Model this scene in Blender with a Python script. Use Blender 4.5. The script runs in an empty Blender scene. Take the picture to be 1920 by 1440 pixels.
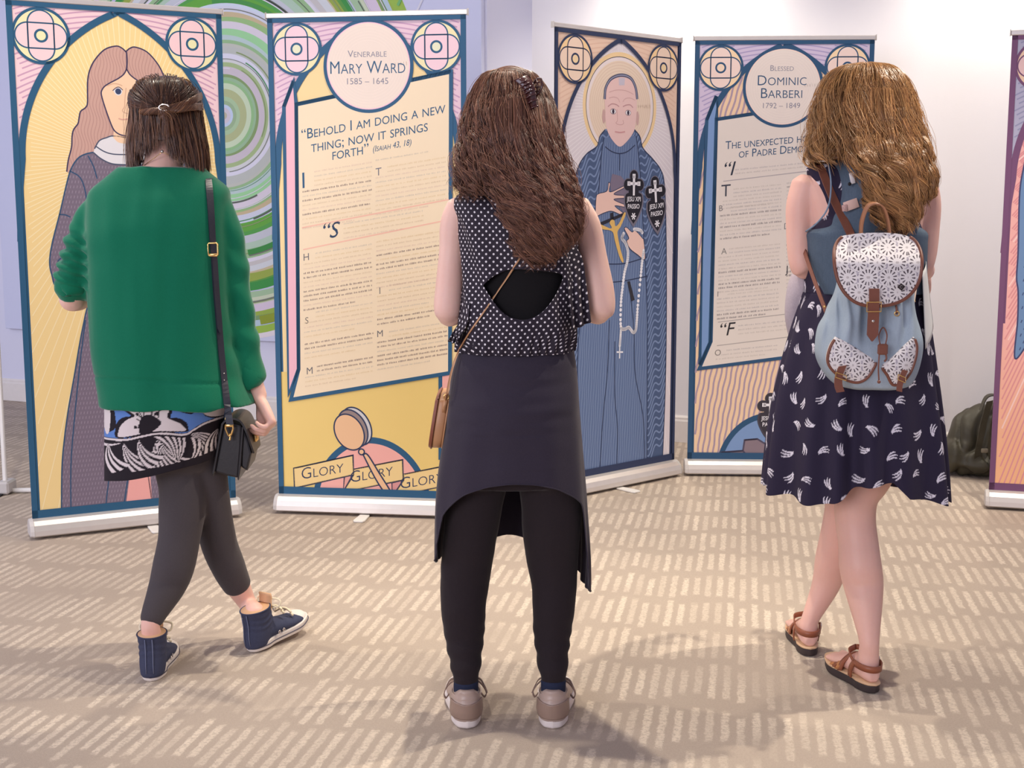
import bpy, math, random
import numpy as np
from mathutils import Vector, Matrix, noise
from mathutils.geometry import tessellate_polygon

random.seed(7)
RNG = np.random.default_rng(11)
SC = bpy.context.scene
COL = SC.collection
R = math.radians


def lin(c):
    c = c / 255.0
    return c / 12.92 if c <= 0.04045 else ((c + 0.055) / 1.055) ** 2.4


def C(r, g, b, k=1.0):
    return (lin(r) * k, lin(g) * k, lin(b) * k, 1.0)


# ------------------------------------------------------------------ camera
CAM_H, PITCH, FPX = 1.25, R(7.9), 2421.0
cd = bpy.data.cameras.new('camera')
cd.sensor_width = 36.0
cd.lens = 36.0 * FPX / 1920.0
cd.clip_start = 0.05
cd.dof.use_dof = False
cam = bpy.data.objects.new('camera', cd)
cam.location = (0, 0, CAM_H)
cam.rotation_euler = (R(90) - PITCH, 0, 0)
COL.objects.link(cam)
SC.camera = cam

# ------------------------------------------------------------------ world and lights
w = bpy.data.worlds.new('world')
SC.world = w
w.use_nodes = True
bg = w.node_tree.nodes['Background']
bg.inputs[0].default_value = (0.72, 0.73, 1.0, 1)
bg.inputs[1].default_value = 0.44
SC.view_settings.view_transform = 'Standard'
SC.view_settings.look = 'None'
SC.view_settings.gamma = 1.0
SC.view_settings.exposure = 0.2


def area(name, loc, aim, sx, sy, power, col):
    l = bpy.data.lights.new(name, 'AREA')
    l.shape = 'RECTANGLE'
    l.size, l.size_y, l.energy, l.color = sx, sy, power, col
    o = bpy.data.objects.new(name, l)
    o.location = loc
    o.rotation_euler = (Vector(aim) - Vector(loc)).to_track_quat('-Z', 'Y').to_euler()
    COL.objects.link(o)
    return o


def spot(name, loc, aim, power, col, angle, blend=0.5, size=0.04):
    l = bpy.data.lights.new(name, 'SPOT')
    l.energy, l.color, l.spot_size, l.spot_blend, l.shadow_soft_size = power, col, R(angle), blend, size
    o = bpy.data.objects.new(name, l)
    o.location = loc
    o.rotation_euler = (Vector(aim) - Vector(loc)).to_track_quat('-Z', 'Y').to_euler()
    COL.objects.link(o)
    return o


WARM = (1.0, 0.91, 0.76)
# fill areas added behind the camera and at left, and the ceiling's downlights
area('fill_area', (-3.6, -3.6, 2.4), (0.2, 4.5, 0.9), 3.4, 2.4, 230, (0.95, 0.92, 1.0))
area('fill_area', (-4.6, 3.2, 2.0), (-1.5, 7.0, 1.2), 3.0, 2.0, 60, (0.80, 0.83, 1.0))  # added fill that brightens the angled left wall
spot('downlight_or_fill', (0.0, 3.72, 3.3), (0.0, 3.4, 0), 200, WARM, 52, 0.8, 0.03)
spot('downlight_or_fill', (-1.7, 3.75, 3.3), (-1.3, 3.8, 0), 95, WARM, 100, 0.6, 0.03)
spot('downlight_or_fill', (1.95, 3.62, 3.3), (1.5, 3.5, 0), 230, WARM, 105, 0.6, 0.03)
spot('downlight_or_fill', (-0.4, 4.5, 3.3), (-0.4, 4.6, 0), 60, WARM, 110, 0.6, 0.03)
spot('downlight_or_fill', (0.95, 4.75, 3.3), (0.95, 5.7, 0.9), 58, WARM, 95, 0.8, 0.03)  # extra spot added to brighten the monk and article banners
spot('downlight_or_fill', (0.80, 6.55, 2.75), (0.84, 6.72, 1.2), 62, WARM, 120, 0.9)
spot('downlight_or_fill', (2.25, 5.97, 2.75), (2.29, 6.12, 1.2), 62, WARM, 120, 0.9)


# ------------------------------------------------------------------ pixel helpers
def ray(px, py):
    x, y = (px - 960.0) / FPX, (720.0 - py) / FPX
    c, s = math.cos(PITCH), math.sin(PITCH)
    return Vector((x, c + y * s, -s + y * c))


def at(px, py, Y):
    d = ray(px, py)
    return Vector((0, 0, CAM_H)) + d * (Y / d.y)


def onfloor(px, py, z=0.0):
    d = ray(px, py)
    return Vector((0, 0, CAM_H)) + d * ((z - CAM_H) / d.z)


def proj(p):
    q = Vector(p) - Vector((0, 0, CAM_H))
    c, s = math.cos(PITCH), math.sin(PITCH)
    dep = q.y * c - q.z * s
    return 960 + FPX * q.x / dep, 720 - FPX * (q.y * s + q.z * c) / dep


# ------------------------------------------------------------------ materials
class N:
    def __init__(self, name, rough=0.6, spec=0.3, color=None, metal=0.0):
        self.m = bpy.data.materials.new(name)
        self.m.use_nodes = True
        self.t = self.m.node_tree
        self.b = self.t.nodes['Principled BSDF']
        self.b.inputs['Roughness'].default_value = rough
        self.b.inputs['Specular IOR Level'].default_value = spec
        self.b.inputs['Metallic'].default_value = metal
        if color:
            self.b.inputs['Base Color'].default_value = color

    def n(self, kind, **kw):
        x = self.t.nodes.new(kind)
        for k, v in kw.items():
            setattr(x, k, v)
        return x

    def val(self, sock, v):
        if hasattr(v, 'is_output'):
            self.t.links.new(v, sock)
        else:
            sock.default_value = v

    def math(self, op, a, b=0.0, c=0.0):
        x = self.n('ShaderNodeMath', operation=op)
        for i, v in enumerate((a, b, c)):
            self.val(x.inputs[i], v)
        return x.outputs[0]

    def mix(self, f, a, b):
        x = self.n('ShaderNodeMix', data_type='RGBA')
        self.val(x.inputs['Factor'], f)
        self.val(x.inputs[6], a)
        self.val(x.inputs[7], b)
        return x.outputs[2]

    def noise(self, scale, detail=3.0, rough=0.6, vec=None, out=0):
        x = self.n('ShaderNodeTexNoise')
        x.inputs['Scale'].default_value = scale
        x.inputs['Detail'].default_value = detail
        x.inputs['Roughness'].default_value = rough
        if vec is not None:
            self.t.links.new(vec, x.inputs['Vector'])
        return x.outputs[out]

    def coord(self, which='Object'):
        return self.n('ShaderNodeTexCoord').outputs[which]

    def ramp(self, f, lo, hi):
        x = self.n('ShaderNodeMapRange')
        self.val(x.inputs[0], f)
        x.inputs[1].default_value, x.inputs[2].default_value = lo, hi
        return x.outputs[0]

    def bump(self, h, dist, strength=0.5):
        x = self.n('ShaderNodeBump')
        x.inputs['Strength'].default_value = strength
        x.inputs['Distance'].default_value = dist
        self.t.links.new(h, x.inputs['Height'])
        self.t.links.new(x.outputs[0], self.b.inputs['Normal'])

    def base(self, c):
        self.val(self.b.inputs['Base Color'], c)


def fabric(name, col, rough=0.85, var=0.12, scale=220, dist=0.0006, sheen=0.0, big=0.0):
    k = N(name, rough, 0.2)
    v = k.coord()
    f = k.noise(scale, 2, 0.6, v)
    lo = tuple(c * (1 - var) for c in col[:3]) + (1,)
    hi = tuple(min(1, c * (1 + var)) for c in col[:3]) + (1,)
    if big:
        g = k.noise(9, 3, 0.6, v)
        f = k.math('ADD', k.math('MULTIPLY', f, 1 - big), k.math('MULTIPLY', g, big))
    k.base(k.mix(f, lo, hi))
    k.bump(f, dist, 0.5)
    if sheen:
        k.b.inputs['Sheen Weight'].default_value = sheen
        k.b.inputs['Sheen Roughness'].default_value = 0.4
    return k.m


def leather(name, col, rough=0.42, spec=0.45):
    k = N(name, rough, spec)
    v = k.coord()
    f = k.noise(160, 3, 0.6, v)
    g = k.noise(14, 3, 0.6, v)
    k.base(k.mix(g, tuple(c * 0.8 for c in col[:3]) + (1,), tuple(min(1, c * 1.2) for c in col[:3]) + (1,)))
    k.bump(f, 0.0006, 0.4)
    return k.m


def plain(name, col, rough=0.5, spec=0.4, metal=0.0):
    k = N(name, rough, spec, col, metal)
    f = k.noise(30, 2, 0.5, k.coord())
    k.base(k.mix(f, tuple(c * 0.96 for c in col[:3]) + (1,), tuple(min(1, c * 1.04) for c in col[:3]) + (1,)))
    return k.m


def vcol(name, rough=0.6, spec=0.25, weave=0.0):
    k = N(name, rough, spec)
    a = k.n('ShaderNodeVertexColor', layer_name='Col')
    k.t.links.new(a.outputs[0], k.b.inputs['Base Color'])
    if weave:
        k.bump(k.noise(300, 2, 0.6, k.coord()), weave, 0.5)
    return k.m


# ------------------------------------------------------------------ mesh helpers
def mesh_np(name, V, F, m=None, parent=None, smooth=True, cols=None, uv=None):
    """V: n x 3, F: list of index tuples or int array; cols per vertex (n x 4) or per face list"""
    me = bpy.data.meshes.new(name)
    V = np.asarray(V, dtype=np.float32).reshape(-1, 3)
    if isinstance(F, np.ndarray):
        k = F.shape[1]
        me.vertices.add(len(V))
        me.vertices.foreach_set('co', V.ravel())
        me.loops.add(F.size)
        me.loops.foreach_set('vertex_index', F.astype(np.int32).ravel())
        me.polygons.add(len(F))
        me.polygons.foreach_set('loop_start', np.arange(0, F.size, k, dtype=np.int32))
        me.update(calc_edges=True)
    else:
        me.from_pydata([tuple(v) for v in V], [], [tuple(f) for f in F])
    if smooth is True:
        me.polygons.foreach_set('use_smooth', [True] * len(me.polygons))
    li = np.empty(len(me.loops), dtype=np.int32)
    me.loops.foreach_get('vertex_index', li)
    if cols is not None:
        a = me.color_attributes.new('Col', 'FLOAT_COLOR', 'POINT')
        a.data.foreach_set('color', np.asarray(cols, dtype=np.float32).ravel())
    if uv is not None:
        u = me.uv_layers.new(name='UVMap')
        u.data.foreach_set('uv', np.asarray(uv, dtype=np.float32)[li].ravel())
    me.update()
    me.validate()
    o = bpy.data.objects.new(name, me)
    COL.objects.link(o)
    if m is not None:
        me.materials.append(m)
    if parent is not None:
        o.parent = parent
        o.matrix_parent_inverse = parent_world(parent).inverted()
    return o


def parent_world(p):
    return Matrix.LocRotScale(p.location, p.rotation_euler, p.scale) if p.parent is None else parent_world(p.parent) @ p.matrix_parent_inverse @ Matrix.LocRotScale(p.location, p.rotation_euler, p.scale)


def tag(o, label=None, cat=None, group=None, kind=None):
    if label: o['label'] = label
    if cat: o['category'] = cat
    if group: o['group'] = group
    if kind: o['kind'] = kind
    return o


def empty(name, loc, label, cat, group=None):
    o = bpy.data.objects.new(name, None)
    o.location = loc
    o.empty_display_size = 0.1
    COL.objects.link(o)
    return tag(o, label, cat, group)


class MB:
    """collects shapes into one mesh"""
    def __init__(self):
        self.v, self.f = [], []

    def add(self, V, F):
        o = len(self.v)
        self.v.extend([tuple(x) for x in V])
        self.f.extend([tuple(i + o for i in f) for f in F])
        return self

    def box(self, c, s, bev=0.0, M=None):
        x, y, z = s[0] / 2, s[1] / 2, s[2] / 2
        b = min(bev, x * 0.95, y * 0.95, z * 0.95)
        if b <= 0:
            V = [(sx * x, sy * y, sz * z) for sx in (-1, 1) for sy in (-1, 1) for sz in (-1, 1)]
            F = [(0, 1, 3, 2), (4, 6, 7, 5), (0, 4, 5, 1), (2, 3, 7, 6), (0, 2, 6, 4), (1, 5, 7, 3)]
        else:
            V, idx = [], {}
            for sx in (-1, 1):
                for sy in (-1, 1):
                    for sz in (-1, 1):
                        for k, p in enumerate(((sx * x, sy * (y - b), sz * (z - b)), (sx * (x - b), sy * y, sz * (z - b)), (sx * (x - b), sy * (y - b), sz * z))):
                            idx[(sx, sy, sz, k)] = len(V)
                            V.append(p)
            I = lambda a, b_, c_, k: idx[(a, b_, c_, k)]
            F = []
            for s_ in (-1, 1):
                F.append([I(s_, -1, -1, 0), I(s_, 1, -1, 0), I(s_, 1, 1, 0), I(s_, -1, 1, 0)][::s_])
                F.append([I(1, s_, -1, 1), I(-1, s_, -1, 1), I(-1, s_, 1, 1), I(1, s_, 1, 1)][::s_])
                F.append([I(-1, -1, s_, 2), I(1, -1, s_, 2), I(1, 1, s_, 2), I(-1, 1, s_, 2)][::s_])
            for a in (-1, 1):
                for c_ in (-1, 1):
                    F.append([I(a, c_, -1, 0), I(a, c_, -1, 1), I(a, c_, 1, 1), I(a, c_, 1, 0)][::a * c_])
                    F.append([I(a, -1, c_, 2), I(a, 1, c_, 2), I(a, 1, c_, 0), I(a, -1, c_, 0)][::-1 * a * c_])
                    F.append([I(-1, a, c_, 1), I(1, a, c_, 1), I(1, a, c_, 2), I(-1, a, c_, 2)][::-1 * a * c_])
            for sx in (-1, 1):
                for sy in (-1, 1):
                    for sz in (-1, 1):
                        F.append([I(sx, sy, sz, 0), I(sx, sy, sz, 1), I(sx, sy, sz, 2)][::sx * sy * sz])
        M = M or Matrix()
        c = Vector(c)
        return self.add([c + (M @ Vector(v)) for v in V], F)

    def tube(self, pts, rad, n=8, cap=True, closed=False):
        V, F = tube(pts, rad, n, cap, closed)
        return self.add(V, F)

    def ball(self, c, r, n=10, sq=(1, 1, 1), M=None):
        V, F = ball(n)
        M = M or Matrix()
        return self.add([Vector(c) + M @ Vector((v[0] * r * sq[0], v[1] * r * sq[1], v[2] * r * sq[2])) for v in V], F)

    def ribbon(self, pts, wvec, th):
        """flat strap along pts; wvec: one width vector or a list; th: thickness"""
        V, F = strap(pts, wvec, th)
        return self.add(V, F)

    def build(self, name, m, parent=None, smooth=True, sub=0, bevel=0.0):
        o = mesh_np(name, self.v, self.f, m, parent, smooth)
        if bevel:
            b = o.modifiers.new('bevel', 'BEVEL')
            b.width, b.segments, b.limit_method = bevel, 2, 'ANGLE'
        if sub:
            s = o.modifiers.new('sub', 'SUBSURF')
            s.levels = s.render_levels = sub
        return o


def ball(n=10):
    V = [(0, 0, -1)]
    m = n * 2
    for i in range(1, n):
        t = -math.pi / 2 + math.pi * i / n
        for j in range(m):
            p = 2 * math.pi * j / m
            V.append((math.cos(t) * math.cos(p), math.cos(t) * math.sin(p), math.sin(t)))
    V.append((0, 0, 1))
    F = []
    for j in range(m):
        F.append((0, 1 + (j + 1) % m, 1 + j))
        for i in range(n - 2):
            a, b = 1 + i * m, 1 + (i + 1) * m
            F.append((a + j, a + (j + 1) % m, b + (j + 1) % m, b + j))
        a = 1 + (n - 2) * m
        F.append((a + j, a + (j + 1) % m, len(V) - 1))
    return V, F


def frames(P, up=None):
    P = [Vector(p) for p in P]
    T = []
    for i in range(len(P)):
        a, b = P[max(i - 1, 0)], P[min(i + 1, len(P) - 1)]
        d = (b - a)
        T.append(d.normalized() if d.length > 1e-9 else Vector((0, 0, 1)))
    n = Vector(up) if up is not None else (Vector((0, 1, 0)) if abs(T[0].y) < 0.9 else Vector((1, 0, 0)))
    out = []
    for t in T:
        n = (n - t * n.dot(t))
        n = n.normalized() if n.length > 1e-6 else t.orthogonal().normalized()
        out.append((t, n, t.cross(n)))
    return out


def tube(pts, rad, n=8, cap=True, closed=False):
    P = [Vector(p) for p in pts]
    if closed:
        P = P + [P[0]]
    fr = frames(P)
    V, F = [], []
    for i, p in enumerate(P):
        r = rad[min(i, len(rad) - 1)] if hasattr(rad, '__len__') else rad
        t, a, b = fr[i]
        for j in range(n):
            q = 2 * math.pi * j / n
            V.append(p + (a * math.cos(q) + b * math.sin(q)) * r)
    for i in range(len(P) - 1):
        for j in range(n):
            k = (j + 1) % n
            F.append((i * n + j, i * n + k, (i + 1) * n + k, (i + 1) * n + j))
    if cap and not closed:
        F.append(tuple(range(n))[::-1])
        F.append(tuple(range((len(P) - 1) * n, len(P) * n)))
    return V, F


def strap(pts, wvec, th):
    P = [Vector(p) for p in pts]
    W = [Vector(x) for x in wvec] if hasattr(wvec[0], '__len__') else [Vector(wvec)] * len(P)
    V, F = [], []
    for i, p in enumerate(P):
        t = (P[min(i + 1, len(P) - 1)] - P[max(i - 1, 0)]).normalized()
        nn = t.cross(W[i]).normalized() * th / 2
        V += [p - W[i] / 2 - nn, p + W[i] / 2 - nn, p + W[i] / 2 + nn, p - W[i] / 2 + nn]
    for i in range(len(P) - 1):
        for j in range(4):
            k = (j + 1) % 4
            F.append((i * 4 + j, i * 4 + k, i * 4 + 4 + k, i * 4 + 4 + j))
    F += [(3, 2, 1, 0), tuple(range(len(P) * 4 - 4, len(P) * 4))]
    return V, F


def catmull(P, n):
    """n samples of a Catmull-Rom curve through the rows of P (any dimension)"""
    P = np.asarray(P, dtype=float)
    if len(P) == 2:
        t = np.linspace(0, 1, n)[:, None]
        return P[0] * (1 - t) + P[1] * t
    E = np.vstack([2 * P[0] - P[1], P, 2 * P[-1] - P[-2]])
    s = np.linspace(0, len(P) - 1 - 1e-9, n)
    i = s.astype(int)
    t = (s - i)[:, None]
    a, b, c, d = E[i], E[i + 1], E[i + 2], E[i + 3]
    return 0.5 * (2 * b + (c - a) * t + (2 * a - 5 * b + 4 * c - d) * t * t + (3 * b - a - 3 * c + d) * t ** 3)


def smooth_path(P, n=24):
    return [Vector(p) for p in catmull([tuple(p) for p in P], n)]


# ------------------------------------------------------------------ flat printed artwork (banners, cloth prints)
def pip(P, poly):
    P, Q = np.asarray(P, float), np.asarray(poly, float)
    x, y = P[:, 0], P[:, 1]
    r = np.zeros(len(P), bool)
    j = len(Q) - 1
    for i in range(len(Q)):
        xi, yi, xj, yj = Q[i, 0], Q[i, 1], Q[j, 0], Q[j, 1]
        if yi != yj:
            r ^= ((yi > y) != (yj > y)) & (x < (xj - xi) * (y - yi) / (yj - yi) + xi)
        j = i
    return r


_TEXT = {}


def text_shape(s, caps=True, offset=0.0, scs=0.78):
    key = (s, caps, offset)
    if key not in _TEXT:
        c = bpy.data.curves.new('text', 'FONT')
        c.body = s
        c.size = 1.0
        c.offset = offset
        c.resolution_u = 3
        if caps:
            c.small_caps_scale = scs
            for i, ch in enumerate(s):
                if ch.islower():
                    c.body_format[i].use_small_caps = True
        c.fill_mode = 'BOTH'
        o = bpy.data.objects.new('text', c)
        COL.objects.link(o)
        dg = bpy.context.evaluated_depsgraph_get()
        me = o.evaluated_get(dg).to_mesh()
        V = np.array([v.co[:2] for v in me.vertices], float).reshape(-1, 2)
        F = [tuple(p.vertices) for p in me.polygons]
        bpy.data.objects.remove(o)
        bpy.data.curves.remove(c)
        _TEXT[key] = (V, F)
    return _TEXT[key]


class Canvas:
    def __init__(self):
        self.v, self.f, self.c = [], [], []
        self.z = 1.0

    def layer(self, k=1.0):
        self.z += k

    def poly(self, pts, col):
        pts = [tuple(p) for p in pts]
        if len(pts) < 3:
            return
        o = len(self.v)
        self.v += [(p[0], p[1], self.z) for p in pts]
        if len(pts) == 4 or len(pts) == 3:
            T = [(0, 1, 2, 3)[:len(pts)]] if _convex(pts) else tessellate_polygon([[Vector((p[0], p[1], 0)) for p in pts]])
        else:
            T = tessellate_polygon([[Vector((p[0], p[1], 0)) for p in pts]])
        for t in T:
            self.f.append(tuple(o + i for i in t))
            self.c.append(col)

    def stroke(self, pts, wd, col, closed=False, clip=None):
        P = np.asarray(pts, float)
        if closed:
            P = np.vstack([P, P[:1], P[1:2]])
        if len(P) < 2:
            return
        if clip is not None:
            ins = pip(P, clip)
            run = []
            for p, k in zip(P, ins):
                if k:
                    run.append(p)
                else:
                    if len(run) > 1:
                        self.stroke(run, wd, col)
                    run = []
            if len(run) > 1:
                self.stroke(run, wd, col)
            return
        d = np.gradient(P, axis=0)
        L = np.hypot(d[:, 0], d[:, 1])
        L[L == 0] = 1
        n = np.stack([-d[:, 1] / L, d[:, 0] / L], 1)
        W = np.broadcast_to(np.asarray(wd, float), (len(P),))[:, None] / 2
        # miter
        seg = np.diff(P, axis=0)
        sl = np.hypot(seg[:, 0], seg[:, 1])
        sl[sl == 0] = 1
        sn = np.stack([-seg[:, 1] / sl, seg[:, 0] / sl], 1)
        for i in range(len(P)):
            a, b = sn[max(i - 1, 0)], sn[min(i, len(sn) - 1)]
            m = a + b
            q = np.hypot(*m)
            if q > 0.4:
                m /= q
                n[i] = m / max(np.dot(m, b), 0.45)
            else:
                n[i] = b
        A, B = P + n * W, P - n * W
        o = len(self.v)
        for a, b in zip(A, B):
            self.v += [(a[0], a[1], self.z), (b[0], b[1], self.z)]
        for i in range(len(P) - 1):
            k = o + 2 * i
            self.f.append((k, k + 1, k + 3, k + 2))
            self.c.append(col)

    def ell(self, c, rx, ry=None, col=(1, 1, 1, 1), rot=0.0, n=40):
        self.poly(ellpts(c, rx, ry or rx, rot, n), col)

    def ring(self, c, r, wd, col, ry=None, n=64, a0=0.0, a1=360.0, rot=0.0, clip=None):
        full = a1 - a0 >= 359.9
        p = ellpts(c, r, ry or r, rot, n, a0, a1)
        self.stroke(p, wd, col, closed=full, clip=clip)

    def text(self, s, pos, h, col, align='C', shear=0.0, xs=1.0, caps=True, offset=0.0, lean=0.0, M=None):
        """h: cap height; shear: rise per unit of run; M maps local to canvas instead"""
        V, F = text_shape(s, caps, offset)
        if not len(V):
            return
        V = V.copy() * (h / 0.70)
        V[:, 0] *= xs
        V[:, 0] += V[:, 1] * lean
        x0, x1 = V[:, 0].min(), V[:, 0].max()
        V[:, 0] -= {'C': (x0 + x1) / 2, 'L': x0, 'R': x1}[align]
        V[:, 1] += V[:, 0] * shear
        o = len(self.v)
        self.v += [(pos[0] + a, pos[1] + b, self.z) for a, b in V]
        for f in F:
            self.f.append(tuple(o + i for i in f))
            self.c.append(col)

    def build(self, name, fmap, m, parent, eps=0.00012):
        V = [fmap(a, b, z * eps) for a, b, z in self.v]
        me = bpy.data.meshes.new(name)
        me.from_pydata(V, [], self.f)
        a = me.color_attributes.new('Col', 'FLOAT_COLOR', 'CORNER')
        buf = []
        for p, c in zip(self.f, self.c):
            buf.extend(list(c) * len(p))
        a.data.foreach_set('color', np.array(buf, dtype=np.float32))
        me.materials.append(m)
        o = bpy.data.objects.new(name, me)
        COL.objects.link(o)
        if parent is not None:
            o.parent = parent
            o.matrix_parent_inverse = parent_world(parent).inverted()
        return o


def _convex(p):
    s = 0
    n = len(p)
    for i in range(n):
        a, b, c = p[i], p[(i + 1) % n], p[(i + 2) % n]
        k = (b[0] - a[0]) * (c[1] - b[1]) - (b[1] - a[1]) * (c[0] - b[0])
        if k * s < 0:
            return False
        if k:
            s = k
    return True


def ellpts(c, rx, ry, rot=0.0, n=40, a0=0.0, a1=360.0):
    full = a1 - a0 >= 359.9
    t = np.radians(np.linspace(a0, a1, n, endpoint=not full))
    x, y = rx * np.cos(t), ry * np.sin(t)
    k = R(rot)
    return np.stack([c[0] + x * math.cos(k) - y * math.sin(k), c[1] + x * math.sin(k) + y * math.cos(k)], 1)


def spl(P, n=60):
    return catmull(P, n)
# ------------------------------------------------------------------ room
def carpet_mat():
    k = N('carpet', 0.95, 0.1)
    v = k.coord()
    mp = k.n('ShaderNodeMapping')
    mp.inputs['Rotation'].default_value = (0, 0, R(10.3))
    k.t.links.new(v, mp.inputs['Vector'])
    wob = k.noise(26, 2, 0.6, mp.outputs[0], 1)
    wv = k.n('ShaderNodeVectorMath', operation='MULTIPLY_ADD')
    k.t.links.new(wob, wv.inputs[0])
    wv.inputs[1].default_value = (0.014, 0.06, 0)
    k.t.links.new(mp.outputs[0], wv.inputs[2])
    sp = k.n('ShaderNodeSeparateXYZ')
    k.t.links.new(wv.outputs[0], sp.inputs[0])
    u = k.math('DIVIDE', sp.outputs[0], 0.0375)
    vv = k.math('DIVIDE', sp.outputs[1], 0.292)
    col = k.math('FLOOR', u)
    # every column of dashes is shifted a little along its length, every dash trimmed differently
    wn = k.n('ShaderNodeTexWhiteNoise', noise_dimensions='1D')
    k.t.links.new(col, wn.inputs['W'])
    vv = k.math('ADD', vv, k.math('MULTIPLY', wn.outputs[0], 0.22))
    row = k.math('FLOOR', vv)
    cmb = k.n('ShaderNodeCombineXYZ')
    k.t.links.new(col, cmb.inputs[0])
    k.t.links.new(row, cmb.inputs[1])
    w2 = k.n('ShaderNodeTexWhiteNoise', noise_dimensions='2D')
    k.t.links.new(cmb.outputs[0], w2.inputs['Vector'])
    fu = k.math('ABSOLUTE', k.math('SUBTRACT', k.math('FRACT', u), 0.5))
    fv = k.math('ABSOLUTE', k.math('SUBTRACT', k.math('FRACT', vv), 0.5))
    half = k.math('MULTIPLY_ADD', w2.outputs[0], -0.16, 0.45)
    fine = k.noise(170, 3, 0.7, v)
    fo = k.math('MULTIPLY', k.math('SUBTRACT', fine, 0.5), 0.46)
    mu = k.ramp(k.math('ADD', fu, fo), 0.30, 0.20)
    mv = k.ramp(k.math('ADD', k.math('SUBTRACT', fv, half), k.math('MULTIPLY', fo, 0.35)), 0.03, -0.03)
    mask = k.math('MULTIPLY', mu, mv)
    # some dashes are woven in only faintly
    w3 = k.n('ShaderNodeTexWhiteNoise', noise_dimensions='3D')
    k.t.links.new(cmb.outputs[0], w3.inputs['Vector'])
    pat = k.noise(2.3, 2, 0.5, v)
    mask = k.math('MULTIPLY', mask, k.math('MULTIPLY_ADD', w3.outputs[0], 0.45, 0.45))
    mask = k.math('MULTIPLY', mask, k.ramp(pat, 0.24, 0.44))
    mask = k.math('MULTIPLY', mask, k.ramp(k.noise(95, 3, 0.75, v), .30, .55))
    big = k.noise(1.3, 3, 0.6, v)
    base = k.mix(big, C(168, 153, 140), C(186, 171, 156))
    dash = k.mix(big, C(214, 199, 181), C(226, 211, 192))
    c = k.mix(mask, base, dash)
    pile = k.noise(420, 3, 0.75, v)
    pm = k.n('ShaderNodeMix', data_type='RGBA', blend_type='MULTIPLY')
    pm.inputs['Factor'].default_value = 1.0
    k.t.links.new(c, pm.inputs[6])
    g = k.math('MULTIPLY_ADD', k.math('ADD', k.math('MULTIPLY', pile, 0.6), k.math('MULTIPLY', fine, 0.5)), 0.62, 0.66)
    cg = k.n('ShaderNodeCombineXYZ')
    for i in range(3):
        k.t.links.new(g, cg.inputs[i])
    k.t.links.new(cg.outputs[0], pm.inputs[7])
    k.base(pm.outputs[2])
    k.bump(k.math('ADD', k.math('MULTIPLY', pile, 0.7), k.math('MULTIPLY', mask, 0.3)), 0.004, 0.6)
    return k.m


def wall_mat(name, c):
    k = N(name, 0.75, 0.2)
    v = k.coord()
    k.base(k.mix(k.noise(1.7, 3, 0.5, v), tuple(x * 0.97 for x in c[:3]) + (1,), c))
    k.bump(k.noise(140, 3, 0.6, v), 0.0008, 0.25)
    return k.m


M_WALL = wall_mat('white_paint', C(243, 240, 241))
M_WALL2 = wall_mat('lilac_paint', C(228, 229, 246))
M_BASE = plain('gloss_white_paint', C(238, 232, 226), 0.35, 0.4)
M_ALU = plain('brushed_aluminium', C(225, 218, 212), 0.34, 0.5, 0.55)
M_CAP = plain('grey_plastic', C(196, 190, 186), 0.4, 0.4)
M_WHITE = plain('white_plastic', C(232, 228, 222), 0.4, 0.4)
M_DARK = plain('black_plastic', C(30, 28, 32), 0.5, 0.3)
M_INK = vcol('printed_vinyl', 0.5, 0.22)

fl = MB()
fl.add([(-7.5, -1.0, 0), (7, -1.0, 0), (7, 10.2, 0), (-7.5, 10.2, 0)], [(0, 1, 2, 3)])
floor = tag(fl.build('floor', carpet_mat(), smooth=False), kind='structure')

LW0, LW1 = Vector((-0.13, 6.91, 0)), Vector((-7.0, 9.86, 0))
RW0, RW1 = Vector((0.107, 7.09, 0)), Vector((6.6, 4.445, 0))
HT = 3.4


def wall(name, a, b, m, th=0.12):
    d = (b - a).normalized()
    n = Vector((-d.y, d.x, 0))
    if n.y < 0:
        n = -n
    v = [a, b, b + n * th, a + n * th]
    V = [Vector(p) for p in v] + [Vector((p.x, p.y, HT)) for p in v]
    F = [(0, 1, 2, 3), (7, 6, 5, 4), (0, 4, 5, 1), (1, 5, 6, 2), (2, 6, 7, 3), (3, 7, 4, 0)]
    return tag(MB().add(V, F).build(name, m, smooth=False), kind='structure')


wall('wall_left', LW1, LW0, M_WALL2)
wall('wall_back', LW0, RW0, M_WALL2, 0.06)
wall('wall_right', RW0, RW1, M_WALL)
tag(MB().box((-.25, 4.6, HT + 0.05), (14.5, 11.2, 0.1)).build('ceiling', wall_mat('ceiling_paint', C(228, 226, 230)), smooth=False), kind='structure')


def skirting(name, a, b):
    d = (b - a).normalized()
    n = Vector((d.y, -d.x, 0))
    if n.y > 0:
        n = -n
    prof = [(0.0, 0.0), (0.016, 0.0), (0.016, 0.112), (0.012, 0.122), (0.012, 0.132), (0.004, 0.142), (0.0, 0.142)]
    V, k = [], len(prof)
    for p in (a, b):
        V += [p + n * (x + 0.0005) + Vector((0, 0, z + 0.0005)) for x, z in prof]
    F = [(i, (i + 1) % k, k + (i + 1) % k, k + i) for i in range(k)] + [tuple(range(k)), tuple(range(k, 2 * k))]
    return tag(MB().add(V, F).build(name, M_BASE, smooth=False), kind='structure')


skirting('baseboard_left', LW1, LW0)
skirting('baseboard_back', LW0, RW0)
skirting('baseboard_right', RW0, RW1)

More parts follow.
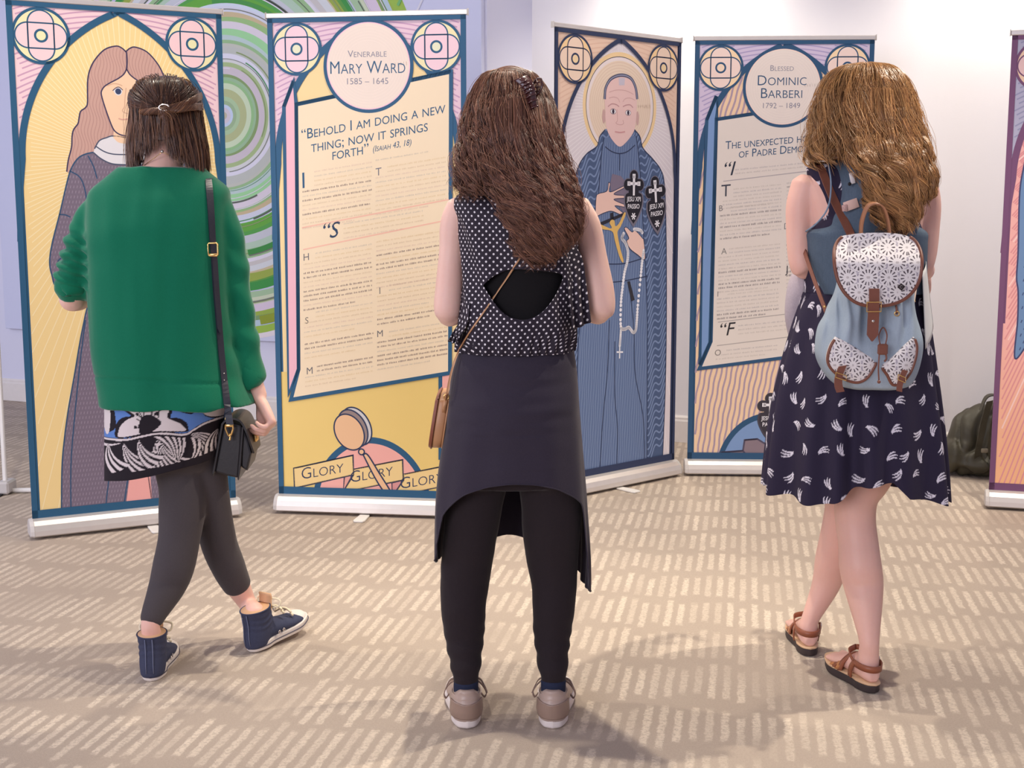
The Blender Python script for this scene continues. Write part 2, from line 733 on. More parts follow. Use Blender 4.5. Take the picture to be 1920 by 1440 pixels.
# ------------------------------------------------------------------ spin painting on the angled wall
def wall_art():
    d = (LW1 - LW0).normalized()
    n = Vector((d.y, -d.x, 0))
    if n.y > 0:
        n = -n
    e = -d                                       # runs to the right

    def hit(px, py):
        r = ray(px, py)
        o = Vector((0, 0, CAM_H))
        t = (LW0 + n * 0.045 - o).dot(n) / r.dot(n)
        p = o + r * t
        return (p - LW0).dot(e), p.z
    root = empty('wall_art', LW0 + d * 1.6, 'large pale canvas with a swirling green painted disc on the angled wall', 'painting')
    u1, z0 = -0.012, 0.47
    u0, z1 = -3.35, 3.1
    O = LW0 + n * 0.001
    b = MB()
    V = []
    for t in (0.0, 0.043):
        for (u, z) in ((u0, z0), (u1, z0), (u1, z1), (u0, z1)):
            V.append(O + e * u + n * t + Vector((0, 0, z)))
    b.add(V, [(3, 2, 1, 0), (4, 5, 6, 7), (0, 1, 5, 4), (1, 2, 6, 5), (2, 3, 7, 6), (3, 0, 4, 7)])
    b.build('stretched_canvas', wall_mat('pale_canvas', C(216, 220, 244)), root, False, bevel=0.003)
    cv = Canvas()
    cu, cz = hit(420, 217)
    rr = cz - hit(470, 634)[1]
    sx = 1.02
    rng = np.random.default_rng(5)
    pal = [(212, 216, 224), (196, 206, 192), (104, 172, 92), (166, 196, 146), (222, 220, 232), (208, 218, 198), (140, 174, 116), (220, 216, 206), (200, 196, 166), (228, 228, 238), (168, 186, 84), (80, 152, 88), (170, 208, 168), (198, 214, 234)]
    r = rr
    i = 0
    seq = [9, 10, 10, 13, 6, 10, 4, 5, 12, 0, 11, 2, 10, 8, 4, 7, 9, 3, 1, 0, 2, 2, 4, 9, 8, 3, 4, 12, 13, 3, 1, 5, 9, 4, 3, 7, 6, 12, 3, 5, 8, 12, 3, 13, 4, 8, 3, 5]
    while r > 0.012:
        n_ = 96
        ph = rng.random(4) * 6.28
        t = np.linspace(0, 2 * np.pi, n_, endpoint=False)
        wob = 1 + 0.007 * np.sin(t * 2 + ph[0]) + 0.006 * np.sin(3 * t + ph[1])
        cc = pal[seq[i % len(seq)]]
        j = rng.normal(0, 7, 3)
        cv.poly(np.stack([cu + sx * r * wob * np.cos(t), cz + r * wob * np.sin(t)], 1), C(*[min(max(cc[q] + j[q], 0), 255) for q in range(3)]))
        cv.layer()
        r -= rr * rng.uniform(0.012, 0.034)
        i += 1
    for q in range(46):                              # fine thrown threads of paint
        r_ = rr * rng.uniform(0.2, 0.99)
        a = rng.uniform(0, 360)
        cc = [(130, 134, 124), (104, 112, 100), (232, 230, 238), (150, 170, 118), (96, 160, 104)][rng.integers(5)]
        cv.ring((cu, cz), sx * r_, rng.uniform(0.003, 0.010), C(*cc), r_, 40, a, a + rng.uniform(40, 150))
        if q % 6 == 0:
            cv.layer()
    cv.layer()
    for (r_, a0, a1, wd, cc) in ((0.86, -62, 6, 0.030, (90, 96, 88)), (0.80, -60, -8, 0.010, (110, 112, 100)), (0.70, -52, -20, 0.014, (90, 140, 124)), (0.62, -80, 20, 0.03, (70, 150, 76)), (0.93, -80, 0, 0.05, (150, 165, 60)), (0.50, 20, 95, 0.022, (84, 160, 84)), (0.545, 10, 90, 0.008, (70, 74, 70))):
        cv.ring((cu, cz), sx * r_ * rr, wd, C(*cc), r_ * rr, 60, a0, a1)
        cv.layer()
    # spatter thrown past the disc
    for q in range(90):
        a = R(rng.uniform(20, 160))
        r0 = rr * rng.uniform(0.98, 1.12)
        l = rng.uniform(0.05, 0.25)
        p0 = np.array([cu + r0 * math.cos(a), cz + r0 * math.sin(a)])
        p1 = p0 + l * np.array([math.cos(a + 0.7), math.sin(a + 0.7)])
        if min(p0[0], p1[0]) < u0 + 0.05 or max(p0[0], p1[0]) > u1 - 0.05 or p1[1] > z1 - 0.05:
            continue
        cc = [(120, 190, 120), (130, 140, 210), (190, 205, 220), (226, 226, 236)][rng.integers(4)]
        cv.stroke([p0, (p0 + p1) / 2 + 0.01, p1], rng.uniform(0.004, 0.02), C(*cc))
    O2 = O + n * 0.0435
    cv.build('paint_disc', lambda a, b_, z: O2 + e * a + Vector((0, 0, b_)) + n * z, M_INK, root, 0.00006)


wall_art()


# ------------------------------------------------------------------ roll-up banners
class Banner:
    def __init__(self, p0, p1, top, label, W=None, feet=(0.62,)):
        """p0, p1: floor points under the sheet's two lower corners; top: height of the sheet's top edge"""
        self.O = Vector((p0[0], p0[1], 0))
        d = Vector((p1[0] - p0[0], p1[1] - p0[1], 0))
        self.W = W or d.length
        self.e = d.normalized()
        self.n = Vector((self.e.y, -self.e.x, 0))
        self.top = top
        self.vb, self.vt = 0.070, top - 0.019
        mid = self.O + self.e * self.W / 2
        self.root = empty('roll_up_banner', mid, label, 'banner', 'roll-up exhibition banners')
        self.cv = Canvas()
        e, n, W = self.e, self.n, self.W
        M = Matrix((e, -n, Vector((0, 0, 1)))).transposed()      # local x along, y away, z up
        at_ = lambda u, v, t: self.O + e * u + n * t + Vector((0, 0, v))
        # cassette base: rounded extrusion, end caps, swing-out feet
        prof = [(0.050, 0.016), (0.048, 0.034), (0.040, 0.054), (0.026, 0.069), (0.010, 0.0755), (-0.012, 0.0755), (-0.030, 0.066), (-0.044, 0.046), (-0.047, 0.016), (-0.040, 0.010), (0.042, 0.010)]
        b = MB()
        V, k = [], len(prof)
        for u in (0.002, W - 0.002):
            V += [at_(u, z, t) for t, z in prof]
        b.add(V, [(i, (i + 1) % k, k + (i + 1) % k, k + i) for i in range(k)] + [tuple(range(k))[::-1], tuple(range(k, 2 * k))])
        base = b.build('base', M_ALU, self.root, False)
        for u0, u1 in ((-0.014, 0.002), (W - 0.002, W + 0.014)):
            c = MB()
            V = []
            for u in (u0, u1):
                s = 1.0 if (u in (0.002, W - 0.002)) else 0.9
                V += [at_(u, 0.043 + (z - 0.043) * s * 1.03, t * s * 1.03) for t, z in prof]
            c.add(V, [(i, (i + 1) % k, k + (i + 1) % k, k + i) for i in range(k)] + [tuple(range(k))[::-1], tuple(range(k, 2 * k))])
            c.build('end_cap', M_CAP, base, False, bevel=0.002)
        for fu in feet:
            f = MB()
            pl = [(-0.02, 0.04), (0.02, 0.04), (0.024, 0.135), (0.018, 0.15), (-0.018, 0.15), (-0.024, 0.135)]
            V = [at_(W * fu + a, z, t) for z in (0.001, 0.008) for a, t in pl]
            q = len(pl)
            f.add(V, [tuple(range(q))[::-1], tuple(range(q, 2 * q))] + [(i, (i + 1) % q, q + (i + 1) % q, q + i) for i in range(q)])
            f.build('foot', M_WHITE, self.root, False, bevel=0.002)
        g = MB()
        for fu in (0.3, 0.7):
            pass
        g.box(at_(W * 0.5, 0.005, -0.09), (0.042, 0.12, 0.007), 0.002, M)
        g.build('rear_foot', M_WHITE, self.root, False)
        p = MB()
        p.tube([at_(W / 2, 0.06, -0.02), at_(W / 2, top - 0.02, -0.014)], 0.008, 10)
        p.build('support_pole', M_ALU, self.root)
        t = MB()
        t.box(at_(W / 2, top - 0.009, -0.003), (W + 0.012, 0.016, 0.020), 0.003, M)
        rail = t.build('top_rail', M_ALU, self.root, False)
        for u in (-0.007, W + 0.007):
            t = MB()
            t.box(at_(u, top - 0.008, -0.003), (0.003, 0.02, 0.026), 0.001, M)
            t.build('rail_cap', M_CAP, rail, False)

    def uv(self, px, py):
        o, r = Vector((0, 0, CAM_H)), ray(px, py)
        p = o + r * ((self.O - o).dot(self.n) / r.dot(self.n))
        return (p - self.O).dot(self.e), p.z

    def k(self, pts):
        return [self.uv(*p) for p in pts]

    def s(self, pts, n=60):
        return catmull(self.k(pts), n)

    def finish(self, name):
        at_ = lambda u, v, t: self.O + self.e * u + self.n * (t + 0.0004) + Vector((0, 0, v))
        W = self.W
        sh = MB()
        V = [at_(u, v, t) for t in (-0.0008, 0.0) for u, v in ((0, self.vb), (W, self.vb), (W, self.vt), (0, self.vt))]
        sh.add(V, [(3, 2, 1, 0), (4, 5, 6, 7), (0, 1, 5, 4), (1, 2, 6, 5), (2, 3, 7, 6), (3, 0, 4, 7)])
        sheet = sh.build('vinyl_sheet', plain('vinyl_back', C(224, 220, 222), 0.5), self.root, False)
        self.cv.build(name, at_, M_INK, self.root)

    def arch(self, n=40, ins=0.03, vs=None):
        W = self.W
        vs = vs or self.vt - 0.56
        va = self.vt - 0.018
        a = W / 2 - ins
        h = va - vs
        Rr = (a * a + h * h) / (2 * a)
        c = ins + Rr
        t1 = math.acos((c - W / 2) / Rr)
        t = np.linspace(0, t1, n)
        L = np.stack([c - Rr * np.cos(t), vs + Rr * np.sin(t)], 1)
        Rt = np.stack([W - L[::-1, 0], L[::-1, 1]], 1)
        return np.vstack([L, Rt])

    def arch_line(self):
        A = self.arch()
        return np.vstack([[[A[0, 0] - .02, A[0, 1] - .30], [A[0, 0] - .012, A[0, 1] - .1]], A, [[A[-1, 0] + .012, A[-1, 1] - .1], [A[-1, 0] + .02, A[-1, 1] - .30]]])

    def frame_start(self, navy, sp, stripe, fill, arch_w=0.024, swirl=(0.4, 0.75)):
        cv, W, vb, vt = self.cv, self.W, self.vb, self.vt
        self.navy = navy
        cv.poly([(0, vb), (W, vb), (W, vt), (0, vt)], navy)
        cv.layer()
        cv.poly([(0.02, vt - 0.6), (W - 0.02, vt - 0.6), (W - 0.02, vt - 0.016), (0.02, vt - 0.016)], sp)
        cv.layer()
        box = [(0.02, vt - 0.6), (W - 0.02, vt - 0.6), (W - 0.02, vt - 0.016), (0.02, vt - 0.016)]
        for i in range(34):
            r = 0.62 + i * 0.0185
            cv.ring((W / 2, vt - 0.95), r, 0.0055, stripe, r * 0.98, 70, 20, 160, clip=box)
        cv.layer()
        A = self.arch()
        self.A = np.vstack([[[0.03, vb]], A, [[W - 0.03, vb]]])
        cv.poly(self.A, fill)
        cv.layer()

    def rosettes(self, pet, cres, core, line=None, r=0.098, cx=0.116):
        cv, W, vt = self.cv, self.W, self.vt
        line = line or self.navy
        for u in (cx, W - cx):
            c = (u, vt - 0.118)
            cv.ell(c, r + 0.004, None, line, n=56)
            cv.layer()
            cv.ell(c, r - 0.006, None, cres, n=56)
            cv.layer()
            q = r * 0.46
            for sgn, hv in ((1, 0), (-1, 0), (1, 1), (-1, 1)):
                t = np.radians(np.linspace(-90, 90, 20))
                x, y = q + (r - 0.008 - q) * np.cos(t), q * np.sin(t)
                P = np.stack([x * sgn, y], 1) if not hv else np.stack([y, x * sgn], 1)
                cv.poly(P + np.array(c), pet)
            cv.poly([(c[0] - q, c[1] - q), (c[0] + q, c[1] - q), (c[0] + q, c[1] + q), (c[0] - q, c[1] + q)], pet)
            cv.layer()
            for sgn, hv in ((1, 0), (-1, 0), (1, 1), (-1, 1)):
                t = np.radians(np.linspace(-90, 90, 20))
                x, y = q + (r - 0.008 - q) * np.cos(t), q * np.sin(t)
                x, y = np.concatenate([[-q], x, [-q]]), np.concatenate([[-q], y, [q]])
                P = np.stack([x * sgn, y], 1) if not hv else np.stack([y, x * sgn], 1)
                cv.stroke(P + np.array(c), 0.0052, line)
            cv.ell(c, 0.0245, None, line)
            cv.layer()
            cv.ell(c, 0.0165, None, core)

    def frame_end(self, navy, wd=0.021, arch_w=0.024):
        cv, W, vb, vt = self.cv, self.W, self.vb, self.vt
        cv.layer()
        for q in ([(0, vb), (wd, vb), (wd, vt), (0, vt)], [(W - wd, vb), (W, vb), (W, vt), (W - wd, vt)], [(0, vt - 0.017), (W, vt - 0.017), (W, vt), (0, vt)], [(0, vb), (W, vb), (W, vb + 0.036), (0, vb + 0.036)]):
            cv.poly(q, navy)


def letters(cv, bn, p0, p1, col, h=0.0062, seed=0, dens=1.0, gap=0.0):
    """a line of print too small to read: rows of letter-sized marks grouped into words"""
    rng = np.random.default_rng(seed)
    a, b = np.array(bn.uv(*p0)), np.array(bn.uv(*p1))
    L = np.hypot(*(b - a))
    d = (b - a) / L
    up = np.array([0, 1.0])
    x = gap
    while x < L - 0.004:
        nl = rng.integers(2, 9)
        for q in range(nl):
            wl = rng.uniform(0.0028, 0.0056)
            if x + wl > L:
                return
            hh = h * rng.uniform(0.7, 1.05)
            s = wl * rng.uniform(0.5, 0.85) * dens
            o = a + d * x
            cv.poly([o, o + d * s, o + d * s + up * hh, o + up * hh], col)
            x += wl + 0.0008
        x += 0.0045


def emblem(cv, c, s, ring_col, dark, white, tilt=0.0):
    """black heart under a three-lobed cross ground, white cross and lettering"""
    k = R(tilt)
    rot = lambda P: [(c[0] + s * (x * math.cos(k) - y * math.sin(k)), c[1] + s * (x * math.sin(k) + y * math.cos(k))) for x, y in P]
    heart = lambda g: [(0.0 , -1.05 * g), (-0.28 * g, -0.72 * g), (-0.50 * g, -0.28 * g), (-0.52 * g, 0.02), (-0.42 * g, 0.2 * g), (0, 0.26), (0.42 * g, 0.2 * g), (0.52 * g, 0.02), (0.50 * g, -0.28 * g), (0.28 * g, -0.72 * g)]
    for g, col in ((1.14, ring_col), (1.0, dark)):
        cv.poly(rot(catmull(heart(g) + heart(g)[:1], 40)), col)
        for (x, y) in ((0, 0.92), (-0.36, 0.56), (0.36, 0.56)):
            cv.poly(rot(ellpts((x, y), 0.24 * g, 0.24 * g, 0, 24)), col)
        cv.layer()
        cv.poly(rot([(-0.3, 0.1), (0.3, 0.1), (0.3, 0.8), (-0.3, 0.8)]), col)
        cv.layer()
    cv.poly(rot([(-0.055, 0.12), (0.055, 0.12), (0.07, 0.95), (-0.07, 0.95)]), white)
    cv.poly(rot([(-0.34, 0.55), (0.34, 0.55), (0.34, 0.67), (-0.34, 0.67)]), white)
    for (x, y) in ((0, 0.92), (-0.3, 0.61), (0.3, 0.61)):
        cv.poly(rot([(x - 0.09, y - 0.09), (x + 0.09, y - 0.09), (x + 0.09, y + 0.09), (x - 0.09, y + 0.09)]), white)
    for a in (0, 60, 120):
        t = R(a)
        dx, dy = 0.15 * math.cos(t), 0.15 * math.sin(t)
        cv.stroke(rot([(-dx, -0.74 - dy), (dx, -0.74 + dy)]), 0.06 * s, white)
    tl = math.tan(k)
    p = rot([(0, -0.12), (0, -0.42)])
    cv.text('JESU XPI', p[0], 0.19 * s, white, shear=tl, xs=0.85, caps=False, offset=0.012)
    cv.text('PASSIO', p[1], 0.19 * s, white, shear=tl, xs=0.85, caps=False, offset=0.012)


# ------------------------------------------------------------------ banner with the long-haired woman
def floor_sheet(pl, pr):
    a, b = onfloor(*pl), onfloor(*pr)
    e = (b - a).normalized()
    n = Vector((e.y, -e.x, 0))
    a, b = a - n * 0.046 + e * 0.016, b - n * 0.046 - e * 0.016
    return (a.x, a.y), (b.x, b.y)


def banner_woman():
    a, b = floor_sheet((57, 1015), (456, 970))
    bn = Banner(a, b, 1.995, 'roll-up banner with a portrait of a long-haired woman in grey, behind the green sweater', feet=(0.56,))
    cv, k, s, W = bn.cv, bn.k, bn.s, bn.W
    navy = C(48, 92, 124)
    bn.frame_start(navy, C(236, 205, 210), C(200, 158, 182), C(240, 212, 150))
    c0 = bn.uv(238, 300)
    for i in range(150):
        t = 2 * math.pi * i / 150
        r = np.linspace(0.10, 1.6, 50)
        P = np.stack([c0[0] + r * math.cos(t), c0[1] + r * math.sin(t)], 1)
        cv.stroke(P, 0.0035, C(246, 226, 178), clip=bn.A)
    cv.layer()
    cx = bn.uv(238, 150)[0]
    mir = lambda P: [(2 * cx - x, y) for x, y in P][::-1]
    line = C(70, 62, 92)
    hairc, hairl = C(200, 162, 150), C(184, 144, 136)
    hl = s([(237, 98), (228, 90), (217, 86.5), (196, 93), (178, 112), (168, 132), (164, 155), (164, 192), (160, 202), (151, 209), (148, 222), (146, 232), (138, 243), (135, 256), (134, 276), (128, 300), (125, 322)], 70)
    hb = k([(135, 330), (237, 335)])
    half = list(hl) + hb
    cv.poly(half + mir(half), hairc)
    cv.layer()
    full = half + mir(half)
    for i in range(46):
        u0 = cx - 0.26 + i * 0.0115
        v = np.linspace(bn.uv(237, 330)[1], bn.uv(237, 86)[1], 60)
        cv.stroke(np.stack([u0 + 0.006 * np.sin(v * 55 + i * 0.3), v], 1), 0.0028, hairl, clip=full)
    cv.layer()
    cv.stroke(hl, 0.005, line)
    cv.stroke(mir(hl), 0.005, line)
    # dress
    dl = s([(178, 285), (160, 289), (146, 297), (134, 315), (126, 340), (112, 400), (98, 455), (93, 490), (97, 515), (108, 540), (150, 545), (166, 560), (160, 590), (150, 640), (140, 700), (129, 762), (121, 820), (116, 880), (115, 985)], 120)
    dress = list(dl) + k([(250, 985)])
    body = dress + [(2 * cx - x, y) for x, y in dress][::-1]
    cv.layer()
    grey = C(122, 110, 126)
    cv.poly(body, grey)
    cv.layer()
    rng = np.random.default_rng(3)
    for i in range(60):
        for j in range(78):
            u = cx - 0.34 + i * 0.0118 + (j % 2) * 0.006
            v = bn.vb + 0.02 + j * 0.0185
            p = np.array([[u, v], [u + 0.002, v + 0.010]])
            if pip(p, body).all():
                cv.stroke(p, 0.0026, C(150, 138, 152))
    cv.layer()
    cv.stroke(dl, 0.005, C(54, 84, 116))
    cv.stroke([(2 * cx - x, y) for x, y in dl], 0.005, C(54, 84, 116))
    for q in ([(130, 320), (150, 333), (160, 360), (163, 392)], [(165, 292), (175, 312), (182, 335)], [(110, 402), (122, 403), (132, 407)], [(108, 490), (114, 484), (121, 482)], [(160, 600), (150, 680), (140, 780), (133, 870), (133, 975)], [(206, 880), (197, 958)]):
        cv.stroke(s(q, 30), 0.0045, C(54, 84, 116))
    tri = k([(246, 870), (280, 870), (287, 962), (234, 962)])
    cv.poly(tri, C(238, 172, 166))
    cv.stroke(k([(242, 880), (230, 962)]), 0.005, C(54, 84, 116))
    cv.stroke(k([(276, 880), (288, 962)]), 0.005, C(54, 84, 116))
    cv.layer()
    # collar and neck
    col = s([(177, 279), (186, 264), (200, 258), (212, 255), (237, 258)], 30)
    colb = s([(175, 286), (190, 298), (210, 307), (237, 309)], 30)
    cp = list(col) + list(colb)[::-1]
    cv.poly(cp + [], C(224, 222, 226))
    cv.poly([(2 * cx - x, y) for x, y in cp], C(224, 222, 226))
    cv.layer()
    for P in (col, colb, s([(179, 274), (195, 284), (212, 289), (238, 290)], 30)):
        cv.stroke(P, 0.0045, C(80, 88, 110))
        cv.stroke([(2 * cx - x, y) for x, y in P], 0.0045, C(80, 88, 110))
    neck = k([(214, 240), (212, 258)]) + list(s([(212, 258), (222, 267), (238, 270)], 16))
    skin = C(240, 205, 172)
    cv.poly(neck + [(2 * cx - x, y) for x, y in neck][::-1], skin)
    cv.layer()
    fc = s([(237, 130), (232, 139), (222, 147), (207, 155), (196, 162), (190.5, 170), (190, 178), (195, 196), (204, 222), (213, 243), (224, 252), (237, 255)], 60)
    cv.poly(list(fc) + [(2 * cx - x, y) for x, y in fc][::-1], skin)
    cv.layer()
    cv.stroke(fc, 0.0048, line)
    cv.stroke([(2 * cx - x, y) for x, y in fc], 0.0048, line)
    cv.stroke(s([(237, 98), (238, 115), (237, 131)], 12), 0.005, line)
    for sg in (0, 1):
        m_ = (lambda P: [(2 * cx - x, y) for x, y in P]) if sg else (lambda P: list(P))
        cv.poly(m_(s([(212.5, 170), (217, 165.5), (223, 164.5), (229, 169), (227, 177), (221, 179), (216, 176), (212.5, 170)], 30)), C(224, 222, 226))
        cv.layer()
        e = m_([bn.uv(221.5, 171.5)])[0]
        cv.ell(e, 0.011, None, C(62, 72, 104))
        cv.layer()
        cv.stroke(m_(s([(211, 170), (217, 165), (223, 163.5), (230, 169)], 16)), 0.003, C(90, 70, 80))
        cv.stroke(m_(s([(201, 161), (212, 157), (222, 158), (229, 161)], 16)), 0.003, C(214, 172, 142))
    cv.stroke(s([(236, 165), (234, 185), (233, 200), (229, 207), (233, 211), (240, 213)], 24), 0.0024, C(212, 172, 146))
    cv.stroke(s([(222, 222), (230, 224), (240, 223), (250, 224)], 16), 0.004, C(220, 168, 150))
    cv.layer()
    cv.stroke(bn.arch_line(), 0.024, navy)
    bn.rosettes(C(240, 205, 208), C(236, 226, 178), C(232, 228, 180))
    bn.frame_end(navy)
    bn.finish('portrait_print')


banner_woman()


def text_banner(bn, navy, panel, strip, under, title, heads, pan_pts, strip_pts, tcol, rows, initials, rules, circ, seed=0):
    cv, k, s = bn.cv, bn.k, bn.s
    cv.poly(k(pan_pts), panel)
    cv.poly(k(strip_pts), strip)
    cv.layer()
    wd = 0.0155
    cv.stroke(k(pan_pts), wd, navy, closed=True)
    cv.stroke(k(strip_pts), wd, navy, closed=True)
    cv.layer()
    for (x0, y0, x1, y1, col, h, sd) in rows:
        letters(cv, bn, (x0, y0), (x1, y1), col, h, sd)
    for (p, q, col, wdt) in rules:
        cv.stroke(k([p, q]), wdt, col)
    for (t, p, h, col, sh, ln) in initials:
        cv.text(t, bn.uv(*p), h, col, 'L', sh, 0.95, False, 0.0, ln)
    for (t, p, h, sh, xs, ln, al) in heads:
        cv.text(t, bn.uv(*p), h, navy if h > 0.02 else tcol, al, sh, xs, True, -0.004 if h < .02 else 0.0, ln)
    cv.layer()
    c, r, fill, halo = circ
    cv.ell(c, r + 0.013, None, navy, n=80)
    cv.layer()
    cv.ell(c, r, None, halo, n=80)
    cv.layer()
    cv.ell(c, r - 0.004, None, fill, n=80)
    cv.layer()
    for i in range(6):
        cv.ring(c, r - 0.014 - i * 0.011, 0.0022, tuple(min(1, x * 1.05) for x in fill[:3]) + (1,))
    cv.layer()
    for (t, p, h, xs) in title:
        cv.text(t, bn.uv(*p), h, navy if h > 0.026 else C(128, 128, 146), 'C', 0.0, xs, True, -0.006)
    cv.layer()


def banner_quote():
    a, b = floor_sheet((511, 963), (882, 975.5))
    bn = Banner(a, b, 1.99, 'roll-up banner with a quotation, a hand mirror and glory ribbons, facing the polka-dot top', feet=(0.47,))
    cv, k, s, W = bn.cv, bn.k, bn.s, bn.W
    navy = C(48, 92, 126)
    yel = C(240, 214, 158)
    bn.frame_start(navy, C(228, 198, 210), C(196, 158, 186), yel)
    low = [(0.02, bn.vb), (W - 0.02, bn.vb), (W - 0.02, bn.uv(691, 700)[1]), (0.02, bn.uv(691, 700)[1])]
    cv.poly(low, C(234, 204, 126))
    cv.layer()
    # semicircle with ribbons and the mirror
    pk = C(240, 176, 166)
    c = bn.uv(697, 955)
    rx, ry = bn.uv(806, 955)[0] - c[0], bn.uv(697, 825)[1] - c[1]
    cv.ell(c, rx + 0.008, ry + 0.012, navy, n=80)
    cv.layer()
    cv.ell(c, rx - 0.016, ry - 0.014, pk, n=80)
    cv.layer()
    rib = C(238, 208, 146)
    ink = C(52, 62, 92)
    for q, col in (([(646, 893), (662, 889), (644, 920)], C(226, 164, 152)), ([(735, 905), (756, 900), (736, 930)], C(214, 150, 150))):
        cv.poly(k(q), col)
        cv.stroke(k(q), 0.006, ink, closed=True)
    cv.layer()
    for q in ([(551, 878), (662, 853.5), (663, 890), (552.5, 915)], [(663, 880), (755, 862), (756, 900), (643.5, 922.5), (663, 890)], [(757, 889.5), (862, 868), (862, 905), (736, 931), (757, 900)]):
        cv.poly(k(q), rib)
        cv.stroke(k(q), 0.006, ink, closed=True)
    cv.layer()
    for t, p in (('Glory', (605, 892)), ('Glory', (697, 898)), ('Glory', (791, 910))):
        cv.text(t, bn.uv(*p), 0.048, ink, 'C', 0.20, 0.98, True, -0.008)
    cv.layer()
    for (p, rr_, ry_, rot, col) in (((669, 799), 0.058, 0.085, 28, C(206, 204, 204)), ((662, 803), 0.058, 0.084, 28, C(150, 132, 128)), ((655, 810), 0.061, 0.080, 28, C(234, 190, 148))):
        cv.ell(bn.uv(*p), rr_, ry_, ink, rot, 50)
        cv.layer()
        cv.ell(bn.uv(*p), rr_ - 0.006, ry_ - 0.006, col, rot, 50)
        cv.layer()
    hd = s([(681, 852), (690, 853), (712, 888), (733, 922), (733, 930), (722, 924), (703, 895), (681, 852)], 40)
    cv.poly(hd, C(234, 190, 148))
    cv.layer()
    cv.stroke(hd, 0.006, ink)
    cv.ell(bn.uv(678, 847), 0.0145, None, ink)
    cv.layer()
    cv.ell(bn.uv(678, 847), 0.009, None, C(234, 190, 148))
    cv.layer()
    cv.poly(k([(828, 704), (858, 698), (858, 858), (828, 866)]), pk)
    cv.layer()
    cv.stroke(k([(826, 704), (826, 862)]), 0.0155, navy)
    cv.layer()
    cv.stroke(bn.arch_line(), 0.026, navy)
    cv.layer()
    bn.rosettes(C(240, 206, 214), C(236, 226, 178), C(228, 228, 196))
    cv.layer()
    rows, sd = [], 0
    faint = [C(222, 200, 168), C(226, 202, 178), C(214, 200, 178), C(228, 204, 164)]
    bold = C(152, 134, 124)
    k_ = -0.165

    def block(x0, x1, y0, n, bolds=(), sp=8.6, short=0):
        nonlocal sd
        for i in range(n):
            sd += 1
            y = y0 + sp * i
            xe = x1 if i < n - 1 else x0 + (x1 - x0) * 0.75
            xs = x0 + (22 if i < short else 0)
            bb = i in bolds
            rows.append((xs, y + k_ * (xs - x0), xe, y + k_ * (xe - x0), bold if bb else faint[sd % 4], 0.0072 if bb else 0.0062, sd))
    block(568, 699, 327, 13, (4, 6, 9), 8.6, 4)
    block(705, 838, 302, 1, (), 8.6)
    block(705, 838, 318, 11, (), 8.6, 2)
    block(645, 795, 421, 4, (), 9.0)
    block(570, 699, 480, 13, (4, 5, 8, 9, 10, 12), 8.6, 2)
    block(706, 838, 455, 11, (3, 5, 6), 8.6)
    block(571, 700, 590, 6, (), 8.6, 2)
    block(572, 701, 647, 4, (0, 1), 8.6)
    block(573, 701, 692, 5, (0, 1), 8.4, 2)
    block(708, 840, 540, 6, (), 8.8, 2)
    block(708, 840, 592, 3, (1, 2), 8.8)
    block(708, 842, 627, 9, (2, 3, 5, 6, 7), 8.4, 2)
    ini = [('I', (568, 353), 0.062, navy, 0.17, 0.0), ('T', (705, 330), 0.030, C(120, 118, 128), 0.17, 0.0), ('H', (570, 489), 0.028, C(110, 108, 112), 0.17, 0.0), ('S', (573, 607), 0.026, C(130, 120, 110), 0.17, 0.0), ('M', (576, 702), 0.028, C(110, 108, 112), 0.17, 0.0), ('I', (712, 551), 0.026, C(120, 116, 112), 0.17, 0.0), ('M', (708, 632), 0.026, C(110, 108, 112), 0.17, 0.0), ('“S', (607, 448), 0.062, C(44, 66, 96), 0.14, 0.25)]
    heads = [('“Behold I am doing a new', (566, 262), 0.040, 0.17, 0.90, 0.0, 'L'), ('thing; now it springs', (584, 286), 0.040, 0.17, 0.90, 0.0, 'L'), ('forth”', (624, 300), 0.040, 0.17, 0.90, 0.0, 'L'), ('(Isaiah 43, 18)', (700, 285), 0.0235, 0.17, 0.80, 0.15, 'L')]
    title = [('Venerable', (689, 107), 0.026, 1.0), ('Mary Ward', (690, 138), 0.049, 0.85), ('1585 – 1645', (690, 158), 0.024, 1.0)]
    c = bn.uv(691, 124)
    pan = [(556, 196), (846, 134.5), (844, 699), (546, 749), (560.5, 692)]
    strp = [(551, 152), (533, 200), (541.5, 738), (560.5, 692), (556, 196)]
    text_banner(bn, navy, C(240, 220, 188), C(238, 184, 196), None, title, heads, pan, strp, C(110, 100, 110), rows, ini, [((567, 427), (842, 374), C(240, 190, 168), 0.005), ((569, 468), (842, 412), C(240, 190, 168), 0.005)], (c, 0.166, C(236, 220, 206), C(240, 196, 210)))
    bn.frame_end(navy)
    bn.finish('quotation_print')


banner_quote()


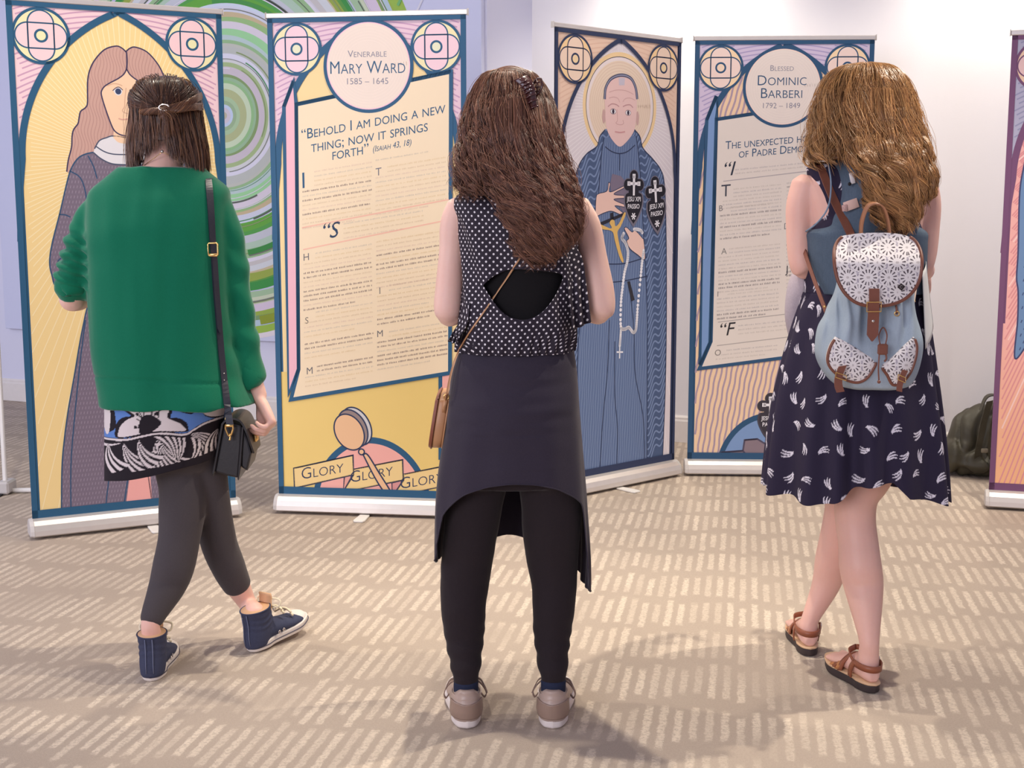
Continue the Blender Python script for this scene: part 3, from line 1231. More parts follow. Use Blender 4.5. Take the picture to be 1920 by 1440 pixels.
def banner_monk():
    bn = Banner((0.172, 5.40), (0.752, 5.915), 1.985, 'roll-up banner with a portrait of a haloed monk in a dark blue habit', feet=(0.48,))
    cv, k, s, W = bn.cv, bn.k, bn.s, bn.W
    navy = C(52, 62, 92)
    bn.frame_start(navy, C(236, 205, 184), C(228, 192, 170), C(224, 216, 222))
    c0 = bn.uv(1163, 200)
    for i in range(130):
        t = 2 * math.pi * i / 130
        r = np.linspace(0.12, 1.6, 40)
        P = np.stack([c0[0] + r * math.cos(t), c0[1] + r * math.sin(t)], 1)
        cv.stroke(P, 0.0045, C(236, 230, 234), clip=bn.A)
    cv.layer()
    cv.ell(c0, 0.228, None, C(242, 212, 164), n=70)
    cv.layer()
    cv.ell(c0, 0.210, None, C(70, 68, 84), n=70)
    cv.layer()
    cv.ell(c0, 0.207, None, C(236, 224, 224), n=70)
    cv.layer()
    cv.ell(c0, 0.192, None, C(236, 216, 196), n=70)
    cv.layer()
    for i in range(9):
        cv.ring(c0, 0.185 - 0.012 * i, 0.004, C(228, 204, 184))
    cv.layer()
    # habit
    blue, light, dk = C(78, 96, 132), C(122, 142, 180), C(52, 62, 92)
    cl = s([(1134, 243), (1124, 256), (1119, 274), (1100, 288), (1087, 306), (1079, 330), (1072, 380), (1066, 470), (1064, 600), (1066, 900)], 60)
    cr = s([(1189, 243), (1199, 256), (1205, 278), (1223, 298), (1238, 318), (1245, 345), (1248, 420), (1249, 560), (1247, 720), (1240, 900)], 60)
    cloak = list(cl) + list(cr)[::-1]
    cv.poly(cloak, blue)
    cv.layer()
    a0, a1 = bn.uv(1060, 900), bn.uv(1250, 240)
    for i in range(62):
        v0 = a0[1] - 0.45 + i * 0.033
        u = np.linspace(a0[0] - 0.05, a1[0] + 0.05, 150)
        v = v0 + 0.9 * (u - a0[0]) + 0.019 * np.sin(u * 82 + v0 * 3)
        cv.stroke(np.stack([u, v], 1), 0.0075, light, clip=cloak)
    cv.layer()
    rl = s([(1132, 258), (1127, 290), (1124, 330), (1118, 400), (1100, 520), (1084, 640), (1082, 760), (1084, 915)], 50)
    rr_ = s([(1192, 255), (1196, 285), (1200, 330), (1205, 420), (1212, 560), (1213, 700), (1212, 890)], 50)
    robe = list(rl) + list(rr_)[::-1]
    cv.poly(robe, C(104, 124, 162))
    cv.layer()
    u0, u1 = bn.uv(1080, 600)[0], bn.uv(1215, 600)[0]
    for i in range(64):
        u = u0 + (u1 - u0) * i / 63
        v = np.linspace(bn.uv(1150, 905)[1], bn.uv(1150, 268)[1], 110)
        cv.stroke(np.stack([u + 0.003 * np.sin(v * 40 + i * 0.5), v], 1), 0.0022, C(128, 146, 182) if i % 2 else C(88, 106, 144), clip=robe)
    cv.layer()
    for q in (rl, rr_, cl, cr, s([(1134, 275), (1146, 284), (1161, 288), (1176, 284), (1190, 272)], 20), k([(1161, 288), (1161, 320)]), s([(1128, 495), (1170, 494), (1212, 482)], 20), s([(1112, 530), (1160, 528), (1213, 518)], 20), s([(1180, 540), (1188, 620), (1190, 700), (1205, 780), (1208, 860)], 20), s([(1142, 600), (1138, 700), (1130, 780), (1124, 880)], 20), s([(1152, 640), (1152, 740), (1157, 800), (1156, 870)], 20)):
        cv.stroke(q, 0.005, dk)
    cv.layer()
    # head
    skin = C(234, 200, 196)
    hd = s([(1164, 139), (1148, 144), (1137, 158), (1133, 180), (1134, 205), (1135, 232), (1140, 250), (1150, 266), (1161, 275), (1172, 268), (1186, 250), (1191, 232), (1193, 205), (1193, 180), (1190, 160), (1180, 145), (1164, 139)], 80)
    for x, y in ((1131.5, 218), (1194.5, 222)):
        cv.ell(bn.uv(x, y), 0.010, 0.030, C(206, 170, 166))
    cv.layer()
    cv.poly(hd, skin)
    cv.layer()
    cap = s([(1133, 186), (1135, 165), (1145, 148), (1164, 141), (1182, 147), (1191, 165), (1194, 186)], 40)
    cv.stroke(cap, 0.014, C(74, 78, 104))
    cv.layer()
    cv.stroke(cap, 0.005, C(150, 152, 178))
    cv.poly(k([(1159, 146), (1171, 146), (1170, 160), (1160, 160)]), C(204, 196, 210))
    for q in ([(1141, 173), (1155, 169), (1172, 170), (1187, 177)], [(1141, 184), (1150, 182), (1158, 185), (1161, 192)], [(1167, 191), (1172, 185), (1181, 184), (1190, 188)], [(1156, 205), (1157, 225), (1154, 231), (1161, 234), (1168, 232), (1167, 225)]):
        cv.stroke(s(q, 20), 0.003, C(212, 170, 168))
    for q in ([(1139, 200), (1146, 195), (1154, 196), (1160, 200)], [(1167, 200), (1174, 197), (1181, 197), (1186, 202)]):
        cv.stroke(s(q, 20), 0.0045, C(196, 150, 152))
    for x, y in ((1149, 209), (1177, 211.5)):
        e = bn.uv(x, y)
        cv.ell(e, 0.018, 0.012, C(120, 96, 108))
        cv.layer()
        cv.ell(e, 0.016, 0.0095, C(240, 236, 240))
        cv.layer()
        cv.ell(e, 0.007, 0.0095, C(58, 46, 66))
        cv.layer(-2)
    cv.layer(2)
    cv.stroke(s([(1152, 247), (1162, 248.5), (1171, 247)], 12), 0.006, C(214, 160, 160))
    cv.layer()
    # rock in the hand, hands, crucifix, rosary
    cv.poly(k([(1147, 326), (1163, 330), (1176, 345), (1180, 392), (1168, 398), (1146, 370), (1143, 345)]), C(128, 118, 138))
    cv.layer()
    hand = s([(1115, 405), (1117, 370), (1122, 363), (1137, 358), (1140, 343), (1143, 345), (1143, 360), (1172, 347), (1174, 350), (1150, 364), (1178, 367), (1177, 371), (1150, 374), (1176, 386), (1174, 389), (1152, 386), (1168, 400), (1164, 403), (1146, 396), (1132, 399), (1117, 406), (1115, 405)], 120)
    cv.poly(hand, C(236, 200, 188))
    cv.layer()
    cv.stroke(hand, 0.003, dk)
    cv.poly(k([(1122, 418), (1170, 398), (1172, 403), (1124, 424)]), C(48, 46, 58))
    cv.poly(k([(1143, 400), (1149, 398), (1150, 412), (1144, 414)]), C(48, 46, 58))
    cv.poly(k([(1175, 528), (1180, 527), (1189, 562), (1183, 565)]), C(52, 50, 58))
    cv.layer()
    gold = C(224, 184, 110)
    cv.poly(s([(1123, 423), (1126, 421), (1142, 428), (1146, 426), (1142, 418), (1146, 412), (1151, 414), (1153, 424), (1160, 418), (1169, 399), (1172, 402), (1163, 424), (1157, 434), (1158, 446), (1162, 466), (1168, 488), (1166, 492), (1160, 480), (1152, 452), (1147, 434), (1130, 430), (1123, 427)], 90), gold)
    cv.layer()
    h2 = s([(1171, 426), (1175, 427), (1184, 435), (1190, 432), (1203, 446), (1206, 452), (1208, 486), (1195, 478), (1180, 466), (1174, 452), (1178, 446), (1170, 430), (1171, 426)], 60)
    cv.poly(h2, C(236, 200, 188))
    cv.layer()
    cv.stroke(h2, 0.003, dk)
    path = np.vstack([s([(1206, 470), (1203, 490), (1200, 520), (1195, 570), (1193, 600), (1191, 618), (1186, 623), (1178, 614), (1170, 617), (1163, 612), (1163, 570), (1166, 540), (1170, 510), (1175, 490), (1176, 470), (1171, 455), (1165, 447), (1168, 438)], 90), s([(1188, 430), (1194, 430), (1200, 432), (1203, 436)], 8)])
    for p in path:
        cv.ell(p, 0.0082, None, C(236, 236, 244), n=10)
    for p in s([(1163, 620), (1162, 635), (1161, 648)], 10):
        cv.ell(p, 0.007, None, C(236, 236, 244), n=10)
    cv.layer()
    cv.stroke(k([(1161, 648), (1160.5, 672)]), 0.007, C(236, 236, 244))
    cv.stroke(k([(1155, 660), (1167, 660)]), 0.007, C(236, 236, 244))
    emblem(cv, bn.uv(1187, 372), 0.105, C(120, 116, 132), C(38, 36, 46), C(238, 236, 244))
    emblem(cv, bn.uv(1229, 385), 0.110, C(120, 116, 132), C(38, 36, 46), C(238, 236, 244), 6)
    cv.layer()
    cv.stroke(bn.arch_line(), 0.019, navy)
    bn.rosettes(C(240, 214, 194), C(244, 210, 160), C(240, 214, 170))
    bn.frame_end(navy, 0.017)
    bn.finish('portrait_print')


banner_monk()


def banner_article():
    bn = Banner((0.819, 5.93), (1.612, 5.895), 1.995, 'roll-up banner with a headline article above a blue half disc with rocks', feet=(0.62,))
    cv, k, s, W = bn.cv, bn.k, bn.s, bn.W
    navy = C(50, 84, 118)
    peach, lav = C(236, 204, 170), C(186, 166, 178)
    bn.frame_start(navy, C(206, 192, 216), C(170, 158, 196), peach)
    for i in range(60):
        u = 0.0 + i * 0.0235 - 0.3
        v = np.linspace(bn.vb, bn.vt, 80)
        cv.stroke(np.stack([u + 0.05 * (v - 0.2) + 0.17 * np.maximum(v - 0.1, 0) ** 1.4 * 0.8 + 0.002 * np.sin(v * 60 + i), v], 1), 0.0085, C(172, 150, 166), clip=bn.A)
    cv.layer()
    c = bn.uv(1440, 893)
    rx, ry = bn.uv(1352, 893)[0] - c[0], bn.uv(1440, 779)[1] - c[1]
    cv.ell(c, abs(rx) + 0.03, ry + 0.012, navy, n=70)
    cv.layer()
    cv.ell(c, abs(rx) + 0.006, ry - 0.014, C(124, 152, 196), n=70)
    cv.layer()
    rock, rl = C(128, 114, 124), C(84, 78, 98)
    for q, col in (([(1396, 825), (1420, 823), (1444, 838), (1480, 850), (1500, 905), (1400, 905), (1393, 845)], C(136, 120, 130)), ([(1352, 848), (1393, 845), (1404, 860), (1412, 888), (1330, 885), (1337, 860)], rock), ([(1376, 868), (1392, 857), (1412, 862), (1428, 890), (1380, 888)], C(124, 110, 120))):
        P = k(q)
        cv.poly(P, col)
        cv.layer()
        cv.stroke(P, 0.008, rl, closed=True)
        cv.layer()
    emblem(cv, bn.uv(1444, 783), 0.098, C(74, 70, 80), C(62, 58, 66), C(232, 230, 236))
    cv.layer()
    cv.stroke(bn.arch_line(), 0.026, navy)
    cv.layer()
    bn.rosettes(C(238, 214, 204), C(242, 214, 176), C(240, 214, 190))
    cv.layer()
    rows, sd = [], 100
    faint = [C(198, 188, 182), C(202, 192, 184), C(192, 184, 182)]
    bold = C(146, 138, 138)
    k_ = -0.10

    def block(x0, x1, y0, n, bolds=(), sp=6.9, short=0):
        nonlocal sd
        for i in range(n):
            sd += 1
            y = y0 + sp * i
            xe = x1 if i < n - 1 else x0 + (x1 - x0) * 0.8
            xs = x0 + (20 if i < short else 0)
            bb = i in bolds
            rows.append((xs, y + k_ * (xs - x0), xe, y + k_ * (xe - x0), bold if bb else faint[sd % 3], 0.0085 if bb else 0.0068, sd))
    block(1378, 1560, 320, 2, (), 7)
    block(1355, 1466, 358, 6, (), 6.9, 3)
    block(1350, 1466, 392, 9, (2, 5, 8), 7.2, 2)
    block(1347, 1464, 470, 12, (6, 9, 10), 7.2, 2)
    block(1344, 1460, 555, 7, (5, 6), 7.4, 1)
    block(1384, 1560, 612, 3, (), 7.6)
    block(1342, 1458, 660, 3, (), 7.4, 1)
    block(1475, 1590, 345, 9, (1, 4), 7.2)
    block(1474, 1590, 425, 20, (5, 12, 13), 7.2)
    ini = [('“I', (1358, 330), 0.062, C(44, 50, 66), 0.1, 0.25), ('T', (1352, 369), 0.054, C(70, 72, 84), 0.1, 0.0), ('B', (1348, 396), 0.026, C(120, 116, 118), 0.1, 0.0), ('A', (1352, 477), 0.028, C(130, 126, 124), 0.1, 0.0), ('I', (1345, 556), 0.024, C(110, 106, 108), 0.1, 0.0), ('“F', (1350, 630), 0.060, C(50, 48, 52), 0.1, 0.2), ('O', (1340, 667), 0.028, C(130, 122, 118), 0.1, 0.0), ('D', (1470, 430), 0.028, C(130, 126, 128), 0.1, 0.0), ('J', (1472, 512), 0.034, C(60, 58, 66), 0.1, 0.0)]
    heads = [('The unexpected hope', (1360, 280), 0.036, 0.09, 0.88, 0.0, 'L'), ('of Padre Demonico', (1385, 296), 0.036, 0.09, 0.88, 0.0, 'L')]
    title = [('Blessed', (1466, 133), 0.025, 1.0), ('Dominic', (1466, 160), 0.045, 0.98), ('Barberi', (1465, 184), 0.045, 0.98), ('1792 – 1849', (1465, 203), 0.024, 1.0)]
    c = bn.uv(1468, 163)
    pan = [(1343, 224), (1600, 185), (1590, 655), (1311, 691), (1333, 640)]
    strp = [(1343, 180), (1325, 225), (1312, 684), (1331, 642), (1343, 224)]
    text_banner(bn, navy, C(222, 212, 204), C(122, 152, 198), None, title, heads, pan, strp, C(110, 100, 110), rows, ini, [((1356, 340), (1590, 312), C(176, 168, 170), 0.004), ((1346, 604), (1590, 575), C(176, 168, 164), 0.004), ((1344, 648), (1590, 618), C(176, 168, 164), 0.004)], (c, 0.166, C(228, 216, 208), C(238, 212, 200)))
    bn.frame_end(navy)
    bn.finish('article_print')


banner_article()


def banner_edge():
    a, b = onfloor(1846, 955), onfloor(1920, 959.5)
    e = (b - a).normalized()
    n = Vector((e.y, -e.x, 0))
    p = a - n * 0.046 + e * 0.016
    q = p + e * 0.80
    bn = Banner((p.x, p.y), (q.x, q.y), 1.935, 'purple-framed roll-up banner cut off by the picture edge, in front of the dark bag', feet=(0.5,))
    cv, k, s, W = bn.cv, bn.k, bn.s, bn.W
    pur = C(120, 82, 116)
    bn.frame_start(pur, C(178, 176, 198), C(150, 150, 180), C(238, 178, 172))
    low = [(0.02, bn.vb), (W - 0.02, bn.vb), (W - 0.02, 0.75), (0.02, 0.75)]
    for i in range(14):
        f = i / 13
        cv.poly([(0.02, bn.vb + 0.05 * i), (W - 0.02, bn.vb + 0.05 * i), (W - 0.02, bn.vb + 0.05 * i + 0.05), (0.02, bn.vb + 0.05 * i + 0.05)], C(242 - 4 * f, 184 - 6 * f, 138 + 34 * f))
    cv.layer()
    for i in range(230):
        t = R(20 + i * .66)
        r = np.linspace(0.1, 2.4, 60)
        P = np.stack([0.62 + r * math.cos(t + math.pi / 1.1), 1.95 - r * math.sin(t)], 1)
        cv.stroke(P, 0.0055, C(222, 150, 152) if i % 9 else C(246, 206, 200), clip=bn.A)
    cv.layer()
    fig = s([(1922, 300), (1912, 360), (1909, 470), (1906, 520), (1909, 548), (1908, 600), (1903, 672), (1930, 640)], 50)
    P = list(fig) + [(bn.W - 0.1, bn.uv(1930, 640)[1]), (bn.W - 0.1, 1.5)]
    cv.poly(P, C(112, 142, 182))
    cv.layer()
    cv.stroke(fig, 0.006, C(70, 72, 110))
    for i in range(12):
        for j in range(40):
            u, v = 0.09 + i * 0.03 + (j % 2) * 0.012, 0.55 + j * 0.028
            d = np.array([[u, v], [u + 0.004, v + 0.012]])
            if pip(d, P).all():
                cv.stroke(d, 0.004, C(70, 84, 124))
    cv.layer()
    cv.stroke(bn.arch_line(), 0.026, pur)
    bn.rosettes(C(236, 200, 196), C(240, 206, 176), C(240, 206, 176))
    bn.frame_end(pur, 0.022)
    bn.finish('portrait_print')


banner_edge()
# ------------------------------------------------------------------ people: tools
def loft(rows, n=48, m=60, cap=True, mod=None):
    """rows: (x, y, z, a, b, exponent) rings bottom to top; mod(V, T, S) may displace the grid. returns V, F, grid shape, UV"""
    P = catmull(rows, m)
    P[:, 3:5] = np.maximum(P[:, 3:5], 0.002)
    t = np.linspace(0, 2 * np.pi, n, endpoint=False)
    c, s = np.cos(t), np.sin(t)
    V = np.zeros((m, n, 3))
    for i in range(m):
        x, y, z, a, b, e = P[i]
        q = 2.0 / max(e, 1.2)
        V[i, :, 0] = x + a * np.sign(c) * np.abs(c) ** q
        V[i, :, 1] = y + b * np.sign(s) * np.abs(s) ** q
        V[i, :, 2] = z
    if mod is not None:
        V = mod(V, t, P)
    F = grid_faces(m, n)
    d = np.linalg.norm(np.diff(np.concatenate([V, V[:, :1]], 1), axis=1), axis=2)
    u = np.concatenate([np.zeros((m, 1)), np.cumsum(d, 1)[:, :-1]], 1)
    h = np.concatenate([[0], np.cumsum(np.linalg.norm(np.diff(V.mean(1), axis=0), axis=1))])
    UV = np.stack([u - u[:, n // 4 * 3][:, None], np.broadcast_to(h[:, None], u.shape)], 2)
    F = [tuple(f) for f in F]
    if cap:
        F += [tuple(range(n))[::-1], tuple(range((m - 1) * n, m * n))]
    return V.reshape(-1, 3), F, (m, n), UV.reshape(-1, 2)


def grid_faces(m, n):
    i, j = np.meshgrid(np.arange(m - 1), np.arange(n), indexing='ij')
    k = (j + 1) % n
    return np.stack([i * n + j, i * n + k, (i + 1) * n + k, (i + 1) * n + j], 2).reshape(-1, 4)


def limb(pts, n=20, m=44, flat=1.0):
    """pts: (Vector, radius); a smooth tapering tube with closed rounded ends"""
    A = catmull([(*p, r) for p, r in pts], m)
    P, r = A[:, :3], np.maximum(A[:, 3], 0.002)
    d0, d1 = P[0] - P[1], P[-1] - P[-2]
    P = np.vstack([P[0] + d0 / (np.linalg.norm(d0) + 1e-9) * r[0] * 0.5, P, P[-1] + d1 / (np.linalg.norm(d1) + 1e-9) * r[-1] * 0.5])
    r = np.concatenate([[r[0] * 0.55], r, [r[-1] * 0.55]])
    return tube(P, list(r), n)


def fuse(name, parts, voxel, m, parent=None, smooth=4, mod=None, keep=None):
    """one continuous surface grown over overlapping closed shapes"""
    b = MB()
    for V, F in parts:
        b.add(V, F)
    o = mesh_np('tmp', b.v, b.f)
    k = o.modifiers.new('r', 'REMESH')
    k.mode = 'VOXEL'
    k.voxel_size = voxel
    if smooth:
        s = o.modifiers.new('s', 'SMOOTH')
        s.factor, s.iterations = 0.5, smooth
    dg = bpy.context.evaluated_depsgraph_get()
    me = bpy.data.meshes.new_from_object(o.evaluated_get(dg))
    old = o.data
    bpy.data.objects.remove(o)
    bpy.data.meshes.remove(old)
    me.name = name
    me.materials.clear()
    n = len(me.vertices)
    if mod is not None:
        V = np.empty(n * 3, np.float32)
        Nn = np.empty(n * 3, np.float32)
        me.vertices.foreach_get('co', V)
        me.vertex_normals.foreach_get('vector', Nn)
        V, Nn = V.reshape(-1, 3).astype(float), Nn.reshape(-1, 3).astype(float)
        V = mod(V, Nn)
        me.vertices.foreach_set('co', V.astype(np.float32).ravel())
    me.polygons.foreach_set('use_smooth', [True] * len(me.polygons))
    me.materials.append(m)
    me.update()
    o = bpy.data.objects.new(name, me)
    COL.objects.link(o)
    if parent is not None:
        o.parent = parent
        o.matrix_parent_inverse = parent_world(parent).inverted()
    return o


def nz(V, sx, sy, sz, seed=0.0):
    return np.array([noise.noise((v[0] * sx + seed, v[1] * sy + seed * 1.7, v[2] * sz - seed)) for v in V])


def sstep(x, a, b):
    t = np.clip((x - a) / (b - a), 0, 1)
    return t * t * (3 - 2 * t)


def join_leg(leg, ank):
    """drops leg points that crowd the ankle"""
    z = ank[0][0].z
    pts = [a for a in leg if a[0].z > z + .045] + ank
    return [(Vector(a[:3]), float(a[3])) for a in catmull([(*p, r) for p, r in pts], 70)]


def sleeve_of(leg, z0, z1, k):
    """the stretch of a leg between two heights, grown by k: a garment that follows it"""
    return [(p, r + k) for p, r in leg if z1 < p.z < z0]


class Fig:
    """a person's own frame: pixel outlines are read at the person's distance, depth comes from dy"""
    def __init__(self, Y):
        self.Y = Y

    def q(self, px, py, dy=0.0):
        return at(px, py, self.Y + dy)

    def sc(self, py, dy=0.0):
        return (self.q(1000, py, dy) - self.q(999, py, dy)).length

    def ring(self, L, Rr, py, dy, b, e=2.2):
        p, q = self.q(L, py, dy), self.q(Rr, py, dy)
        return ((p.x + q.x) / 2, p.y, p.z, (q.x - p.x) / 2, b, e)

    def li(self, *pts):
        """(px, py, dy, radius in px) -> limb points"""
        return [(self.q(a, b, d), r * self.sc(b, d)) for a, b, d, r in pts]


def head_parts(M, s=1.0):
    rows = [(0, .062, -.116, .018, .016, 2), (0, .052, -.106, .036, .042, 2), (0, .028, -.078, .056, .072, 2.1), (0, .008, -.035, .067, .090, 2.1), (0, 0, .0, .072, .096, 2.1), (0, -.003, .04, .075, .098, 2.1), (0, -.006, .08, .067, .086, 2), (0, -.006, .106, .043, .055, 2), (0, -.006, .118, .012, .015, 2)]
    V, F, _, _ = loft(rows, 32, 32)
    parts = [(V, F)]
    b = MB()
    b.ball((0, .101, -.020), .013, 8, (.9, 1.1, 1.0))
    b.ball((0, .098, -.004), .010, 8, (.7, .8, 2.0))
    b.ball((0, .086, .020), .030, 8, (1.3, .45, .35))
    b.ball((0, .083, -.062), .018, 8, (1.3, .75, .40))
    b.ball((0, .080, -.072), .015, 8, (1.2, .75, .40))
    b.ball((.047, .066, -.022), .022, 8)
    b.ball((-.047, .066, -.022), .022, 8)
    for sg in (-1, 1):
        b.ball((sg * .075, -.006, -.008), .030, 8, (.32, .6, 1.0), Matrix.Rotation(-sg * .25, 3, 'Z'))
    parts.append((b.v, b.f))
    return [([M @ (Vector(v) * s) for v in V_], F_) for V_, F_ in parts]


def add_face(M, s, person):
    wm = plain('eye_white', C(235, 232, 228), 0.2, 0.5)
    for sg in (-1, 1):
        b = MB().ball(M @ (Vector((sg * .031, .0815, .003)) * s), .0125 * s, 10)
        e = b.build('eye', wm, person)
        d = (M.to_3x3() @ Vector((sg * .10, 1, -.12))).normalized()
        b = MB().ball(M @ (Vector((sg * .031, .0815, .003)) * s) + d * .0085 * s, .0055 * s, 8)
        b.build('iris', M_DARK, e)


def hand_parts(M, curl=(35, 45, 30), spread=0.05, side=1, thumb=(0.62, 0.62, -0.48), fl=1.0):
    """local x: towards the fingertips, y: thumb side, z: back of the hand"""
    b = MB()
    parts = []
    rows = [(0.0, .0, -.004, .020, .016), (.03, .002, 0, .033, .0155), (.06, .001, 0, .039, .0145), (.084, -.001, 0, .039, .0125), (.092, -.001, 0, .034, .010)]
    n, V, F = 16, [], []
    for x, y, z, a, t in rows:
        for j in range(n):
            p = 2 * math.pi * j / n
            c, s_ = math.cos(p), math.sin(p)
            V.append((x, y + a * math.copysign(abs(c) ** .75, c), z + t * math.copysign(abs(s_) ** .8, s_)))
    for i in range(len(rows) - 1):
        for j in range(n):
            k = (j + 1) % n
            F.append((i * n + j, i * n + k, (i + 1) * n + k, (i + 1) * n + j))
    F += [tuple(range(n))[::-1], tuple(range((len(rows) - 1) * n, len(rows) * n))]
    parts.append((V, F))
    for i, (y, L, r) in enumerate(((.0285, .070, .0086), (.0098, .078, .0088), (-.0095, .072, .0084), (-.0275, .056, .0074))):
        L *= fl
        p, a = Vector((.080, y, .001)), 0.0
        yaw = spread * (1.5 - i)
        pts = [(Vector((.064, y * .93, 0)), r), (p, r * 1.04)]
        for k, (f, cv) in enumerate(zip((.46, .30, .24), curl)):
            a += R(cv + (i - 1.5) * 3)
            d = Vector((math.cos(a) * math.cos(yaw), math.sin(yaw) * math.cos(a), -math.sin(a)))
            h = p + d * L * f * 0.5
            p = p + d * L * f
            pts += [(h, r * (1.0 - .10 * k)), (p, r * (.98 - .10 * k))]
        V, F = [], []
        P = catmull([(*q, rr) for q, rr in pts], 22)
        e = P[-1, :3] - P[-2, :3]
        P = np.vstack([P, [*(P[-1, :3] + e / np.linalg.norm(e) * P[-1, 3] * .55), P[-1, 3] * .6]])
        parts.append(tube(P[:, :3], list(P[:, 3]), 10))
    t = Vector(thumb).normalized()
    p0 = Vector((.022, .020, -.004))
    t2 = (t + Vector((.75, -.25, -.1))).normalized()
    pts = [(p0, .013), (p0 + t * .028, .0125), (p0 + t * .046, .0105), (p0 + t * .046 + t2 * .018, .0100), (p0 + t * .046 + t2 * .034, .0078)]
    P = catmull([(*q, rr) for q, rr in pts], 16)
    e = P[-1, :3] - P[-2, :3]
    P = np.vstack([P, [*(P[-1, :3] + e / np.linalg.norm(e) * .004), .004]])
    parts.append(tube(P[:, :3], list(P[:, 3]), 10))
    return [([M @ Vector(v) for v in V_], F_) for V_, F_ in parts]


def flip(parts):
    return [(v, [tuple(f[::-1]) for f in ff]) for v, ff in parts]


def basis(x, y, o):
    """matrix whose local x runs along x, local y near y"""
    x = Vector(x).normalized()
    y = Vector(y)
    y = (y - x * y.dot(x)).normalized()
    z = x.cross(y)
    M = Matrix((x, y, z)).transposed().to_4x4()
    M.translation = o
    return M


# ------------------------------------------------------------------ hair
def hair_mat(name, root, tip, rough=0.36, spec=0.42):
    k = N(name, rough, spec)
    a = k.n('ShaderNodeVertexColor', layer_name='Col')
    k.t.links.new(a.outputs[0], k.b.inputs['Base Color'])
    k.b.inputs['Anisotropic'].default_value = 0.5
    return k.m


def strands(name, P, rad, colr, m, parent, sides=3, taper=0.45):
    """P: strands x points x 3; one tube per strand; colr: strands x 3 (or strands x points x 3)"""
    n, k, _ = P.shape
    T = np.gradient(P, axis=1)
    T /= np.linalg.norm(T, axis=2, keepdims=True) + 1e-9
    ref = np.array([0.31, 0.87, 0.38])
    A = np.cross(T, ref)
    A /= np.linalg.norm(A, axis=2, keepdims=True) + 1e-9
    B = np.cross(T, A)
    s = np.linspace(0, 1, k)
    prof = np.clip(1 - (1 - taper) * s ** 2, 0, 1)
    prof[-1] = 0.12
    prof = prof[None, :, None] * np.asarray(rad).reshape(-1, 1, 1)
    V = np.zeros((n, k, sides, 3))
    for j in range(sides):
        q = 2 * np.pi * j / sides
        V[:, :, j] = P + (A * np.cos(q) + B * np.sin(q)) * prof
    base = (np.arange(n) * k * sides)[:, None, None]
    i, j = np.meshgrid(np.arange(k - 1), np.arange(sides), indexing='ij')
    jn = (j + 1) % sides
    Fq = np.stack([i * sides + j, i * sides + jn, (i + 1) * sides + jn, (i + 1) * sides + j], 2).reshape(1, -1, 4)
    F = (Fq + base).reshape(-1, 4)
    colr = np.asarray(colr)
    if colr.ndim == 2:
        colr = np.repeat(colr[:, None], k, 1)
    Cc = np.ones((n, k, sides, 4))
    Cc[..., :3] = colr[:, :, None, :]
    return mesh_np(name, V.reshape(-1, 3), F, m, parent, True, Cc.reshape(-1, 4))


def hair_colors(rng, n, cols, var=0.14):
    """each strand picks a shade between the given ones"""
    c = np.array([x[:3] for x in cols])
    w = rng.random((n, 1)) * (len(c) - 1)
    i = np.minimum(w.astype(int), len(c) - 2)
    f = w - i
    q = c[i[:, 0]] * (1 - f) + c[i[:, 0] + 1] * f
    q = q * (1 + rng.normal(0, var, (n, 1))).clip(0.5, 1.6)
    if LOCKS.get('ci') is not None and len(LOCKS['ci']) == n:
        q = q * rng.uniform(.72, 1.32, (LOCKS['ci'].max() + 1, 1))[LOCKS['ci']]
    return q


LOCKS = {}


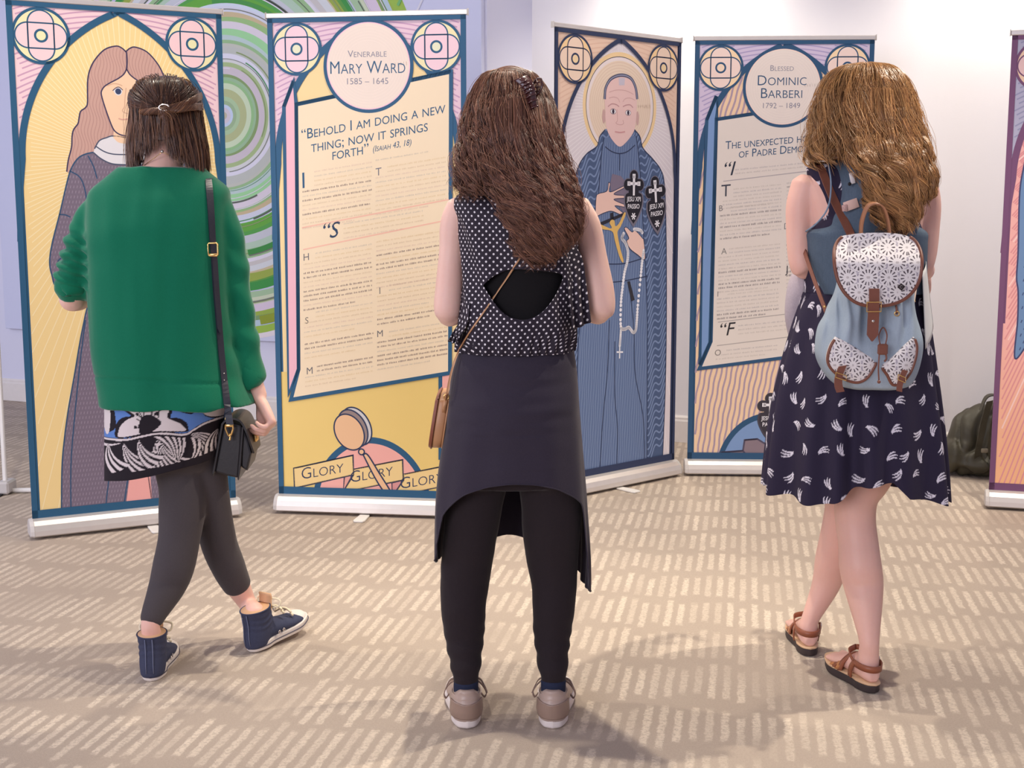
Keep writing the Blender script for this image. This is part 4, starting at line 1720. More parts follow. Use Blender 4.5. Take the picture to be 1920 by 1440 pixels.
def curtain(rng, rows, n, k, t0, t1, s0, s1, rho, wave=(0, 0), curl=(0, 0), clump=40, jit=0.004, top_turn=0.0, spread=4.5):
    """strands that run down a lofted hair volume. rows top to bottom (x,y,z,a,b,e); t: angle range (270 = towards the camera);
    s1: end fraction, a number or a function of the angle; wave: (amplitude, waves) sideways; curl: (radius, turns)"""
    RW = catmull(rows, 200)
    nc = max(1, n // clump)
    ct = rng.uniform(t0, t1, nc)
    cph, cfr = rng.uniform(0, 6.28, nc), rng.uniform(0.8, 1.25, nc)
    crho = rng.uniform(rho[0], rho[1], nc)
    cend = rng.uniform(-0.08, 0.025, nc)
    ci = rng.integers(0, nc, n)
    LOCKS['ci'] = ci
    dth, dro = rng.normal(0, spread, n), rng.normal(0, 0.0058 * spread, n)
    th = ct[ci] + dth
    ro = crho[ci] + dro
    e = (np.array([s1(a) for a in th]) if callable(s1) else np.full(n, s1)) + cend[ci] + rng.normal(0, 0.02, n)
    st = s0 + np.abs(rng.normal(0, 0.01, n))
    s = st[:, None] + (np.clip(e, 0.05, 1.0) - st)[:, None] * np.linspace(0, 1, k)[None]
    s = np.clip(s, 0, 1)
    ix = np.clip(s * 199, 0, 198.999)
    i0 = ix.astype(int)
    f = (ix - i0)[..., None]
    Q = RW[i0] * (1 - f) + RW[i0 + 1] * f
    g = s - s[:, :1]
    tight = 1 - 0.62 * np.linspace(0, 1, k)[None] ** 1.5
    ang = np.radians(ct[ci][:, None] + dth[:, None] * tight)
    ro = (crho[ci][:, None] + dro[:, None] * tight)
    c, sn = np.cos(ang), np.sin(ang)
    q = 2.0 / np.maximum(Q[..., 5], 1.2)
    x = Q[..., 0] + Q[..., 3] * ro * np.sign(c) * np.abs(c) ** q
    y = Q[..., 1] + Q[..., 4] * ro * np.sign(sn) * np.abs(sn) ** q
    z = Q[..., 2].copy()
    grow = sstep(g, 0.02, 0.45)
    ph = cph[ci][:, None] + rng.normal(0, 0.16, n)[:, None]
    fr = cfr[ci][:, None]
    wv = wave[0] * grow * np.sin(ph + 6.283 * wave[1] * fr * s)
    x += wv * -sn
    y += wv * c
    cu = curl[0] * grow
    x += cu * np.cos(ph * 1.7 + 6.283 * curl[1] * fr * s) * (0.6 + 0.4 * np.abs(sn))
    y += cu * np.sin(ph * 1.7 + 6.283 * curl[1] * fr * s)
    z += 0.5 * cu * np.sin(ph + 6.283 * curl[1] * fr * s)
    x += rng.normal(0, jit, n)[:, None] * grow
    y += rng.normal(0, jit, n)[:, None] * grow
    return np.stack([x, y, z], 2)


def cap_rows(rows, k):
    """closed inner mass of a head of hair, bottom to top, a little inside the strands"""
    out = []
    for i, r in enumerate(rows):
        f = k if i > 1 else k * .97
        out.append((r[0], r[1] + .004, r[2] - (.004 if i == 0 else .002), r[3] * f, r[4] * f, r[5]))
    r = out[0]
    return out[::-1] + [(r[0], r[1], r[2] + .0015, .004, .004, 2)]


# ------------------------------------------------------------------ cloth and skin
def skin_mat(name, c):
    k = N(name, 0.48, 0.35)
    v = k.coord()
    a = k.noise(11, 3, 0.6, v)
    b = k.noise(120, 2, 0.6, v)
    f = k.math('ADD', k.math('MULTIPLY', a, 0.7), k.math('MULTIPLY', b, 0.3))
    k.base(k.mix(f, (c[0] * 0.95, c[1] * 0.86, c[2] * 0.86, 1), (min(1, c[0] * 1.03), min(1, c[1] * 1.07), min(1, c[2] * 1.07), 1)))
    k.b.inputs['Subsurface Weight'].default_value = 0.12
    k.b.inputs['Subsurface Radius'].default_value = (0.012, 0.004, 0.002)
    k.bump(b, 0.0004, 0.2)
    return k.m


SKIN_A = skin_mat('fair_skin', C(232, 188, 172))
SKIN_B = skin_mat('fair_skin', C(234, 194, 178))
SKIN_C = skin_mat('fair_skin', C(230, 184, 168))
M_GOLD = plain('gold_metal', C(232, 190, 120), 0.25, 0.6, 0.9)
M_STEEL = plain('nickel_metal', C(214, 206, 200), 0.25, 0.6, 0.9)


def sole_outline(L, wh, wb, wt, n=48):
    """foot outline: heel at y = 0, toe at y = L; half widths at heel, ball; returns points"""
    prof = [(0.0, 0.0), (0.012, wh * .62), (0.05 * L / .25, wh), (0.35 * L, wh * .96), (0.70 * L, wb), (0.88 * L, wt), (0.975 * L, wt * .58), (L, 0.0)]
    r = catmull([(y, x) for y, x in prof], n // 2)
    rt = [(x + 0.010 * math.sin(math.pi * min(1, y / L)) * 0, y) for y, x in r]
    lf = [(-x, y) for x, y in rt[::-1]][1:-1]
    return rt + lf


def slab(out, z0, z1, s0=1.0, s1=1.0, cy=None, fz=None):
    """closed slab over an outline"""
    cy = cy if cy is not None else sum(p[1] for p in out) / len(out)
    n = len(out)
    V = []
    for z, s in ((z0, s0), (z0 + (z1 - z0) * .25, (s0 + s1) / 2 + .012), (z0 + (z1 - z0) * .8, (s0 + s1) / 2 + .012), (z1, s1)):
        for x, y in out:
            zz = z + (fz(y) if fz else 0)
            V.append((x * s, cy + (y - cy) * s, zz))
    F = [tuple(range(n))[::-1], tuple(range(3 * n, 4 * n))]
    for k in range(3):
        F += [(k * n + i, k * n + (i + 1) % n, (k + 1) * n + (i + 1) % n, (k + 1) * n + i) for i in range(n)]
    return V, F


def place(M, V):
    return [M @ Vector(v) for v in V]


def foot_parts(M, L=0.235):
    """bare foot, heel at y = 0 pointing to +y, sole at z = 0"""
    rows = []
    for y, a, h in ((0.004, .016, .030), (.022, .030, .052), (.055, .033, .072), (.095, .034, .066), (.135, .040, .050), (.175, .045, .036), (.205, .043, .026), (.222, .034, .020)):
        y *= L / .235
        rows.append((y, a, h))
    n, V, F = 20, [], []
    for y, a, h in rows:
        for j in range(n):
            p = 2 * math.pi * j / n
            V.append((a * math.cos(p), y, h / 2 + h / 2 * math.sin(p)))
    for i in range(len(rows) - 1):
        for j in range(n):
            k = (j + 1) % n
            F.append((i * n + j, (i + 1) * n + j, (i + 1) * n + k, i * n + k))
    F += [tuple(range(n)), tuple(range((len(rows) - 1) * n, len(rows) * n))[::-1]]
    parts = [(V, F)]
    for i, (x, r, l) in enumerate(((.026, .012, .030), (.006, .009, .026), (-.010, .0085, .022), (-.024, .008, .016), (-.036, .0075, .008))):
        y0 = .208 * L / .235
        parts.append(tube([(x, y0 - .02, .014), (x, y0 + l * .5, .013), (x, y0 + l, .010)], [r, r, r * .6], 10))
    return [(place(M, v), f) for v, f in parts]
# ------------------------------------------------------------------ shoes
M_NAVYC = fabric('navy_canvas', C(62, 66, 88), 0.8, 0.18, 260, 0.0006)
M_RUBBER = plain('white_rubber', C(226, 216, 208), 0.45, 0.35)
M_LINING = plain('tan_lining', C(214, 168, 128), 0.6)
M_LACE = fabric('cream_laces', C(232, 218, 190), 0.8, 0.08, 400)


def hightop(person, M, label=None):
    """canvas high-top: shoe > sole, toe_cap, lace, eyelet, heel_strip"""
    L = 0.262
    out = sole_outline(L, .034, .046, .040, 60)
    fz = lambda y: 0.008 * sstep(np.array(y), .19, .262)
    V, F = loft([(0, .040, .012, .033, .042, 2.2), (0, .045, .040, .036, .050, 2.2), (0, .052, .075, .037, .053, 2.1), (0, .050, .105, .038, .050, 2.1), (0, .046, .128, .041, .052, 2.1)], 32, 30)[:2]
    toe = []
    for y, a, h in ((.03, .030, .05), (.07, .034, .080), (.12, .039, .070), (.17, .044, .054), (.21, .042, .046), (.245, .030, .038), (.254, .018, .030)):
        toe.append((y, a, h))
    n, TV, TF = 24, [], []
    for y, a, h in toe:
        for j in range(n):
            p = 2 * math.pi * j / n
            TV.append((a * math.cos(p), y, .012 + (h - .012) / 2 + (h - .012) / 2 * math.sin(p)))
    for i in range(len(toe) - 1):
        for j in range(n):
            k = (j + 1) % n
            TF.append((i * n + j, (i + 1) * n + j, (i + 1) * n + k, i * n + k))
    TF += [tuple(range(n)), tuple(range((len(toe) - 1) * n, len(toe) * n))[::-1]]

    Mi = M.inverted()

    def folds(V, Nn):
        l = np.array([tuple(Mi @ Vector(v)) for v in V])
        d = 0.0016 * np.sin(l[:, 2] * 330 + 3 * np.sin(l[:, 1] * 40)) * sstep(l[:, 2], .055, .075) * (1 - sstep(l[:, 2], .105, .12)) * (0.4 + 0.6 * sstep(l[:, 1], .0, .06))
        return V + Nn * d[:, None]
    shoe = fuse('high_top_shoe', [(place(M, V), F), (place(M, TV), TF)], 0.0035, M_NAVYC, person, 5, folds)
    # opening: tan lining ring and dark inside
    b = MB()
    rim = ellpts((0, .046), .0405, .0515, 0, 32)
    b.tube([M @ Vector((x, y, .1285)) for x, y in rim], .0022, 8, closed=True)
    b.build('collar', M_NAVYC, shoe)
    b = MB()
    b.add([M @ Vector((x, y, z)) for z in (.1275, .1302) for x, y in ellpts((0, .046), .0385, .0495, 0, 32)], [tuple(range(32))[::-1], tuple(range(32, 64))] + [(i, (i + 1) % 32, 32 + (i + 1) % 32, 32 + i) for i in range(32)])
    b.build('lining', M_LINING, shoe)
    b = MB()
    tg = [(0, .088, .10), (0, .094, .128), (0, .098, .150), (0, .096, .160)]
    b.ribbon([M @ Vector(p) for p in tg], M.to_3x3() @ Vector((.046, 0, 0)), .005)
    b.build('tongue', M_LINING, shoe)
    b = MB()
    V, F = slab(out, 0.0, .026, .97, 1.0, L / 2, fz)
    b.add(place(M, V), F)
    sole = b.build('sole', M_RUBBER, shoe, True)
    md = sole.modifiers.new('b', 'BEVEL'); md.width, md.segments, md.angle_limit = .003, 2, R(40)
    b = MB()
    o2 = [(x * 1.035, L / 2 + (y - L / 2) * 1.012) for x, y in out]
    b.tube([M @ Vector((x, y, .013 + fz(y))) for x, y in o2], .0013, 6, closed=True)
    b.build('sole_line', plain('navy_line', C(70, 66, 84), 0.5), sole)
    b = MB()
    V, F = ball(12)
    b.add([M @ Vector((v[0] * .038, .222 + v[1] * .038, .022 + v[2] * .024 + fz(.222))) for v in V], F)
    b.build('toe_cap', M_RUBBER, shoe)
    # laces: crossing cords down the instep with a bow
    for i in range(6):
        y, z = .093 + i * .019, .122 - i * .0125 + (0.0 if i < 4 else 0.002)
        wd = .017 + i * .0012
        b = MB()
        pts = [Vector((-wd - .006, y - .008, z - .006)), Vector((-wd * .5, y, z + .003)), Vector((0, y + .004, z + .005)), Vector((wd * .5, y + .006, z + .003)), Vector((wd + .006, y + .006, z - .006))]
        if i % 2:
            pts = [Vector((-p.x, p.y, p.z)) for p in pts]
        b.tube([M @ p for p in smooth_path(pts, 12)], .0034, 7)
        b.build('lace', M_LACE, shoe)
    for sg in (-1, 1):
        b = MB()
        pts = [Vector((0, .096, .128)), Vector((sg * .02, .104, .142)), Vector((sg * .044, .112, .134)), Vector((sg * .04, .102, .116)), Vector((sg * .012, .096, .124))]
        b.tube([M @ p for p in smooth_path(pts, 18)], .0030, 7)
        b.build('lace', M_LACE, shoe)
    for sg in (-1, 1):
        for (y, z, x) in ((.094, .112, .034), (.098, .036, .0418), (.118, .036, .0425)):
            b = MB()
            b.tube([M @ (Vector((sg * x, y + .0042 * math.cos(a), z + .0042 * math.sin(a)))) for a in np.linspace(0, 6.283, 12, endpoint=False)], .0016, 6, closed=True)
            b.build('eyelet', M_STEEL, shoe)
    for sx in (-.010, .010):
        b = MB()
        b.tube([M @ Vector(p) for p in ((sx, -.0035, .026), (sx, -.006, .05), (sx, -.003, .085), (sx, -.0065, .126))], .0012, 6)
        b.build('heel_seam', fabric('pale_stitch', C(110, 116, 140), 0.8), shoe)
    return shoe


# ------------------------------------------------------------------ woman in the green sweater
GA = Fig(3.45)
M_GREEN = fabric('green_knit', C(10, 108, 78), 0.9, 0.10, 320, 0.0005, 0.35)
M_LEGG = fabric('charcoal_jersey', C(74, 68, 70), 0.9, 0.12, 340, 0.0004, 0.15)


def person_a():
    g = GA
    q, li = g.q, g.li
    # ---- body
    head_c = q(312, 228, 0.055)
    HM = Matrix.Translation(head_c) @ Matrix.Rotation(R(-26), 4, 'X') @ Matrix.Rotation(R(3), 4, 'Z')
    parts = head_parts(HM, 0.97)
    parts.append(limb(li((312, 255, .045, 38), (309, 290, .03, 36), (305, 318, .022, 38), (302, 345, .012, 46))))
    tor = [g.ring(232, 400, 775, 0, .105), g.ring(228, 402, 720, 0, .105), g.ring(222, 400, 640, .0, .09), g.ring(206, 400, 560, .005, .095), g.ring(192, 408, 470, .01, .105), g.ring(184, 418, 400, .012, .10), g.ring(190, 408, 358, .012, .082), g.ring(225, 378, 332, .012, .062), g.ring(262, 350, 316, .015, .05)]
    parts.append(loft(tor, 40, 50)[:2])
    parts.append(limb(li((206, 376, .01, 21), (180, 425, .01, 22), (154, 500, .0, 24), (134, 556, .0, 25))))
    el = q(134, 560, 0)
    wr = q(178, 545, .22)
    parts.append(limb([(el, .0345), (q(148, 557, .08), .036), (q(166, 550, .16), .029), (wr, .0235)]))
    parts += flip(hand_parts(basis(q(205, 530, .29) - wr, Vector((0.1, .2, 1)), wr) @ Matrix.Scale(-1, 4, (0, 0, 1)), (30, 40, 30)))
    parts.append(limb(li((396, 374, .01, 22), (416, 430, .01, 21), (433, 510, .012, 20), (442, 570, .015, 19), (453, 630, .02, 18), (472, 700, .02, 16), (480, 724, .02, 15.5), (486, 745, .02, 15.5))))
    wr2 = q(485, 742, .02)
    HMx = basis(q(507, 788, .005) - wr2, Vector((-.35, 1, -.05)), wr2)
    parts += hand_parts(HMx, (62, 62, 26), 0.02, thumb=(.86, .32, -.42))
    # legs
    ML = Matrix.Translation(onfloor(281, 1281) + Vector((.0, .006, 0))) @ Matrix.Rotation(R(5), 4, 'Z') @ Matrix.Scale(.94, 4)
    MR = Matrix.Translation(onfloor(464, 1227) + Vector((.004, .008, 0.001))) @ Matrix.Rotation(R(-30), 4, 'Z') @ Matrix.Rotation(R(6.5), 4, 'X') @ Matrix.Scale(.92, 4)
    ank = lambda M_: [(M_ @ Vector(p_), r_) for p_, r_ in (((0, .044, .165), .0262), ((0, .046, .120), .0255), ((0, .052, .065), .027))]
    lleg = join_leg(li((318, 790, .0, 50), (342, 900, -.01, 43), (341, 960, -.025, 40), (336, 1010, -.04, 36), (326, 1060, -.06, 36), (313, 1100, -.07, 31.5), (298, 1150, -.075, 24.5)), ank(ML))
    rleg = join_leg(li((365, 790, .0, 50), (385, 890, .03, 38), (398, 960, .06, 33), (411, 1020, .09, 31), (427, 1060, .11, 29), (441, 1090, .13, 25), (451, 1112, .14, 20.5)), [(q(466, 1134, .155), .0258), (MR @ Vector((0, .044, .115)), .0275), (MR @ Vector((0, .052, .06)), .027)])
    parts += [limb(lleg), limb(rleg)]
    parts += foot_parts(ML @ Matrix.Translation((0, .020, .024)) @ Matrix.Diagonal((.7, .88, .5, 1)), .235)
    parts += foot_parts(MR @ Matrix.Translation((0, .020, .024)) @ Matrix.Diagonal((.7, .88, .5, 1)), .235)
    person = fuse('person', parts, 0.0042, SKIN_A, None, 5)
    tag(person, 'woman in a loose green sweater and printed mini skirt, legs crossed in high-top shoes', 'person')
    add_face(HM, 0.97, person)
    hightop(person, ML)
    hightop(person, MR)
    # ---- leggings, one continuous garment from hips to calf
    hips = loft([g.ring(276, 398, 876, 0, .08), g.ring(238, 404, 850, 0, .105), g.ring(236, 404, 780, 0, .115), g.ring(240, 400, 730, 0, .108)], 40, 24)[:2]
    l1, l2 = sleeve_of(lleg, 9, q(295, 1152, -.075).z, .0045), sleeve_of(rleg, 9, q(450, 1104, .14).z, .0045)
    fuse('leggings', [hips, limb(l1), limb(l2)], 0.006, M_LEGG, person, 5)
    # ---- skirt
    n, m = 360, 130
    top = g.ring(201, 424, 742, 0, .140)
    bot = g.ring(201, 412, 872, -.005, .150)
    t = np.linspace(0, 2 * np.pi, n, endpoint=False)
    V = np.zeros((m, n, 3))
    for i in range(m):
        f = i / (m - 1)
        cx, cy, a, b = [top[k_] * (1 - f) + bot[k_] * f for k_ in (0, 1, 3, 4)]
        cs, sn = np.cos(t), np.sin(t)
        V[i, :, 0] = cx + a * np.sign(cs) * np.abs(cs) ** .9
        V[i, :, 1] = cy + b * np.sign(sn) * np.abs(sn) ** .9
        V[i, :, 2] = top[2] * (1 - f) + bot[2] * f + f * 0.032 * cs + 0.002 * np.sin(t * 5 + 1) * f
    px = np.array([proj(v) for v in V.reshape(-1, 3)])
    colv = skirt_print(px, V.reshape(-1, 3), top, bot)
    F = grid_faces(m, n)
    sk = mesh_np('mini_skirt', V.reshape(-1, 3), F[:, ::-1].copy(), vcol('printed_cotton', 0.8, 0.2, 0.0003), person, True, colv)
    so = sk.modifiers.new('s', 'SOLIDIFY'); so.thickness, so.offset = .002, -1
    # ---- sweater
    tor = [g.ring(193, 477, 757, 0, .160, 2.5), g.ring(190, 471, 735, 0, .158, 2.5), g.ring(182, 458, 700, 0, .150, 2.4), g.ring(173, 448, 650, .0, .146, 2.4), g.ring(167, 441, 580, .0, .140, 2.4), g.ring(163, 436, 500, .002, .134, 2.4), g.ring(160, 434, 430, .005, .128, 2.4), g.ring(162, 432, 388, .008, .114, 2.3), g.ring(167, 429, 358, .010, .098, 2.3), g.ring(189, 411, 338, .010, .088, 2.2), g.ring(219, 384, 317, .012, .076, 2.2), g.ring(222, 381, 313, .012, .074, 2.2)]
    pr = [loft(tor, 56, 80)[:2]]
    pr.append(limb(li((200, 374, .01, 29), (178, 412, .01, 35), (158, 470, .005, 36), (143, 520, 0, 36), (137, 550, 0, 33)), 28))
    pr.append(limb(li((398, 374, .01, 29), (415, 412, .01, 35), (428, 470, .012, 35), (440, 560, .014, 33), (452, 630, .018, 31), (465, 690, .02, 28), (471, 712, .02, 26)), 28))

    def folds(V, Nn):
        x, y, z = V.T
        d = 0.015 * nz(V, 9, 4, 1.4, 3.1) * (1 - sstep(z, 1.18, 1.34)) + 0.004 * nz(V, 22, 8, 5, 1.2)
        d += 0.005 * nz(V, 5, 4, 14, 7.7) * sstep(z, 1.0, 1.2)
        # scrunched left sleeve
        c0, c1 = q(170, 430), q(137, 552)
        ax = (c1 - c0).normalized()
        s = (V - np.array(c0)) @ np.array(ax)
        lft = 1 - sstep(x, q(150, 500).x + .025, q(166, 500).x + .02)
        L = (c1 - c0).length
        k_ = lft * sstep(s, -.02, .05) * (1 - sstep(s, L - .035, L - .02))
        d += k_ * 0.0075 * np.sin(s * 190 + 2.2 * nz(V, 18, 18, 18, 2.0) + y * 20)
        # right sleeve drag lines
        rg = sstep(x, q(432, 560).x, q(445, 560).x)
        d += rg * 0.003 * np.sin((z * 70 + x * 60) + 2 * nz(V, 10, 10, 10, 5))
        # hem band seam
        hz = q(300, 700).z - 0.012 * sstep(x, -.95, -.75)
        d -= 0.0035 * np.exp(-((z - hz) / .004) ** 2) * (1 - rg)
        return V + Nn * d[:, None]
    sw = fuse('sweater', pr, 0.006, M_GREEN, person, 4, folds)
    b = MB()
    cf = li((457, 688, .02, 31), (465, 705, .02, 32), (474, 732, .02, 29.5), (472, 726, .02, 24), (465, 700, .02, 24))
    V, F = tube([p for p, r in cf], [r for p, r in cf], 32, cap=False)
    b.add(V, F)
    b.build('sleeve_cuff', M_GREEN, sw, True, 1)
    b = MB()
    cf = li((141, 532, 0, 36), (137, 548, 0, 36), (135, 556, 0, 33.5), (137, 548, 0, 29))
    V, F = tube([p for p, r in cf], [r for p, r in cf], 32, cap=False)
    b.add(V, F)
    b.build('sleeve_cuff', M_GREEN, sw, True, 1)
    b = MB()
    t_ = np.linspace(0, 2 * np.pi, 40, endpoint=False)
    r = g.ring(224, 379, 319, .012, .071)
    b.tube([Vector((r[0] + r[3] * math.cos(a), r[1] + r[4] * math.sin(a), r[2] + 0.0015)) for a in t_], .0035, 8, closed=True)
    b.build('neckband', M_GREEN, sw)
    # necklace chain with a small bead at the nape
    b = MB()
    b.tube([q(270, 310, -.02), q(290, 296, -.040), q(304, 285, -.045), q(320, 292, -.040), q(342, 308, -.02)], .0008, 6)
    nk = b.build('necklace', M_GOLD, person)
    MB().ball(q(304, 284, -.047), .0042, 8).build('bead', M_STEEL, nk)
    hair_a(person, HM, g)
    return person


def skirt_print(px, W, top, bot):
    """blossoms and striped fans, read on the cloth's own back panel"""
    n = len(px)
    WH, BK, BL = C(214, 202, 200)[:3], C(34, 28, 34)[:3], C(92, 128, 190)[:3]
    out = np.tile(np.array(BL), (n, 1))
    x, y = px[:, 0], px[:, 1]
    front = W[:, 1] > top[1]
    # zoom frame of the notes: 8 units per pixel from (190, 750)
    X, Y = (x - 190) * 8, (y - 750) * 8

    def S(P):
        return catmull(P, 80)
    Q = np.stack([X, Y], 1)

    def fill(P, col, closed_spline=True):
        P = S(P + P[:1]) if closed_spline else P
        out[pip(Q, P)] = col
    # flowers: black halo then white petals
    fl1 = [(250, 60), (330, 150), (440, 240), (330, 260), (240, 330), (205, 450), (240, 570), (560, 540), (800, 490), (1260, 480), (1300, 410), (1270, 330), (1150, 270), (1040, 265), (1060, 170), (1040, 60), (900, -80), (500, -90)]
    fill(fl1, BK)
    fl2 = [(320, 60), (400, 150), (500, 235), (400, 290), (300, 370), (258, 470), (270, 560), (540, 520), (800, 470), (1240, 465), (1230, 400), (1160, 340), (1010, 280), (985, 230), (1020, 150), (1000, 60), (880, -50), (520, -60)]
    fill(fl2, WH)
    fill([(120, 60), (190, 140), (215, 400), (120, 480), (60, 470), (0, 200), (20, 60)], BK)
    fill([(10, 80), (120, 130), (135, 300), (110, 490), (60, 470), (10, 200)], WH)
    fill([(1060, 90), (1200, 180), (1350, 210), (1480, 150), (1560, 240), (1720, 270), (1960, 220), (1960, -60), (1040, -60)], BK)
    fill([(1490, 160), (1580, 230), (1720, 245), (1900, 190), (1960, 20), (1400, -20)], WH)
    fill([(1120, -60), (1120, 60), (1250, 130), (1420, 120), (1440, -60)], BL)
    # pistil and stamens
    fill([(555, 390), (600, 270), (700, 220), (800, 250), (895, 335), (830, 430), (700, 500), (580, 510)], BK)
    for cx_, cy_, r in ((632, 138, 28), (745, 88, 32), (875, 138, 30), (838, 205, 30), (540, 215, 24), (512, 408, 24)):
        out[(X - cx_) ** 2 + (Y - cy_) ** 2 < r * r] = BK
    for P in (((632, 150), (640, 240)), ((750, 110), (765, 240)), ((870, 150), (858, 260)), ((800, 205), (790, 240)), ((520, 90), (600, 240)), ((540, 220), (600, 260)), ((520, 408), (560, 420)), ((530, 290), (580, 310))):
        a, b = np.array(P[0], float), np.array(P[1], float)
        d = b - a
        tt = np.clip(((Q - a) @ d) / (d @ d), 0, 1)
        out[np.linalg.norm(Q - a - tt[:, None] * d, axis=1) < 8] = BK
    # dividing line and the striped fans beneath it
    ln = catmull([(-200, 500), (90, 580), (350, 600), (600, 550), (800, 510), (980, 505), (1250, 520), (1400, 440), (1560, 350), (1850, 250), (2200, 180)], 200)
    ly = np.interp(X, ln[:, 0], ln[:, 1])
    d = Y - ly
    low = d > -26
    out[low] = BK
    out[np.abs(d) < 15] = WH
    z = d > 42
    # fans: anchor, list of blades as curved wedges
    fans = [((330, 630), 150, 250, 6, 420, -1), ((330, 640), 100, 55, 4, 480, 1), ((870, 560), 128, 62, 7, 500, 1), ((1100, 980), -98, -42, 5, 460, 1), ((1340, 510), -18, 52, 6, 450, -1), ((560, 590), 108, 62, 3, 380, 1), ((1300, 950), -55, -25, 2, 330, 1), ((110, 640), 75, 120, 3, 380, 1), ((1760, 420), 90, 150, 4, 420, 1)]
    for (ax, ay), a0, a1, k, L, bend in fans:
        dx, dy = X - ax, Y - ay
        r = np.hypot(dx, dy)
        an = np.degrees(np.arctan2(dy, dx)) + bend * 26 * (r / L) ** 1.3
        lo, hi = min(a0, a1), max(a0, a1)
        an = (an - lo + 180) % 360 - 180 + lo
        ph = (an - lo) / (hi - lo) * k
        ins = z & (an > lo) & (an < hi) & (r < L * 1.2) & (r > 14)
        out[ins] = BK
        out[ins & (np.abs(ph % 1 - .5) < .27)] = WH
    # bare black hem
    f = (top[2] - W[:, 2])
    ang = (W[:, 0] - bot[0]) / bot[3]
    hem = (bot[2] + 0.032 * ang) - W[:, 2]
    out[hem > -0.019] = BK
    # the front panel repeats simple stripes
    fr = front & (hem < -0.019)
    s = np.floor((W[:, 0] * 14 + W[:, 2] * 6) % 2)
    out[fr & (s == 0)] = WH
    out[fr & (s == 1)] = BL
    return np.concatenate([out, np.ones((n, 1))], 1)


